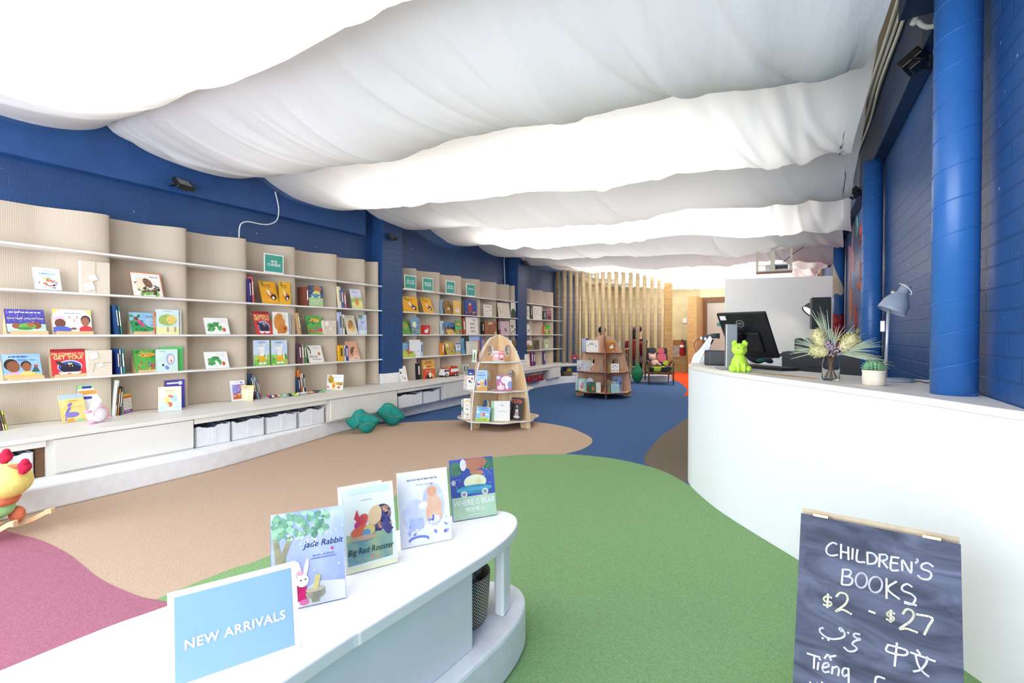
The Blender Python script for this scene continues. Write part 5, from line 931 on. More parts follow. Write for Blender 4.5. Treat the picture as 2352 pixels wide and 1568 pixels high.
for r0, r1 in ((0.0245, 0.0285),):
    n = 30
    lg.add([LM @ Vector((r*math.cos(2*PI*i/n), ly, r*math.sin(2*PI*i/n))) for i in range(n) for r in (r0, r1)], [(2*i, 2*i+1, (2*i+3) % (2*n), (2*i+2) % (2*n)) for i in range(n)])
vs, fs = text_geo('DELL', 0.017, 0, .02); q = -sgn
lg.add([LM @ Vector((q*-x if sgn > 0 else x, ly, z)) for x, _, z in vs], fs)
lg.build('round_badge', mat('silver_badge', '#c4c8ce', rough=0.3, metal=0.6, noise=0), mon, fixn=False)
mb = MB(); mb.mbox(Mm_ @ TR(-0.135, sgn*0.0122, 0.155), 0.045, 0.002, 0.035); mb.build('white_sticker', wht, mon)
sp_ = atdepth(1679, 800, mp.dot(fw_)-0.05)-Vector((mp.x, mp.y, CZt))
mb = MB(); hd = aim(mp); A = TR(sp_.x, sp_.y, 0.16) @ RZ(hd+0.25); mb.mbox(A, 0.075, 0.045, 0.315); mb.mbox(TR(sp_.x, sp_.y, 0.006) @ RZ(hd+0.25), 0.18, 0.16, 0.011); mb.build('stand', steel, mon, bevel=0.004)
a0 = Vector((sp_.x, sp_.y, 0.20)); mb = MB(); mb.tube([a0, a0+(cen-a0)*0.75], [0.028, 0.024], 10); mb.build('hinge_arm', black, mon)
# other things on the counter
def pt_on(x, y): return at(x, y, CZt)
p = pt_on(1644, 839); bx = thing('receipt_printer', 'glossy black box beside the aluminium monitor stand', 'box', (p.x, p.y, CZt), aim(p)-0.15)
mb = MB(); mb.box(-.085, .085, 0, .14, 0, .118); mb.build('case', mat('glossy_black', '#0d0d0f', rough=0.3, noise=0, spec=0.3), bx, bevel=0.006)
mb = MB(); mb.box(-.045, -.042, -.001, .002, .004, .112); mb.build('front_seam', mat('seam_grey', '#5a6270', noise=0), bx)
# scanner on a gooseneck
p = pt_on(1652, 833); p = p+fw_*0.22; sc_ = thing('barcode_scanner', 'grey handheld scanner on a jointed stand above the black box', 'scanner', (p.x, p.y, CZt), aim(p))
mb = MB(); mb.lathe([(0, 0), (.05, 0), (.05, .008), (.012, .014)], n=20); mb.tube([(0, 0, .01), (-.01, 0, .10), (.035, 0, .20)], .007, 8); mb.build('jointed_stand', black, sc_)
mb = MB(); mb.tube([(-.06, 0, .212), (-.02, 0, .222), (.04, 0, .232), (.09, 0, .232)], [.014, .018, .022, .024], 12); mb.build('scanner_body', dgrey, sc_)
mb = MB(); mb.tube([(-.075, 0, .208), (-.055, 0, .213)], [.013, .016], 12); mb.tube([(-.04, -.004, .20), (-.02, -.004, .21)], [.018, .019], 12); mb.build('white_collar', wht, sc_)
mb = MB(); mb.tube(smooth_pts([(-.07, 0, .208), (-.11, 0, .19), (-.125, 0, .14), (-.10, 0, .06), (-.085, 0, .004)], 6), .003, 6); mb.build('cable', black, sc_)
# white bags at the end
p = pt_on(1603, 834); bg_ = thing('paper_bag_bundle', 'bundle of white paper bags standing at the far end of the counter', 'bags', (p.x, p.y+0.05, CZt), aim(p))
mb = MB()
for i, (x, h, ln, w_) in enumerate(((-.03, .12, .06, .07), (-.01, .16, .085, .07), (.015, .21, .075, .05), (.03, .15, .05, .06), (.04, .13, .03, .05))):
    y = .012*i; mb.prism([(x-w_/2, 0), (x+w_/2, 0), (x+ln+w_*.3, h), (x+ln-w_*.1, h*1.12), (x-w_*.2, h*.55)], y, y+.006, fn=lambda u, v, q: (u, q, v))
mb.build('white_bags', mat('white_bag_paper', '#f2f2f4', rough=0.6, noise=0.03), bg_)
mb = MB(); mb.ball((.055, -.004, .075), (.02, .004, .024)); mb.build('printed_motif', wash('#e8a07c', '#d8d08c', 60), bg_)
# lime figure lamp: a sitting animal with folded ears
p = pt_on(1698, 853); lp = thing('lime_animal_figure', 'lime green sitting pig-like figure in front of the monitor', 'figurine', (p.x, p.y, CZt), aim(p)+0.25)
lime = mat('lime_rubber', '#c6f04c', rough=0.35, noise=0.03)
mb = MB(); mb.lathe([(0, 0), (.04, .0), (.052, .02), (.053, .05), (.045, .08), (.034, .10), (.03, .112)], n=28)
mb.ball((-.045, -.02, .022), (.026, .034, .024), 16, 10); mb.ball((.045, -.02, .022), (.026, .034, .024), 16, 10); mb.ball((-.018, -.048, .03), (.013, .013, .032), 12, 8); mb.ball((.018, -.048, .03), (.013, .013, .032), 12, 8); mb.build('body', lime, lp)
mb = MB(); mb.ball((0, 0, .145), (.048, .042, .042), 22, 14); mb.ball((0, -.042, .136), (.021, .014, .017), 16, 10); mb.build('head', lime, lp)
for s_ in (-1, 1):
    mb = MB(); mb.prism([(s_*.014, .18), (s_*.046, .165), (s_*.05, .188), (s_*.034, .208), (s_*.02, .204)], -.008, .004, fn=lambda u, v, q: (u, q, v)); mb.prism([(s_*.026, .206), (s_*.05, .19), (s_*.036, .178), (s_*.022, .19)], -.016, -.008, fn=lambda u, v, q: (u, q, v)); mb.build('ear', lime, lp, bevel=0.003)
for s_ in (-1, 1): mb = MB(); mb.ball((s_*.018, -.039, .155), (.005, .003, .003)); mb.build('eye', mat('dark_paint', '#2a3a1c', noise=0), lp)
# keyboard
a_, b_ = pt_on(1724, 843), pt_on(1826, 853); kc = (a_+b_)/2+fw_*0.05; kb_ = thing('keyboard', 'black keyboard lying on the counter behind the lime figure', 'keyboard', (kc.x, kc.y, CZt), math.atan2(b_.y-a_.y, b_.x-a_.x))
kw = (b_-a_).length
mb = MB(); mb.box(-kw/2, kw/2, -.07, .07, 0, .014); mb.build('base', black, kb_, bevel=0.003)
mb = MB()
for i in range(14):
    for j in range(5): mb.box(-kw/2+.008+i*(kw-.016)/14, -kw/2+.008+(i+.85)*(kw-.016)/14, -.058+j*.024, -.058+j*.024+.019, .0142, .021)
mb.build('keys', dgrey, kb_)
p = at(1772, 836, CZt)+fw_*0.22; ms = thing('fabric_scrap_heap', 'dark blue and green soft pieces heaped behind the keyboard', 'cloth', (p.x, p.y, CZt), aim(p))
mb = MB(); mb.ball((-.03, 0, .045), (.08, .05, .045), 16, 10, M=Matrix.Rotation(.5, 3, 'Y')); mb.build('navy_piece', mat('navy_cloth', '#23283a', rough=0.9, noise=0.2), ms)
mb = MB(); mb.ball((.02, -.045, .02), (.035, .025, .02)); mb.build('green_piece', mat('green_cloth', '#1f6a50', rough=0.9, noise=0.2), ms)
mb = MB(); mb.ball((.075, -.03, .025), (.045, .03, .024), M=Matrix.Rotation(.4, 3, 'Y')); mb.build('grey_piece', mat('grey_cloth', '#3a3c4a', rough=0.9, noise=0.2), ms)
for i, (x0, y0, x1, y1, lb) in enumerate(((1727, 856, 1822, 863.5, 'thin bark strip nearer the lime figure on the counter'), (1790, 862, 1878, 870, 'thin bark strip nearer the flower jar on the counter'))):
    a_, b_ = pt_on(x0, y0), pt_on(x1, y1); mb = MB(); d = (b_-a_); n_ = Vector((-d.y, d.x, 0)).normalized(); mid = a_+d*.45+n_*.012
    P = [a_, a_+d*.25-n_*.012, mid-n_*.03, b_-d*.08-n_*.01, b_, b_-d*.2+n_*.012, mid+n_*.012, a_+d*.2+n_*.01]
    o = mb.prism([(q.x-a_.x, q.y-a_.y) for q in P], 0, 0.004).build('bark_strip', mat('dry_bark', '#b08a5c', rough=0.9, noise=0.35, scale=60), None, (a_.x, a_.y, CZt)); tag(o, lb, 'bark', 'dry bark strips on the counter')
# jar of flowers
jp = pt_on(1908, 873); jr = thing('flower_jar', 'clear glass jar with dried native flowers and needle leaves', 'vase', (jp.x, jp.y, CZt), aim(jp))
glass = mat('clear_glass', '#f4f8f6', rough=0.02, noise=0, trans=1.0); glass.node_tree.nodes['Principled BSDF'].inputs['IOR'].default_value = 1.12
mb = MB(); mb.lathe([(0, 0.001), (.036, .001), (.041, .008), (.041, .095), (.037, .108), (.034, .113), (.034, .132), (.0365, .134), (.0365, .138), (.032, .138), (.031, .112), (.0385, .094), (.0385, .010), (0, .006)], n=36); mb.build('glass_jar', glass, jr)
rg = random.Random(5)
mb = MB()
for i in range(13):
    a = rg.uniform(0, 2*PI); b = a+PI+rg.uniform(-.5, .5); mb.tube([(.028*math.cos(a), .028*math.sin(a), .012), (.006*math.cos(b), .006*math.sin(b), .09), (.024*math.cos(b), .024*math.sin(b), .15), (.05*math.cos(b), .03*math.sin(b), .20)], .0019, 5)
mb.build('stems', mat('brown_stem', '#7a5238', rough=0.8, noise=0.2), jr)
needle = mat('grey_green_needle', '#b4bfa4', rough=0.7, noise=0.12)
mb = MB()
def spray(base, direc, ln, n, spread):
    base = Vector(base); dv = Vector(direc).normalized(); side = dv.cross(Vector((0, 1, .1))).normalized()
    for i in range(n):
        s = (i/(n-1)-.5)*2; st = base+dv*ln*.35*rg.random(); d2 = (dv+side*s*spread+Vector((0, rg.uniform(-.25, .25), 0))).normalized(); L_ = ln*rg.uniform(.65, 1.0)
        mb.tube([st, st+d2*L_*.5+Vector((0, 0, .004)), st+d2*L_-Vector((0, 0, .012*abs(s)))], [.0028, .0026, .0008], 5)
spray((-.01, 0, .14), (-1, -.1, .55), .17, 14, .35); spray((-.02, 0, .14), (-1, -.2, .12), .16, 10, .25); spray((.0, .01, .16), (-.28, .1, 1), .22, 10, .2)
spray((.02, 0, .14), (1, -.1, .32), .17, 16, .3); spray((.03, -.01, .14), (1, -.1, -.1), .20, 12, .22); spray((.01, 0, .16), (.1, 0, 1), .13, 9, .4); spray((.01, .02, .15), (.7, .1, .8), .15, 9, .3)
mb.build('needle_leaves', needle, jr)
bank = mat('cream_banksia', '#d9cf9c', rough=0.9, noise=0.3, scale=120)
for i, (c, d, L_, r) in enumerate((((-.055, 0, .225), (-.35, 0, 1), .10, .034), ((.075, 0, .20), (.6, 0, .8), .10, .036), ((-.055, -.02, .155), (-1, -.1, .15), .085, .033))):
    m_ = MB(); d = Vector(d).normalized(); u = d.cross(Vector((0, 1, 0))).normalized(); v = d.cross(u); c = Vector(c)
    m_.tube([c-d*L_*.5, c-d*L_*.2, c+d*L_*.25, c+d*L_*.5], [r*.55, r*.8, r*.75, r*.3], 14)
    for k in range(170):
        t = rg.uniform(-.5, .5); a = rg.uniform(0, 2*PI); q = c+d*L_*t; rr = r*(1.12-.9*abs(t)*1.1); o_ = u*math.cos(a)+v*math.sin(a)
        m_.tube([q+o_*rr*.6, q+(o_+d*.35)*rr*1.15], [.0016, .0008], 4, cap=False)
    m_.build('banksia_flower', bank, jr)
m_ = MB()
for k in range(150):
    c = rg.choice([(-.015, 0, .20), (.03, -.01, .165), (.06, .0, .175), (.0, .0, .185), (-.01, -.015, .15)]); m_.ball((c[0]+rg.gauss(0, .013), c[1]+rg.gauss(0, .01), c[2]+rg.gauss(0, .013)), rg.uniform(.003, .007), 6, 4)
m_.build('mauve_blossoms', wash('#8a6a84', '#c8b4c0', 120), jr)
m_ = MB()
for k in range(14):
    c = Vector((.085+rg.gauss(0, .02), rg.gauss(0, .01), .225+rg.gauss(0, .012))); d = Vector((rg.uniform(-1, 1), rg.uniform(-.5, .5), rg.uniform(-.1, .8))).normalized()*.03; s_ = d.cross(Vector((0, 1, 0))).normalized()*.006
    m_.poly([c, c+d*.5+s_, c+d, c+d*.5-s_])
m_.build('olive_leaves', mat('olive_leaf', '#8a8a3c', rough=0.6, noise=0.15), jr)
# succulent
sp2 = at(2007, 884, CZt); sc2 = thing('potted_succulent', 'green rosette succulent in a paper-wrapped pot beside the desk lamp', 'potted plant', (sp2.x, sp2.y, CZt), 0)
mb = MB()
mb.lathe([(0, 0), (.043, 0), (.046, .004), (.048, .03), (.047, .06), (.050, .072), (.046, .074), (.043, .06), (0, .058)], n=26); pm = mb.build('paper_wrapped_pot', mat('cream_wrap_paper', '#e6d9c6', rough=0.8, noise=0.08, scale=25, bump=0.4), sc2)
mb = MB()
for ring in range(6):
    n = (5, 8, 11, 14, 16, 16)[ring]; el = (1.35, 1.1, .85, .6, .35, .12)[ring]; L_ = (.046, .052, .056, .058, .058, .058)[ring]
    for i in range(n):
        a = 2*PI*i/n+ring*.4; d = Vector((math.cos(a)*math.cos(el), math.sin(a)*math.cos(el), math.sin(el))); s_ = Vector((-math.sin(a), math.cos(a), 0)); u = d.cross(s_); b = Vector((0, 0, .075))
        w_ = .009
        mb.add([b+d*L_*.2-s_*w_*.5, b+d*L_*.2+s_*w_*.5, b+d*L_*.7+s_*w_, b+d*L_, b+d*L_*.7-s_*w_, b+d*L_*.6+u*.005, b+d*L_*.6-u*.005], [(0, 1, 5), (1, 2, 5), (2, 3, 5), (3, 4, 5), (4, 0, 5), (1, 0, 6), (2, 1, 6), (3, 2, 6), (4, 3, 6), (0, 4, 6)], 0, True)
mb.build('rosette_leaves', mat('succulent_green', '#7fae84', rough=0.6, noise=0.15, scale=40), sc2)
# desk lamp
lb_ = at(2062, 876, CZt); dl = thing('desk_lamp', 'grey metal desk lamp with a bell shade, beside the blue column', 'lamp', (lb_.x, lb_.y, CZt), aim(lb_))
lgrey = mat('lamp_grey_enamel', '#8f99ab', rough=0.35, noise=0.03)
mb = MB(); mb.lathe([(0, 0), (.064, 0), (.066, .006), (.064, .016), (.02, .02), (0, .02)], n=36); mb.build('base', lgrey, dl)
px_ = -.052
mb = MB(); mb.cyl((px_, 0, .018), (px_+.012, 0, .405), .0075, n=14); mb.build('pole', mat('pale_steel', '#c6c8d4', rough=0.3, metal=0.5, noise=0), dl)
for c_, r_ in (((px_+.002, 0, .09), .013), ((px_+.012, 0, .41), .012), ((px_+.03, -.005, .463), .011)): mb = MB(); mb.ball(c_, r_, 12, 8); mb.build('joint', mat('warm_chrome', '#d8cfc4', rough=0.2, metal=0.8, noise=0), dl)
mb = MB(); mb.cyl((px_+.0, 0, .02), (px_+.001, 0, .08), .010, n=12); mb.build('pole_collar', MATS['warm_chrome'], dl)
mb = MB(); mb.cyl((px_+.012, 0, .41), (px_+.062, -.004, .458), .009, n=12); mb.build('arm', dgrey, dl)
ax = Vector((.28, -.05, -.95)).normalized() if False else Vector((-.42, -.12, -.9)).normalized(); zq = -ax; qx = zq.cross(Vector((0, 1, 0))).normalized(); qy = zq.cross(qx)
top = Vector((px_+.085, -.004, .498)); Ms = Matrix(((qx.x, qy.x, ax.x, top.x), (qx.y, qy.y, ax.y, top.y), (qx.z, qy.z, ax.z, top.z), (0, 0, 0, 1)))
mb = MB(); mb.lathe([(0, .0), (.019, .0), (.022, .006), (.024, .045), (.028, .05), (.047, .075), (.058, .10), (.064, .135), (.066, .15), (.0635, .15), (.061, .135), (.055, .10), (.044, .077), (.02, .055), (0, .054)], n=34, M=Ms); mb.build('bell_shade', lgrey, dl)
mb = MB(); mb.ball(Ms @ Vector((0, 0, .095)), .026, 14, 10); mb.build('bulb', mat('frosted_bulb', '#f4f2ec', rough=0.4, noise=0), dl)
mb = MB(); hp = [Ms @ Vector((.0+.024*math.cos(t), .0, .025)) + Vector((.02*math.sin(t), -.02, .02*math.cos(t))) for t in [i*PI/8 for i in range(9)]]; mb.tube(hp, .003, 6); mb.build('chrome_handle', MATS['warm_chrome'], dl)
mb = MB(); mb.box(px_-.022, px_-.004, -.012, -.010, .26, .315); mb.build('hang_tag', mat('white_tag_card', '#f8f6f4'), dl)
mb = MB(); c0 = Vector((lb_.x, lb_.y, CZt+.003)); rr_ = Vector((math.cos(aim(lb_)), math.sin(aim(lb_)), 0)); ff = Vector((-rr_.y, rr_.x, 0))
ctr = [c0+rr_*.055+ff*.05, c0+rr_*.09+ff*.05, c0+rr_*.11-ff*.02, c0+rr_*.16-ff*.01, c0+rr_*.2+ff*.06]
o = mb.tube(smooth_pts(ctr, 6), .0028, 6).build('power_cord', black); tag(o, 'black cord trailing from the desk lamp base towards the column', 'cord')

# ------------------------------------------------------------------ chalk A-board
T0 = at(1840, 1178, 0.62); T1 = at(2207, 1250, 0.62); wv = (T1-T0); bw = wv.length; wv.normalize(); nb_ = Vector((wv.y, -wv.x, 0)).normalized()
if nb_.dot(Vector((T0.x, T0.y, 0))) > 0: nb_ = -nb_
BH = 0.65; an = math.acos(0.62/BH); dn = (Vector((0, 0, -1))*math.cos(an)+nb_*math.sin(an)).normalized(); fn_ = wv.cross(dn).normalized()
if fn_.dot(T0-O) > 0: fn_ = -fn_
ab = thing('chalkboard_sign', 'black chalk A-board with a pale wooden top, standing on the green carpet', 'chalkboard', (T0.x, T0.y, 0.0026))
off = Vector((T0.x, T0.y, 0.0026))
Mb = Matrix(((wv.x, fn_.x, -dn.x, T0.x-off.x), (wv.y, fn_.y, -dn.y, T0.y-off.y), (wv.z, fn_.z, -dn.z, T0.z-off.z), (0, 0, 0, 1)))   # x along top, y outwards, z up the board
cbm = mat('chalkboard_slate', '#3c4156', rough=0.75, noise=0.0); N = cbm.node_tree.nodes; L = cbm.node_tree.links
g = N.new('ShaderNodeTexCoord'); mpn = N.new('ShaderNodeMapping'); mpn.inputs['Rotation'].default_value = (0, 0.5, 0); mpn.inputs['Scale'].default_value = (3.0, 3.0, 9.0); nz = N.new('ShaderNodeTexNoise'); nz.inputs['Scale'].default_value = 1.6; nz.inputs['Detail'].default_value = 8; nz.inputs['Distortion'].default_value = 1.6
cr = N.new('ShaderNodeValToRGB'); cr.color_ramp.elements[0].position = .34; cr.color_ramp.elements[1].position = .74; cr.color_ramp.elements[0].color = (*srgb('#373b4e'), 1); cr.color_ramp.elements[1].color = (*srgb('#6a6f88'), 1)
L.new(g.outputs['Object'], mpn.inputs[0]); L.new(mpn.outputs[0], nz.inputs['Vector']); L.new(nz.outputs['Fac'], cr.inputs[0]); L.new(cr.outputs[0], N['Principled BSDF'].inputs['Base Color'])
mb = MB(); mb.add([Mb @ Vector((x, y, z)) for z in (-BH, 0) for y in (-.010, 0) for x in (0, bw)], [(0, 2, 3, 1), (4, 5, 7, 6), (0, 1, 5, 4), (2, 6, 7, 3), (0, 4, 6, 2), (1, 3, 7, 5)]); mb.build('front_board', cbm, ab)
dn2 = (Vector((0, 0, -1))*math.cos(an)-nb_*math.sin(an)).normalized(); f2 = -wv.cross(dn2).normalized()
if f2.dot(nb_) > 0: f2 = -f2
bk_ = T0-off-nb_*0.026; mb = MB(); mb.add([bk_+wv*x+f2*y-dn2*z for z in (-BH+.001, .006) for y in (-.0, .010) for x in (0, bw)], [(0, 2, 3, 1), (4, 5, 7, 6), (0, 1, 5, 4), (2, 6, 7, 3), (0, 4, 6, 2), (1, 3, 7, 5)]); mb.build('rear_board', mat('pale_wood_frame', '#e2cdb0', rough=0.6, noise=0.1, scale=30), ab)
mb = MB()
for u in (.14, .84):
    mb.add([Mb @ Vector((bw*u+x, y, z)) for z in (-.001, .006) for y in (-.028, .001) for x in (-.02, .02)], [(0, 2, 3, 1), (4, 5, 7, 6), (0, 1, 5, 4), (2, 6, 7, 3), (0, 4, 6, 2), (1, 3, 7, 5)])
mb.build('hinge', mat('brass', '#c8a878', rough=0.3, metal=0.7, noise=0), ab)
# handwriting, stroke by stroke, on the slate (board units: px of the survey crop)
def bp(cx_, cy_):
    X = 1760+cx_*592/2169; Y = 1140+cy_*428/1568
    return onplane(X, Y, T0, fn_)-off+fn_*0.0006
def arc(cx_, cy_, rx, ry, a0, a1, n=10): return [(cx_+rx*math.cos(math.radians(a0+(a1-a0)*i/n)), cy_+ry*math.sin(math.radians(a0+(a1-a0)*i/n))) for i in range(n+1)]
W1 = [[(592, 400), (560, 388), (522, 410), (505, 445), (515, 480), (550, 496), (600, 490)], [(630, 402), (628, 520)], [(690, 425), (692, 530)], [(630, 462), (692, 475)], [(728, 438), (724, 526)], [(768, 447), (762, 540), (828, 552)],
      [(850, 470), (853, 565)], [(850, 470), (900, 480), (930, 520), (910, 560), (853, 566)], [(955, 485), (950, 590)], [(955, 487), (1005, 490), (1018, 515), (1000, 535), (955, 540)], [(975, 540), (1020, 600)],
      [(1055, 505), (1048, 612), (1110, 620)], [(1055, 507), (1115, 515)], [(1052, 555), (1105, 562)], [(1145, 620), (1148, 535), (1215, 640), (1222, 550)], [(1268, 525), (1275, 540), (1258, 558)],
      [(1402, 588), (1360, 560), (1315, 570), (1310, 605), (1370, 630), (1390, 660), (1365, 695), (1310, 690), (1278, 665)],
      [(645, 610), (635, 735)], [(645, 612), (700, 618), (712, 645), (690, 668), (645, 668)], [(645, 668), (710, 680), (725, 712), (700, 742), (635, 738)], arc(800, 705, 48, 62, -90, 270, 18), arc(920, 740, 55, 66, -90, 270, 18),
      [(1012, 690), (1012, 855)], [(1095, 715), (1020, 775), (1120, 862)], [(1225, 758), (1185, 735), (1145, 755), (1150, 790), (1220, 820), (1255, 860), (1225, 905), (1165, 895)], [(1165, 885), (1262, 915)]]
W2 = [[(548, 850), (512, 838), (485, 855), (495, 878), (540, 888), (546, 908), (520, 920), (482, 908)], [(520, 820), (514, 932)], [(590, 840), (620, 810), (668, 820), (685, 860), (660, 910), (585, 965), (640, 950), (715, 988)], [(865, 962), (915, 980)],
      [(1078, 985), (1045, 968), (1018, 985), (1030, 1005), (1068, 1015), (1070, 1035), (1045, 1045), (1012, 1030)], [(1050, 955), (1045, 1055)], [(1150, 985), (1180, 948), (1225, 960), (1240, 1000), (1210, 1050), (1125, 1110), (1180, 1110), (1270, 1142)], [(1265, 990), (1395, 1020), (1365, 1090), (1330, 1160)]]
W3 = [[(478, 1105), (452, 1112), (455, 1140), (500, 1180), (560, 1198), (630, 1190), (660, 1165), (650, 1130), (625, 1105), (615, 1115), (635, 1135)], [(470, 1188), (474, 1192)], [(518, 1202), (522, 1207)], [(685, 1142), (690, 1147)],
      [(785, 1158), (750, 1152), (735, 1168), (760, 1190), (790, 1200), (745, 1215), (725, 1240), (750, 1262), (762, 1280), (735, 1300), (690, 1298), (655, 1268)],
      [(1025, 1245), (1015, 1300), (1160, 1335), (1178, 1292), (1022, 1245)], [(1100, 1232), (1080, 1425)], [(1270, 1290), (1295, 1325)], [(1215, 1310), (1420, 1385)], [(1355, 1350), (1345, 1400), (1300, 1455), (1240, 1470)], [(1258, 1340), (1280, 1420), (1320, 1475), (1365, 1512)],
      [(345, 1318), (450, 1352)], [(405, 1335), (400, 1445)], [(440, 1395), (432, 1455)], [(447, 1365), (449, 1369)], [(480, 1440), (525, 1425), (515, 1400), (485, 1408), (472, 1445), (490, 1475), (530, 1472)], [(490, 1360), (520, 1330), (545, 1375)], [(545, 1345), (585, 1338)], [(560, 1430), (552, 1490)], [(558, 1445), (595, 1430), (612, 1455), (605, 1505)],
      [(690, 1450), (655, 1445), (640, 1480), (655, 1510), (690, 1495)], [(692, 1445), (690, 1600), (650, 1640), (600, 1620)], [(995, 1530), (925, 1520), (915, 1640)], [(920, 1575), (980, 1582)], [(370, 1560), (390, 1640), (430, 1570)], [(470, 1560), (468, 1640)]]
for nm, ws, r, m in [(q_, w_, .0024, mat('white_chalk', '#eceaf4', rough=0.95, noise=0.12, scale=300)) for q_, w_ in (('chalk_heading', W1[:15]), ('chalk_heading', W1[15:]), ('arabic_chalk_word', W3[:5]), ('chinese_chalk_word', W3[5:11]), ('vietnamese_chalk_word', W3[11:]))]+[('old', [], .0024, mat('white_chalk', '#eceaf4', rough=0.95, noise=0.12, scale=300)), ('yellow_chalk_price', W2[:4], .0026, mat('yellow_chalk', '#eeeccc', rough=0.95, noise=0.12, scale=300)), ('yellow_chalk_price', W2[4:], .0026, mat('yellow_chalk', '#eeeccc', rough=0.95, noise=0.12, scale=300))]:
    mb = MB()
    if not ws: continue
    for s_ in ws:
        if len(s_) == 2 and math.hypot(s_[0][0]-s_[1][0], s_[0][1]-s_[1][1]) < 9: s_ = [s_[0], (s_[0][0]+9, s_[0][1]+6)]
        pts = [bp(*q) for q in s_]; pts = smooth_pts(pts, 4) if len(pts) > 2 else pts
        for i in range(len(pts)-1):
            d = (pts[i+1]-pts[i]); d.normalize(); s2_ = d.cross(fn_).normalized()*r; e = d*r*.5
            mb.poly([pts[i]-e-s2_, pts[i+1]+e-s2_, pts[i+1]+e+s2_, pts[i]-e+s2_])
    mb.build(nm, m, ab, fixn=False)
# ------------------------------------------------------------------ cardboard tube screen
tubeM = woodmat('kraft_tube', '#ab9876', '#bfac8c', scale=(5, 5, 14), rough=0.7)
t0 = None
TX = (1281, 1296, 1310, 1324, 1339, 1354, 1370, 1384.5, 1399, 1415, 1431, 1448, 1464, 1480, 1497, 1513.7)
ORD = ['first', 'second', 'third', 'fourth', 'fifth', 'sixth', 'seventh', 'eighth', 'ninth', 'tenth', 'eleventh', 'twelfth', 'thirteenth', 'fourteenth', 'fifteenth', 'sixteenth']
for i, x in enumerate(TX):
    p = atdepth(x, 833, 12.43 if i > 3 else 12.36); z0 = 0.4692 if i < 5 else 0.1706; p = atdepth(x, 833, 12.75) if i == 0 else p
    mb = MB(); n = 28; z1 = 2.86; R0 = 0.05
    for (ra, rb_) in ((R0, R0),):
        mb.lathe([(R0-.006, 0), (R0, 0), (R0, z1-z0), (R0-.006, z1-z0), (R0-.006, 0)], n=n)
    o = mb.build('cardboard_tube', tubeM, None, (p.x, p.y, z0)); tag(o, '%s upright cardboard tube counted from the blue wall' % ORD[i], 'tube', 'upright cardboard tubes of the screen')
p = atdepth(1534, 833, 12.62); o = MB().box(-.10, .10, -.05, .05, 0, 2.55).build('screen_end_post', ply, None, (p.x, p.y, .0005)); o.rotation_euler = (0, 0, .35); tag(o, 'thick plywood post ending the tube screen behind the patterned armchair', 'post')

# ------------------------------------------------------------------ toys and storage on the far bench
def face_cam(p): return aim(p)
# red case with a grey tin on it
y0, y1 = yb(1209, 880)+.03, yb(1252, 880)-.06; X = bex((y0+y1)/2)-0.06
cs = thing('red_suitcase', 'small red suitcase with black corners in the bench bay past the second pillar', 'suitcase', (X, y0, .1712)); L_ = y1-y0
mb = MB(); mb.box(-.28, 0, 0, L_, 0, .145); mb.build('case', mat('red_vinyl', '#a01f22', rough=0.4, noise=0.1), cs, bevel=.012, seg=3)
for yy in (0.02, L_-.02):
    mb = MB(); mb.box(-.03, .003, yy-.02, yy+.02, .11, .147); mb.box(-.03, .003, yy-.02, yy+.02, -.0, .035); mb.build('black_corner', black, cs)
for yy in (L_*.2, L_*.8):
    mb = MB(); mb.box(0, .006, yy-.012, yy+.012, .07, .12); mb.build('latch', steel, cs)
mb = MB(); mb.box(0, .008, L_*.38, L_*.62, .05, .078); mb.build('blue_handle', flat('#4a6aa0'), cs)
tn = thing('tool_tin', 'grey metal tin with a yellow handle on top of the red suitcase', 'tin', (X-.01, y0+.03, .3178)); l2 = L_-.05
mb = MB(); mb.box(-.25, 0, 0, l2, 0, .062); mb.build('tin_body', mat('grey_tin', '#a4a59c', rough=0.45, metal=0.1, noise=0.1), tn, bevel=.006)
mb = MB(); mb.box(-.252, .003, -.003, l2+.003, .062, .082); mb.build('lid', MATS['grey_tin'], tn, bevel=.006)
mb = MB(); mb.box(.0, .014, l2*.42, l2*.62, .045, .068); mb.build('yellow_handle', flat('#e8c42c'), tn)
# basket of toys
bq = thing('wicker_basket', 'brown wicker basket in the last bench bay, heaped with bright toys', 'basket', (-4.93, 11.1, .1712))
wick = mat('brown_wicker', '#7a684c', rough=0.9, noise=0.35, scale=50, bump=0.6, stretch=(1, 1, 3))
mb = MB(); mb.lathe([(0, 0), (.13, 0), (.145, .06), (.15, .13), (.143, .13), (.137, .06), (.12, .01), (0, .01)], n=32); mb.build('basket', wick, bq)
rg = random.Random(3)
for i, (x, y, z, r, c, nm) in enumerate(((-.02, .03, .19, .075, '#2c5cb0', 'big blue ball under the bench top in the toy basket'), (.07, -.06, .145, .04, '#f0b428', 'yellow ball near the basket rim'), (.09, .02, .15, .038, '#7ccc3c', 'lime toy ball at the front of the toy basket'), (.05, .085, .15, .04, '#e0705c', 'coral toy ball on the far side of the toy basket'), (.035, -.02, .2, .03, '#d8385c', 'small crimson ball on top of the toys'), (.08, -.015, .195, .022, '#6cd04c', 'small green ball on top of the toys'))):
    mb = MB(); mb.ball((0, 0, 0), r, 18, 12); o = mb.build('toy_ball', flat(c), None, (-4.93+x, 11.1+y, .1712+z)); tag(o, nm, 'ball', 'toys heaped in the wicker basket')
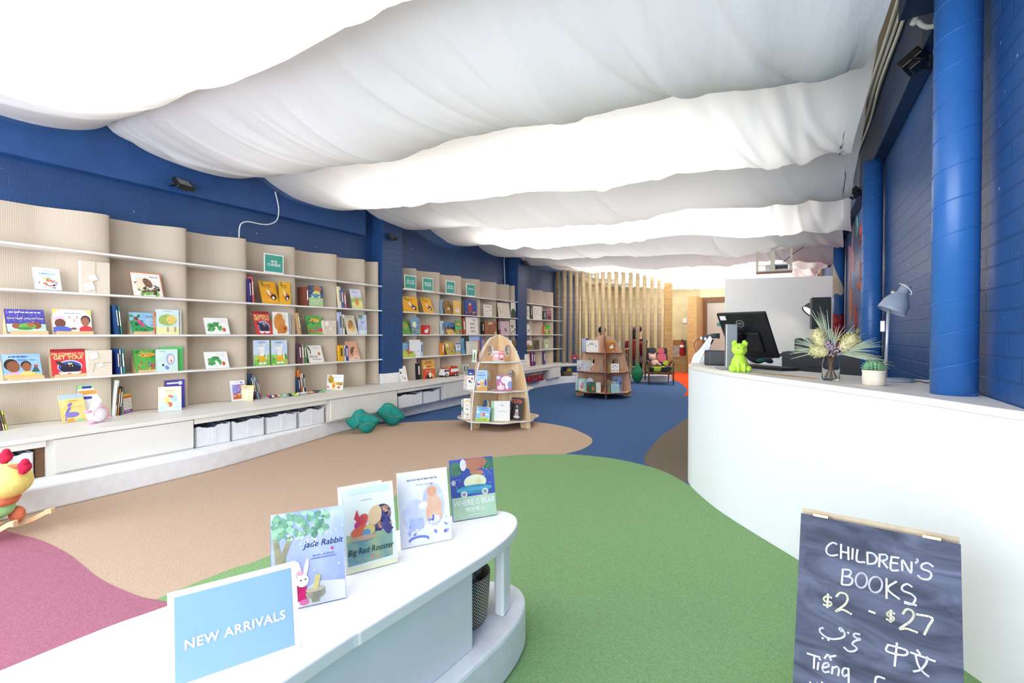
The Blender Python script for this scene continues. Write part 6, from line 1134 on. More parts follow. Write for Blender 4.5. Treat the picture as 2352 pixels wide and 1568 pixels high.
# toy robot
rp = atdepth(1320, 834, 12.2); rb_t = thing('toy_robot', 'red and blue toy robot standing on the bench before the tubes', 'toy', (rp.x, rp.y, .4692), aim(rp))
red_p = mat('red_toy_plastic', '#d02a22', rough=0.35, noise=0.03); blu_p = mat('blue_toy_plastic', '#2c3a90', rough=0.35, noise=0.03)
mb = MB(); mb.box(-.045, .045, -.03, .03, .15, .215); mb.build('chest', red_p, rb_t, bevel=.005)
mb = MB(); mb.box(-.02, .02, -.018, .018, .217, .25); mb.build('head', blu_p, rb_t, bevel=.004)
mb = MB(); mb.box(-.03, .03, -.022, .022, .118, .149); mb.build('waist', mat('silver_plastic', '#cfd2d8', rough=0.3, noise=0), rb_t)
for s_ in (-1, 1):
    mb = MB(); mb.tube([(s_*.06, 0, .205), (s_*.068, -.005, .15), (s_*.058, -.02, .10)], [.018, .015, .012], 10); mb.build('arm', red_p, rb_t)
    mb = MB(); mb.tube([(s_*.02, 0, .13), (s_*.03, 0, .06), (s_*.036, -.005, .001)], [.015, .017, .02], 10); mb.build('leg', blu_p, rb_t)
# fire engine
fp = at(1038, 864.5, .4692); fe = thing('toy_fire_engine', 'red and white toy fire engine on the bench between the pillars', 'toy truck', (fp.x-.06, fp.y, .4692), PI/2)
wp = mat('white_toy_plastic', '#f2f2f0', rough=0.3, noise=0.02); FLn = .46
mb = MB(); mb.prism([(-.22, .035), (-.22, .075), (-.205, .085), (-.185, .14), (-.07, .14), (-.07, .03), (-.2, .03)], -.055, .055, fn=lambda u, v, q: (u, q, v)); mb.build('cab', wp, fe, bevel=.006)
mb = MB(); mb.prism([(-.202, .088), (-.186, .13), (-.158, .13), (-.158, .088)], -.0562, .0562, fn=lambda u, v, q: (u, q, v)); mb.box(-.148, -.12, -.0562, .0562, .09, .128); mb.box(-.11, -.082, -.0562, .0562, .09, .128); mb.build('cab_windows', mat('dark_window', '#15151a', rough=0.1, noise=0), fe)
mb = MB(); mb.box(-.18, -.08, -.045, .045, .14, .156); mb.box(-.065, .215, -.053, .053, .03, .075); mb.box(-.065, -.02, -.053, .053, .075, .15); mb.prism([(.0, .14), (.20, .14), (.2, .15), (.19, .175), (.17, .15), (.11, .15), (.08, .18), (.06, .18), (.06, .15)], -.03, .03, fn=lambda u, v, q: (u, q, v)); mb.build('red_body', red_p, fe, bevel=.004)
mb = MB(); mb.box(-.018, .21, -.056, .056, .0755, .128); mb.build('water_tank', wp, fe, bevel=.012, seg=3)
mb = MB(); mb.box(-.03, .02, -.02, .02, .15, .172); mb.build('yellow_pump', flat('#e8b41c'), fe)
for xx in (-.145, .105, .175):
    for s_ in (-1, 1):
        mb = MB(); mb.cyl((xx, s_*.036, .032), (xx, s_*.06, .032), .0318, n=22); w_ = mb.build('wheel', black, fe)
        mb = MB(); mb.cyl((xx, s_*.0605, .032), (xx, s_*.063, .032), .018, n=18); mb.build('hub', mat('hub_grey', '#c8c8cc', rough=0.3, metal=0.4, noise=0), w_)
# tiny animals in a row on the bench
for i, (x, y, cs_, nm) in enumerate(((624, 914, ('#2a2f78', '#f4f4f4', '#d03c34'), 'red-headed navy felt bird with white patch, first of the bench animals'), (637, 912, ('#c8805c', '#f0e4d8', '#b05c44'), 'tan and white felt bird beside the navy one'), (654, 911.5, ('#8ccc9c', '#a8cce4', '#78b888'), 'mint green felt bird with blue wing on the bench'), (669, 909.5, ('#202028', '#f6f6f4', '#202028'), 'black and white felt bird on the bench'), (681, 909, ('#bedc5c', '#d4ec80', '#a8cc4c'), 'lime felt bird beside the black and white one'),
        (691, 907, ('#e4e6ec', '#f4f4f6', '#d4d8e0'), 'white felt bird in front of the four spines'), (702, 905.5, ('#d8d8d8', '#b8bcc4', '#eceef0'), 'pale grey felt bird in front of the black spine'), (713, 904, ('#d8a078', '#e4b48c', '#b87c54'), 'orange tan felt bird with raised tail'), (727, 901.5, ('#56565c', '#6c6c74', '#3a1c24'), 'dark grey felt bird with a dark red head'), (742, 901, ('#7ccc7c', '#98dc94', '#60b468'), 'bright green felt bird, last of the bench animals'))):
    q = at(x, y, .4692); t = thing('felt_bird', nm, 'toy animal', (q.x, q.y, .4692), PI/2+.3*math.sin(i*2.3), 'little felt birds lined up on the bench')
    mb = MB(); mb.ball((0, 0, .017), (.034, .022, .0168), 14, 9); mb.add([(.025, -.012, .02), (.025, .012, .02), (.062, .01, .03), (.062, -.01, .03), (.04, 0, .012)], [(0, 1, 2, 3), (0, 4, 1), (1, 4, 2), (2, 4, 3), (3, 4, 0)]); mb.build('body', flat(cs_[0]), t)
    mb = MB(); mb.ball((.005, -.014, .02), (.02, .012, .012), 12, 8); mb.build('wing', flat(cs_[1]), t)
    mb = MB(); mb.ball((-.036, 0, .026), .013, 12, 8); mb.cyl((-.045, 0, .026), (-.06, 0, .023), .004, .0005, n=8); mb.build('head', flat(cs_[2]), t)
# plush sheep on the bench
q = at(226, 971, .4692); ps = thing('plush_sheep', 'pink and white round plush animal on the bench beside the yellow dog book', 'plush toy', (q.x-.03, q.y, .4692), PI/2+.3)
pw = mat('white_plush', '#f6f0f2', rough=0.95, noise=0.06, scale=60, bump=0.4); pk = mat('pink_plush', '#ecb4cc', rough=0.95, noise=0.1, scale=60, bump=0.4)
mb = MB(); mb.ball((0, 0, .07), (.07, .06, .0695), 20, 14); mb.build('body', pw, ps)
mb = MB(); mb.ball((-.005, .0, .142), (.04, .036, .032), 16, 10); mb.build('woolly_top', pw, ps)
mb = MB(); mb.tube([(-.07*math.cos(t), -.03-.03*math.cos(t*.5), .07+.068*math.sin(t)) for t in [i*PI/6 for i in range(0, 12)]], .006, 8); mb.build('pink_seam', pk, ps)
for (x, z) in ((-.085, .105), (.08, .03), (-.05, .012)):
    mb = MB(); mb.ball((x, -.02, z), (.032, .02, .014), 12, 8); mb.build('pink_limb', pk, ps)

# ------------------------------------------------------------------ teal cushions on the floor
teal = mat('teal_cotton', '#158a80', rough=0.85, noise=0.14, scale=12, bump=0.3)
def cushion(ol, sc_, ox, oy, dep, label, lines, thick=.15, zb=.003, tilt=.35):
    P = [(ox+x/sc_, oy+y/sc_) for x, y in ol]; k = dep/F
    cx_ = sum(p[0] for p in P)/len(P); yb_ = max(p[1] for p in P)
    base = atdepth(cx_, 780, dep); t = thing('teal_cushion', label, 'cushion', (base.x, base.y, 0), aim(base), 'teal animal-shaped cushions')
    pts = smooth_pts([((x-cx_)*k, (yb_-y)*k/math.cos(tilt)*1.0, 0) for x, y in P], 3, closed=True); n = len(pts)
    mx_, mz_ = sum(p.x for p in pts)/n, sum(p.y for p in pts)/n; NR = 9; rg = random.Random(int(dep*10))
    def lift(u, v, q): # tilt back away from the camera
        return Vector((u, v*math.sin(tilt)+q*math.cos(tilt)+thick*.5, v*math.cos(tilt)-q*math.sin(tilt)+zb+thick*.5*math.sin(tilt)))
    mb = MB(); vs = []; 
    for side in (-1, 1):
        for r in range(NR+1):
            s = r/NR
            for p in pts:
                h = side*thick*.5*math.sqrt(max(0, 1-s**2.2))*(1+.05*math.sin(p.x*50+p.y*30))
                vs.append(lift(mx_+(p.x-mx_)*s, mz_+(p.y-mz_)*s, h))
    fs = []
    for side in range(2):
        o = side*(NR+1)*n
        for r in range(NR):
            for i in range(n): fs.append((o+r*n+i, o+r*n+(i+1) % n, o+(r+1)*n+(i+1) % n, o+(r+1)*n+i))
    mb.add(vs, fs, 0, True); o = mb.build('cushion_body', teal, t); bm = bmesh.new(); bm.from_mesh(o.data); bmesh.ops.remove_doubles(bm, verts=bm.verts, dist=1e-5); bmesh.ops.recalc_face_normals(bm, faces=bm.faces); bm.to_mesh(o.data); bm.free()
    zmin = min(v.co.z for v in o.data.vertices)
    for ln in lines:
        L2 = []
        for x, y in smooth_pts([(a, b, 0) for a, b in ln], 4) and [(p.x, p.y) for p in smooth_pts([(a, b, 0) for a, b in ln], 4)]:
            u, v = (ox+x/sc_-cx_)*k, (yb_-(oy+y/sc_))*k/math.cos(tilt)
            # distance ratio to the rim
            d = math.hypot(u-mx_, v-mz_); a = math.atan2(v-mz_, u-mx_); rim = min(((abs(((math.atan2(p.y-mz_, p.x-mx_)-a+PI) % (2*PI))-PI)), math.hypot(p.x-mx_, p.y-mz_)) for p in pts)[1]
            L2.append(lift(u, v, -thick*.5*math.sqrt(max(0, 1-min(1, d/rim)**2.2))-.001))
        mb = MB(); mb.tube(L2, .0028, 5); mb.build('stitched_line', mat('tan_cord', '#a89468', rough=0.9, noise=0.1), t)
    t.location.z = .0015-zmin
cushion([(225, 880), (245, 860), (300, 850), (330, 790), (380, 745), (460, 728), (500, 760), (560, 800), (640, 830), (720, 890), (725, 930), (690, 960), (640, 1030), (580, 1080), (500, 1085), (440, 1050), (400, 1010), (380, 985), (350, 1035), (300, 1000), (250, 950), (228, 910)], 6.533, 760, 820, 5.78, 'teal animal-shaped cushion half on the tan carpet, nearer of two', [[(370, 855), (400, 890), (405, 940), (385, 975)], [(420, 1010), (480, 965), (560, 950), (650, 985)], [(360, 800), (440, 815), (560, 800)]], thick=.15, tilt=.22)
cushion([(675, 740), (740, 700), (800, 640), (860, 628), (930, 650), (980, 690), (1010, 720), (1060, 770), (1100, 830), (1095, 880), (1050, 890), (1010, 940), (950, 965), (900, 970), (850, 950), (810, 910), (760, 860), (700, 800)], 6.533, 760, 820, 6.26, 'teal animal-shaped cushion on blue carpet against the bench, farther of two', [[(770, 790), (850, 820), (940, 845), (1030, 845)], [(800, 690), (850, 670), (950, 680), (1010, 715)]], thick=.15, tilt=.22)

# ------------------------------------------------------------------ patterned armchair
P1, P2 = at(1491, 883.6, 0), at(1546, 883.6, 0); cw = (P2-P1).length
ac = thing('armchair', 'wooden armchair with black, pink and lime patterned cushions', 'armchair', ((P1.x+P2.x)/2, (P1.y+P2.y)/2, .0022), math.atan2(P2.y-P1.y, P2.x-P1.x)-.12)
walnut = woodmat('walnut', '#5a3f28', '#7a5838'); hw = cw/2
pat = mat('bold_wax_print', '#20222c', rough=0.85, noise=0.0); N = pat.node_tree.nodes; L = pat.node_tree.links
g = N.new('ShaderNodeTexCoord'); vo = N.new('ShaderNodeTexVoronoi'); vo.inputs['Scale'].default_value = 7.0; cr = N.new('ShaderNodeValToRGB'); cr.color_ramp.interpolation = 'CONSTANT'
els = cr.color_ramp.elements; els[0].position = 0; els[0].color = (*srgb('#20242e'), 1); els[1].position = .38; els[1].color = (*srgb('#a8c434'), 1)
for pos, c in ((.55, '#20242e'), (.72, '#8a7a34'), (.85, '#24304a')):
    e = els.new(pos); e.color = (*srgb(c), 1)
sx = N.new('ShaderNodeSeparateColor'); L.new(g.outputs['Object'], vo.inputs['Vector']); L.new(vo.outputs['Color'], sx.inputs[0]); L.new(sx.outputs[0], cr.inputs[0]); L.new(cr.outputs[0], N['Principled BSDF'].inputs['Base Color'])
for s_ in (-1, 1):
    mb = MB(); mb.tube([(s_*hw, 0, 0), (s_*hw, .01, .3), (s_*hw, .02, .50)], [.014, .02, .016], 10); mb.build('leg', walnut, ac)
    mb = MB(); mb.tube([(s_*hw, .62, 0), (s_*hw, .56, .3), (s_*hw, .52, .46)], [.014, .02, .016], 10); mb.build('leg', walnut, ac)
    mb = MB(); mb.tube(smooth_pts([(s_*hw, -.02, .47), (s_*(hw+.005), .02, .545), (s_*(hw+.01), .15, .56), (s_*(hw+.005), .32, .52), (s_*hw, .5, .44)], 4), .022, 10); mb.build('armrest', walnut, ac)
mb = MB(); mb.box(-hw, hw, -.01, .02, .25, .31); mb.box(-hw, hw, .52, .55, .24, .29); mb.box(-hw-.012, -hw+.012, 0, .55, .255, .30); mb.box(hw-.012, hw+.012, 0, .55, .255, .30); mb.build('seat_frame', walnut, ac)
mb = MB(); mb.box(-hw+.03, hw-.03, -.01, .50, .311, .43); mb.build('seat_cushion', pat, ac, bevel=.035, seg=4)
Mb2 = TR(0, .55, .62) @ RXm(-.28); mb = MB(); mb.mbox(Mb2, cw-.08, .11, .50); bkc = mb.build('back_cushion', pat, ac, bevel=.035, seg=4)
m_ = MB()
for (u, v, r, mi) in ((.10, .0, .12, 0), (.09, .165, .085, 0), (-.13, .17, .10, 1), (-.02, -.05, .045, 2), (-.07, -.17, .045, 2)):
    pp_ = [(max(-.21, min(.21, u+r*math.cos(a))), max(-.225, min(.235, v+r*math.sin(a)))) for a in [2*PI*i/28 for i in range(28)]]
    m_.poly([Mb2 @ Vector((x, -.0568-.0002*mi, z)) for x, z in pp_], mi)
m_.build('printed_discs', [flat('#c8586c'), flat('#1c2230'), flat('#7a7030')], bkc, fixn=False)
pg = thing('plush_pig', 'pale pink plush pig slumped on the armchair seat', 'plush toy', Vector(ac.location)+Matrix.Rotation(ac.rotation_euler.z, 3, 'Z') @ Vector((-.14, .24, .44)), ac.rotation_euler.z)
pkp = mat('pale_pink_plush', '#e8c0b4', rough=0.95, noise=0.06, scale=50, bump=0.4)
mb = MB(); mb.ball((0.02, -.04, .075), (.10, .11, .075), 18, 12); mb.build('body', pkp, pg)
mb = MB(); mb.ball((-.03, -.03, .21), (.09, .075, .075), 18, 12); mb.ball((-.02, -.1, .2), (.035, .02, .028), 12, 8); mb.build('head', pkp, pg)
for s_ in (-1, 1):
    mb = MB(); mb.ball((-.03+s_*.07, -.02, .28), (.025, .012, .03), 10, 8); mb.build('ear', pkp, pg)
    mb = MB(); mb.tube([(.03+s_*.06, -.08, .05), (.06+s_*.07, -.20, .045)], [.032, .026], 12); mb.build('leg', pkp, pg)
# dark cushion and green cushion by the screen
def blob(name, label, cat, x, dep, w_, h_, d_, m, pinch):
    p = atdepth(x, 870, dep); t = thing(name, label, cat, (p.x, p.y, .002), aim(p))
    def fn(u, v):
        a = 2*PI*u; s = max(0.0, math.sin(PI*v))**.6; q = 1-pinch*max(0, v-.55)/.45
        return (w_/2*s*q*math.cos(a), d_/2*s*q*math.sin(a)+.10*v, h_*v)
    mb = MB(); mb.grid(fn, 28, 18); mb.build('cushion_body', m, t); return t
blob('green_cushion', 'bright green plump cushion standing between dark cushion and armchair', 'cushion', 1463.5, 11.85, .29, .50, .2, mat('green_cotton', '#1f7a50', rough=0.9, noise=0.15, scale=12), .55)
p = atdepth(1434, 870, 12.0); dc = thing('dark_grey_cushion', 'dark grey flat cushion leaning by the foot of the tube screen', 'cushion', (p.x, p.y, .002), aim(p)-.2)
mb = MB(); mb.prism([(-.12, 0), (.14, 0), (.13, .2), (-.0, .44), (-.1, .44)], 0, .07, fn=lambda u, v, q: (u, q+v*.22, v+.0)); mb.build('cushion_body', mat('charcoal_cotton', '#3c3e4c', rough=0.9, noise=0.1), dc, bevel=.02, seg=3)

# ------------------------------------------------------------------ people reading behind the screen
def skinned(name, chain, edges, rad, m, parent, sub=1):
    me = bpy.data.meshes.new(name); me.from_pydata([tuple(v) for v in chain], edges, []); me.materials.append(m); o = bpy.data.objects.new(name, me); COL.objects.link(o); o.parent = parent
    sk = o.modifiers.new('skin', 'SKIN'); sk.use_smooth_shade = True
    for i, r in enumerate(rad): me.skin_vertices[0].data[i].radius = (r, r); me.skin_vertices[0].data[i].use_root = (i == 0)
    s = o.modifiers.new('sub', 'SUBSURF'); s.levels = sub; s.render_levels = sub
    return o
skinM = mat('skin', '#c48a68', rough=0.6, noise=0.04); hairM = mat('black_hair', '#1d1816', rough=0.5, noise=0.3, scale=40, stretch=(4, 4, 1))
def person(x, dep, heading, label, topc, legc, lean=0.0, s=1.0, hairlong=True):
    p = atdepth(x, 860, dep); t = thing('person', label, 'person', (p.x, p.y, .003), heading); t.scale = (s, s, s)
    L0 = lean
    body = [(0, 0, .50), (0, -.02-L0*.3, .72), (0, -.03-L0*.7, .94), (0, -.035-L0, 1.03), (0, -.05-L0*1.15, 1.10), (0, -.075-L0*1.3, 1.22), (0, -.07-L0*1.35, 1.31)]
    ed = [(i, i+1) for i in range(6)]; rad = [.14, .13, .14, .07, .055, .095, .075]
    n = 7
    for s_ in (-1, 1):   # arms with hands reaching to the book on the lap, legs bent over the seat
        body += [(s_*.19, -.03-L0*.75, .95), (s_*.24, -.10-L0*.6, .70), (s_*.10, -.33-L0*.5, .64), (s_*.06, -.40-L0*.5, .645)]; rad += [.065, .052, .038, .03]
        ed += [(2, n), (n, n+1), (n+1, n+2), (n+2, n+3)]; n += 4
        body += [(s_*.11, -.05, .49), (s_*.13, -.45, .49), (s_*.13, -.44, .10), (s_*.13, -.56, .035)]; rad += [.10, .072, .05, .035]
        ed += [(0, n), (n, n+1), (n+1, n+2), (n+2, n+3)]; n += 4
    bo = skinned('body', body, ed, rad, skinM, t, 2)
    tm = mat('cloth_'+topc.lstrip('#'), topc, rough=0.9, noise=0.15, scale=14, bump=0.3); lm = mat('cloth_'+legc.lstrip('#'), legc, rough=0.9, noise=0.15, scale=14)
    c = [body[0], body[1], body[2], (0, -.035-L0, 1.02)]; r = [.16, .155, .165, .085]; e = [(0, 1), (1, 2), (2, 3)]; n = 4
    for s_, b in ((-1, 7), (1, 15)):
        c += [body[b], body[b+1], tuple(Vector(body[b+1]).lerp(Vector(body[b+2]), .85))]; r += [.085, .07, .052]; e += [(2, n), (n, n+1), (n+1, n+2)]; n += 3
    skinned('jumper', c, e, r, tm, t, 2)
    c = [(0, 0, .49)]; r = [.15]; e = []; n = 1
    for s_ in (-1, 1):
        c += [(s_*.11, -.06, .49), (s_*.13, -.45, .49), (s_*.13, -.44, .13)]; r += [.115, .088, .066]; e += [(0, n), (n, n+1), (n+1, n+2)]; n += 3
    skinned('trousers', c, e, r, lm, t, 2)
    hc = Vector((0, -.055-L0*1.3, 1.275)); mb = MB(); mb.ball(hc+Vector((0, .018, .02)), (.102, .108, .112), 18, 12)
    if hairlong: mb.ball(hc+Vector((0, .06, -.08)), (.10, .06, .16), 16, 10)
    mb.build('hair', hairM, t)
    mb = MB(); fz = hc+Vector((0, -.10, -.055)); mb.ball(fz+Vector((0, -.012, 0)), (.014, .02, .018), 8, 6); mb.build('nose', skinM, t)
    for s_ in (-1, 1): mb = MB(); mb.ball(fz+Vector((s_*.034, .008, .028)), .009, 8, 6); mb.build('eye', mat('dark_eye', '#20140f', noise=0), t)
    mb = MB(); mb.ball(fz+Vector((0, .006, -.035)), (.024, .008, .006), 8, 6); mb.build('mouth', mat('lip', '#a85a50', noise=0), t)
    st = thing('stool', 'plain wooden stool under the '+label.split(',')[0].split(' with')[0].split(' leaning')[0], 'stool', (p.x, p.y, .003), heading)
    mb = MB(); mb.lathe([(0, .30*s), (.16*s, .30*s), (.165*s, .315*s), (.16*s, .33*s), (0, .33*s)], n=24); mb.build('seat', beech, st)
    for a in (45, 135, 225, 315):
        q = math.radians(a); mb = MB(); mb.cyl((.12*s*math.cos(q), .12*s*math.sin(q), .301*s), (.15*s*math.cos(q), .15*s*math.sin(q), 0), .016, n=10); mb.build('leg', beech, st)
    return t
person(1453, 13.25, aim(atdepth(1453, 860, 13.25))+PI*.9, 'person in a dark red jumper with long hair, seated behind the tube screen', '#7c1c26', '#4a4a52', lean=.05)
person(1475, 14.5, aim(atdepth(1475, 860, 14.5))-.75, 'person in a dark top leaning over, beside the one in red', '#24242a', '#2f3440', lean=.10, s=1.05, hairlong=False)
person(1379, 13.6, aim(atdepth(1379, 860, 13.6))+.5, 'person in an olive top, seated behind the far rocket display', '#5a5238', '#3c3a38', lean=.04, s=1.02, hairlong=False)
# slatted low table with a screen on it behind the tubes
p = atdepth(1434, 850, 12.95); lt = thing('slatted_table', 'low pale wooden slatted table behind the tube screen', 'table', (p.x, p.y, .003), aim(p))
mb = MB(); mb.box(-.16, .16, -.18, .18, .80, .83); mb.build('table_top', beech, lt)
for i, (x, y) in enumerate(((-.14, -.16), (.14, -.16), (-.14, .16), (.14, .16))): mb = MB(); mb.box(x-.02, x+.02, y-.02, y+.02, 0, .80); mb.build('leg', beech, lt)
mb = MB(); [mb.box(-.12+.048*i-.01, -.12+.048*i+.01, -.17, -.15, .2, .80) for i in range(6)]; mb.box(-.14, .14, -.172, -.148, .18, .21); mb.build('slats', beech, lt)
p = atdepth(1419, 800, 12.95); sc3 = thing('white_tablet', 'small white screen propped on the slatted table', 'tablet', (p.x+.09, p.y+.05, .8345), aim(p))
mb = MB(); mb.box(-.09, .09, 0, .012, .0, .19); mb.box(-.05, .05, 0, .08, 0, .008); mb.build('panel', wht, sc3)

# ------------------------------------------------------------------ back wall furniture
yf = 15.35; xa, xb = ony(1580, 760, yf).x, ony(1600, 760, yf).x; zt_ = ony(1590, 680, yf).z
o = MB().box(xa, xb, yf, BY-.085, .002, zt_).build('plywood_partition', ply); tag(o, 'tall plywood partition end standing left of the grey door', 'partition')
ym = 15.9; xl, xr2 = ony(1538, 830, ym).x, ony(1580, 830, ym).x; zl = ony(1555, 820, ym).z
lg_ = thing('plywood_ledge', 'low plywood box ledge between the screen post and the partition', 'ledge', (xl, ym, .002))
mb = MB(); mb.box(0, xr2-xl-.02, 0, BY-ym-.002, 0, zl); mb.build('ledge_box', plyD, lg_)
mb = MB(); mb.box(-.02, xr2-xl-.02, -.015, BY-ym-.002, zl, zl+.03); mb.build('ledge_top', ply, lg_)
zt2 = zl+.0325
ep = ony(1567, 818, ym+.15); ex = thing('fire_extinguisher', 'red fire extinguisher standing on the plywood ledge', 'fire extinguisher', (ep.x, ym+.15, zt2))
mb = MB(); mb.lathe([(0, 0), (.075, 0), (.082, .01), (.082, .36), (.07, .41), (.03, .44), (.025, .46), (0, .46)], n=24); mb.build('cylinder', mat('extinguisher_red', '#9c1c24', rough=0.3, noise=0.03), ex)
mb = MB(); mb.cyl((0, 0, .46), (0, 0, .50), .022, n=12); mb.box(-.015, .015, -.09, .03, .50, .52); mb.box(-.015, .015, -.08, .02, .53, .545); mb.tube([(0, -.05, .49), (.07, -.09, .42), (.09, -.09, .2)], .012, 8); mb.build('valve_and_hose', black, ex)
mb = MB(); mb.lathe([(.0827, .28), (.0827, .36)], n=24); mb.build('white_band', wht, ex)
pp_ = ony(1551, 810, ym+.3); pb = thing('grey_picture_board', 'square mottled grey picture board leaning on the wall above the ledge', 'picture', (pp_.x, ym+.22, zt2))
mb = MB(); mb.box(-.15, .15, 0, .025, 0, .33); mb.build('board', wash('#8a8078', '#b0a69c', 14), pb)
pc = ony(1561, 790, ym+.5); cb_ = thing('cardboard_box', 'brown cardboard box behind the grey picture board and extinguisher', 'box', (pc.x, ym+.32, zt2))
mb = MB(); mb.box(-.18, .18, 0, .3, 0, .50); mb.build('carton', mat('box_card', '#9a6a3c', rough=0.8, noise=0.08), cb_)
mb = MB(); mb.box(-.182, .182, -.002, .302, .50, .508); mb.build('flaps', MATS['box_card'], cb_)
tp = ony(1573, 736, BY-.02); o = MB().box(-.07, .07, -.03, 0, -.08, .08).build('wall_thermostat', wht, None, (tp.x, BY-.001, tp.z)); tag(o, 'small white control box on the cream wall beside the partition', 'thermostat')
wl = [ony(x, y, BY-.03) for x, y in ((1582, 649), (1592, 652), (1605, 647), (1622, 644), (1640, 646), (1662, 648))]
o = MB().tube(smooth_pts(wl, 4), .012, 6).build('wall_cable', black); tag(o, 'black cable looping along the top of the cream wall', 'cable')
o = MB().box(-.07, .07, -.05, 0, -.07, .07).build('junction_box', black, None, (wl[0].x, BY-.001, wl[0].z)); tag(o, 'small black junction box where the cable starts on the cream wall', 'junction box')
# white movable panel behind the counter
A_, B_ = Vector((-.95, 8.18, 0)), Vector((.47, 8.52, 0)); wb_ = thing('white_partition_panel', 'tall plain white panel standing behind the reception counter', 'partition', (A_.x, A_.y, .003), math.atan2(B_.y-A_.y, B_.x-A_.x))
mb = MB(); mb.box(0, (B_-A_).length, 0, .04, .0, 2.06); mb.build('panel_board', mat('panel_white', '#faf8f2', rough=0.6, noise=0.01), wb_, bevel=.004)
# printer on its cabinet
p = atdepth(1905, 830, 4.55); pr = thing('office_printer', 'dark grey office printer standing behind the counter', 'printer', (p.x-.02, p.y+.15, .003), aim(p)-.1)
mb = MB(); mb.box(-.33, .31, -.22, .22, 0, .55); mb.build('cabinet', dgrey, pr, bevel=.006)
mb = MB(); mb.box(-.34, .32, -.24, .22, .552, 1.03); mb.build('printer_body', dgrey, pr, bevel=.012, seg=3)
mb = MB(); mb.box(-.24, .05, -.20, .18, 1.032, 1.16); mb.build('scanner_lid', black, pr, bevel=.015, seg=3)
mb = MB(); mb.prism([(-.34, 1.02), (-.50, .955), (-.50, .94), (-.34, .99)], -.12, .15, fn=lambda u, v, q: (u, q, v)); mb.build('paper_tray', black, pr)
mb = MB(); mb.box(-.22, -.10, -.243, -.238, .80, .86); mb.box(-.11, .06, -.243, -.238, .88, .90); mb.build('vent_panel', black, pr)
# loudspeaker and lit lamp on a pole
p = atdepth(1884, 720, 6.2); spk = thing('loudspeaker', 'tall black loudspeaker on a pole in front of the white panel', 'speaker', (p.x, p.y, .003), aim(p)+.12)
zc = p.z; mb = MB(); mb.box(-.105, .105, -.10, .10, zc-.20, zc+.20); mb.build('cabinet', black, spk, bevel=.008)
mb = MB(); mb.cyl((0, .02, .03), (0, .02, zc-.199), .018, n=12); mb.build('pole', black, spk)
mb = MB(); mb.lathe([(0, 0), (.2, 0), (.2, .012), (.03, .03), (0, .03)], n=28); mb.build('floor_base', black, spk)
p = atdepth(1858, 715, 6.9); fl_ = thing('floor_lamp', 'dark floor lamp with a lit white inside, peeping out beside the loudspeaker', 'lamp', (p.x+.14, p.y+.07, .003), aim(p))
zc = p.z; ax = Vector((-.62, -.35, -.72)).normalized(); zq = -ax; qx = zq.cross(Vector((0, 1, 0))).normalized(); qy = zq.cross(qx); top = Vector((-.02, 0, zc+.12))
Ms = Matrix(((qx.x, qy.x, ax.x, top.x), (qx.y, qy.y, ax.y, top.y), (qx.z, qy.z, ax.z, top.z), (0, 0, 0, 1)))
mb = MB(); mb.lathe([(0, 0), (.04, 0), (.06, .03), (.10, .10), (.115, .19), (.111, .19), (.096, .10), (.055, .035), (0, .03)], n=32, M=Ms); mb.build('shade', mat('bronze_shade', '#4a3a30', rough=0.4, noise=0.05), fl_)
mb = MB(); mb.lathe([(0, .165), (.104, .165), (.104, .17), (0, .17)], n=28, M=Ms); mb.build('lit_diffuser', mat('lit_lamp', '#ffffff', noise=0, emit=('#fff6e6', 6.0)), fl_)
mb = MB(); mb.tube(smooth_pts([(-.02, 0, zc+.12), (.04, .01, zc+.13), (.08, .02, zc+.02), (.08, .02, .02)], 5), .011, 8); mb.build('stem', black, fl_)
mb = MB(); mb.lathe([(0, 0), (.14, 0), (.14, .015), (0, .02)], (.08, .02, 0), n=26); mb.build('floor_base', black, fl_)

# ------------------------------------------------------------------ mural on the right-hand wall and column
mu = thing('wall_mural', 'mural of pink, orange, red and teal leaf and bird shapes on the dark wall', 'mural', (RX, 7, 1.5))
def mur(name, pts, col):
    W_ = [onx(1900+x/3.92, 420+y/3.92, RX) for x, y in pts]; mb = MB(); mb.prism([(q.y-7, q.z-1.5) for q in W_], -.004, -.0005, fn=lambda u, v, q: (q, u, v)); mb.build(name, mat('mural_'+col.lstrip('#'), col, rough=0.7, noise=0.15, scale=20), mu)
def leaf(cx_, cy_, rx, ry): return [(cx_+rx*math.sin(2*PI*i/22)*(1-.25*abs(math.cos(2*PI*i/22))), cy_-ry*math.cos(2*PI*i/22)) for i in range(22)]
mur('teal_leaf', leaf(268, 390, 14, 105), '#6fa6a4'); mur('red_star_shape', [(330, 320), (330, 520), (312, 515), (295, 565), (300, 500), (290, 400), (308, 390), (314, 330)], '#b42a2e')
mur('pink_bird_shape', [(240, 370), (244, 400), (232, 590), (240, 620), (252, 700), (245, 740), (252, 800), (222, 808), (215, 790), (208, 900), (190, 1005), (196, 900), (202, 760), (195, 640), (192, 575), (205, 562), (218, 585)], '#c49aa8')
mur('orange_claw_shape', [(297, 700), (304, 705), (303, 900), (316, 985), (300, 960), (292, 930), (285, 970), (270, 905), (290, 900)], '#c8683a'); mur('orange_leaf', leaf(217, 1080, 14, 145), '#c06a34'); mur('red_leaf', leaf(257, 1220, 16, 135), '#b03a2e'); mur('cream_leaf', leaf(262, 1400, 10, 130), '#d8c8a8')
c3 = bpy.data.objects['trim_8']; ccx, ccy, cr3 = .575, 9.05, .0765
def on_col(u, z): a = math.radians(-90)-math.atan2(ccx, ccy)+u*1.35; return (ccx+cr3*math.cos(a), ccy+cr3*math.sin(a), z)
mb = MB(); n = 24
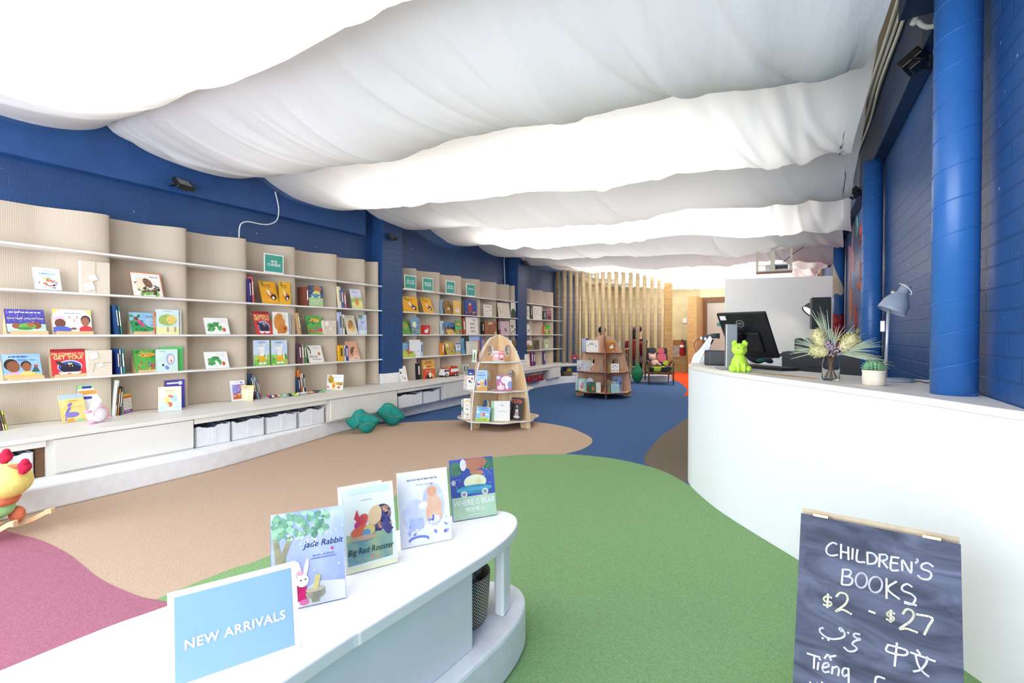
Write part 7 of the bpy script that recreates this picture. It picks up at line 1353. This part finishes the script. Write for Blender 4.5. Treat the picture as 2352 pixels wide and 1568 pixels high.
mb.add([on_col(-1+2*i/n, z) for i in range(n+1) for z in (.3, 1.50+.05*abs(-1+2*i/n)**2)], [(2*i, 2*i+2, 2*i+3, 2*i+1) for i in range(n)], 0, True)
mb.build('painted_red_band', mat('mural_red_band', '#b0202c', rough=0.6, noise=0.08), c3, fixn=False)
cr3 = .0775; mb = MB()
for (u, z) in ((-.45, 1.42), (.2, 1.45), (-.45, 1.30), (.2, 1.33), (-.45, 1.18), (.2, 1.2)):
    mb.add([on_col(u-.12, z+.03), on_col(u-.12, z+.04), on_col(u+.14, z+.005), on_col(u+.14, z-.005)], [(0, 1, 2, 3)]); mb.add([on_col(u-.12, z-.03), on_col(u-.12, z-.04), on_col(u+.14, z-.005), on_col(u+.14, z+.005)], [(0, 1, 2, 3)])
mb.build('white_chevrons', flat('#e4dcdc'), c3, fixn=False)
P = [(-.95, 2.30), (-.55, 2.22), (-.1, 2.10), (.45, 1.97), (.72, 1.88), (.6, 1.82), (.2, 1.80), (-.3, 1.84), (-.6, 1.82), (-.95, 1.76)]
n = 16; top_ = lambda u: [b[1]+(a[1]-b[1])*(u-b[0])/(a[0]-b[0]) for b, a in zip(P[:5], P[1:5]) if b[0] <= u <= a[0]][0]; Q = P[4:][::-1]; bot_ = lambda u: [b[1]+(a[1]-b[1])*(u-b[0])/(a[0]-b[0]) for b, a in zip(Q, Q[1:]) if b[0] <= u <= a[0]][0]
mb = MB(); us = [-.95+1.66*i/n for i in range(n+1)]
mb.add([on_col(u, z) for u in us for z in (bot_(u), top_(u))], [(2*i, 2*i+2, 2*i+3, 2*i+1) for i in range(n)], 0, True); mb.build('painted_cream_wing', mat('mural_cream', '#d8ccb4', rough=0.7, noise=0.05), c3, fixn=False)

# ------------------------------------------------------------------ ceiling services
pvc = mat('white_conduit', '#d9d6cc', rough=0.5, noise=0.05)
for i, (x, z) in enumerate(((.495, 3.135), (.525, 3.14), (.548, 3.12))):
    pts = smooth_pts([(x, 3.1, z), (x+.004, 3.8, z-.004*i), (x-.004, 4.6, z+.002), (x+.01*(i-1), 5.4, z-.03), (x, 6.6, z)], 5)
    o = MB().tube(pts, .011, 8).build('ceiling_conduit', pvc); tag(o, ('white cable along the ceiling edge, closest to the cloth', 'middle white cable along the ceiling edge', 'white cable along the ceiling edge, closest to the dark beam')[i], 'cable', 'white cables along the ceiling edge')
cb2 = [ony(x, y, 3.012) for x, y in ((2098, -30), (2101, 20), (2104, 38), (2096, 54), (2108, 50), (2118, 58), (2132, 62), (2152, 58))]
o = MB().tube(smooth_pts(cb2, 5), .012, 8).build('hanging_cable', pvc); tag(o, 'white cable looping under the dark cross beam by the blue column', 'cable')
flM = mat('floodlight_black', '#1c1a1a', rough=0.35, noise=0.1); flG = mat('floodlight_glass', '#8a8c8c', rough=0.1, noise=0.02)
def floodlight(p, rzv, tilt, w_, label, arm):
    t = thing('floodlight', label, 'floodlight', p, rzv, 'black floodlights along the walls'); A = RXm(tilt)
    mb = MB(); mb.mbox(A, w_, .045, w_*.72); mb.mbox(A @ TR(0, .03, 0), w_*.6, .03, w_*.45); mb.build('housing', flM, t, bevel=.006)
    mb = MB(); mb.mbox(A @ TR(0, -.0235, 0), w_*.75, .002, w_*.5); mb.build('glass', flG, t)
    mb = MB(); a = Vector(arm); mb.tube([A @ Vector((-w_*.52, .01, 0)), A @ Vector((-w_*.52, .05, 0))+a*.4, a], .006, 6); mb.tube([A @ Vector((w_*.52, .01, 0)), A @ Vector((w_*.52, .05, 0))+a*.4, a], .006, 6); mb.build('bracket', flM, t)
q = onx(421, 423, -5.30); floodlight(q, PI/2+.2, -.75, .17, 'black floodlight on the blue beam under the second swag', (0, .085, -.0))
q = onx(903, 543, -5.20); floodlight(q, PI/2+.4, -.7, .15, 'black floodlight on top of the first blue pillar', (0, .05, 0))
q = onx(1209, 604, -5.19); floodlight(q, PI/2+.4, -.7, .15, 'black floodlight on top of the second blue pillar', (0, .06, 0))
q = atdepth(2098, 142, 2.62); floodlight(q, -PI/2-.4, -1.0, .15, 'black floodlight on a bracket by the nearest blue column', (.02, .075, .01))
q = atdepth(1962, 443, 4.9); floodlight(q, -PI/2-.3, -.9, .16, 'black floodlight at the cloth edge above the middle blue column', (.02, .075, .03))
def wcord(pts, X, r, label):
    o = MB().tube(smooth_pts([onx(x, y, X) for x, y in pts], 6), r, 8).build('white_cable', mat('white_cord', '#e6e8ea', rough=0.5, noise=0.02)); tag(o, label, 'cord', 'white cords on the blue wall')
wcord([(632, 440), (640, 478), (636, 505), (618, 515), (596, 514), (572, 509), (556, 512), (550, 524), (549, 546)], -5.36, .007, 'white cord curling down from the swag to the nearest bookcase')
wcord([(1166, 586), (1159, 590), (1158, 605), (1160, 656)], -5.45, .008, 'white cord dropping straight beside the second blue pillar')
# projector in a timber cradle
p = atdepth(1778, 620, 7.4); pj = thing('projector_cradle', 'timber cradle hanging from the cloth ceiling with a projector inside', 'projector', p, aim(p))
cw_ = woodmat('pale_timber', '#c9c4b0', '#ddd8c6')
mb = MB(); mb.box(-.25, .245, -.02, .32, -.02, .0); mb.build('shelf_plank', cw_, pj)
for x, y, d in ((-.235, .0, .03), (-.02, -.01, .06), (.225, .0, .03), (-.235, .29, .03), (.225, .29, .03)):
    mb = MB(); mb.box(x-d/2, x+d/2, y-.012, y+.012, .0005, .55); mb.build('upright', cw_, pj)
mb = MB(); mb.box(-.235, .225, .013, .025, .07, .085); mb.build('rail', cw_, pj)
mb = MB(); mb.box(-.12, .19, .06, .28, .0005, .10); prj = mb.build('projector', mat('projector_white', '#d8dade', rough=0.4, noise=0.03), pj, bevel=.01)
mb = MB(); mb.box(.02, .18, .055, .0595, .02, .08); mb.build('vents', dgrey, prj)
mb = MB(); mb.tube(smooth_pts([(.12, .1, .12), (.3, .05, .27), (.6, .0, .45), (.72, 0, .62)], 6), .005, 6); mb.build('cable', black, pj)

# ------------------------------------------------------------------ rocking toy at the left edge
rk = atdepth(6, 1200, 2.86); rt_ = thing('rocking_toy', 'plush rocking snail toy with yellow head and red antennae on wooden rockers', 'rocking toy', (rk.x, rk.y, .0034), TH-.12)
ylw = mat('yellow_plush', '#f2e283', rough=0.95, noise=0.06, scale=60, bump=0.4); org = mat('orange_plush', '#e2805a', rough=0.95, noise=0.06, scale=60, bump=0.4); grn = mat('green_plush', '#a4dc94', rough=0.95, noise=0.06, scale=60, bump=0.4); crm = mat('crimson_plush', '#c41c44', rough=0.95, noise=0.1, scale=60, bump=0.4)
mb = MB(); mb.ball((.055, -.02, .335), (.125, .115, .10), 24, 16); mb.build('head', ylw, rt_)
mb = MB(); mb.lathe([(.0, .195), (.085, .195), (.10, .22), (.098, .26), (.0, .265)], (-.005, -.02, 0), n=28); mb.build('orange_collar', org, rt_)
mb = MB(); mb.ball((-.02, -.02, .17), (.085, .085, .065), 22, 14); mb.build('green_neck', grn, rt_)
mb = MB(); mb.ball((-.26, -.02, .25), (.22, .13, .16), 26, 16); mb.build('body', ylw, rt_)
for yy in (-.075, .06):
    mb = MB(); mb.ball((.02, yy, .11), (.045, .036, .048), 16, 10); mb.build('foot', org, rt_)
for k, (x0, z0, x1, z1, yy) in enumerate(((.09, .42, .165, .432, -.03), (-.03, .43, -.04, .47, .03))):
    mb = MB(); n = 60; a, b = Vector((x0, yy, z0)), Vector((x1, yy, z1)); mb.tube([a.lerp(b, i/n) for i in range(n+1)], [.011+.003*math.sin(i*2*PI/6) for i in range(n+1)], 10); an_ = mb.build('antenna', org, rt_)
    mb = MB(); mb.ball(b+Vector((.03, 0, -.005)), (.034, .03, .036), 16, 10); mb.ball(b+Vector((.045, -.01, .025)), .02, 12, 8); mb.ball(b+Vector((.02, 0, -.03)), .022, 12, 8); mb.build('antenna_tip', crm, an_)
mb = MB(); mb.cyl((.0, -.15, .345), (.045, -.165, .35), .014, n=12); mb.build('handle', mat('cream_wood_handle', '#f0e8d8', rough=0.4, noise=0.03), rt_)
for yy in (-.11, .09):
    mb = MB(); pr_ = smooth_pts([(-.62, 0, .14), (-.50, 0, .055), (-.25, 0, .006), (-.05, 0, .012), (.10, 0, .055), (.20, 0, .105), (.235, 0, .112)], 5)
    mb.prism([(q.x, q.z) for q in pr_]+[(q.x, q.z+.032) for q in pr_[::-1]], yy-.014, yy+.014, fn=lambda u, v, q: (u, q, v)); mb.build('rocker', beech, rt_, bevel=.004)
for xx in (-.4, .0):
    mb = MB(); mb.cyl((xx, -.11, .06), (xx, .09, .06), .013, n=12); mb.build('crossbar', beech, rt_)
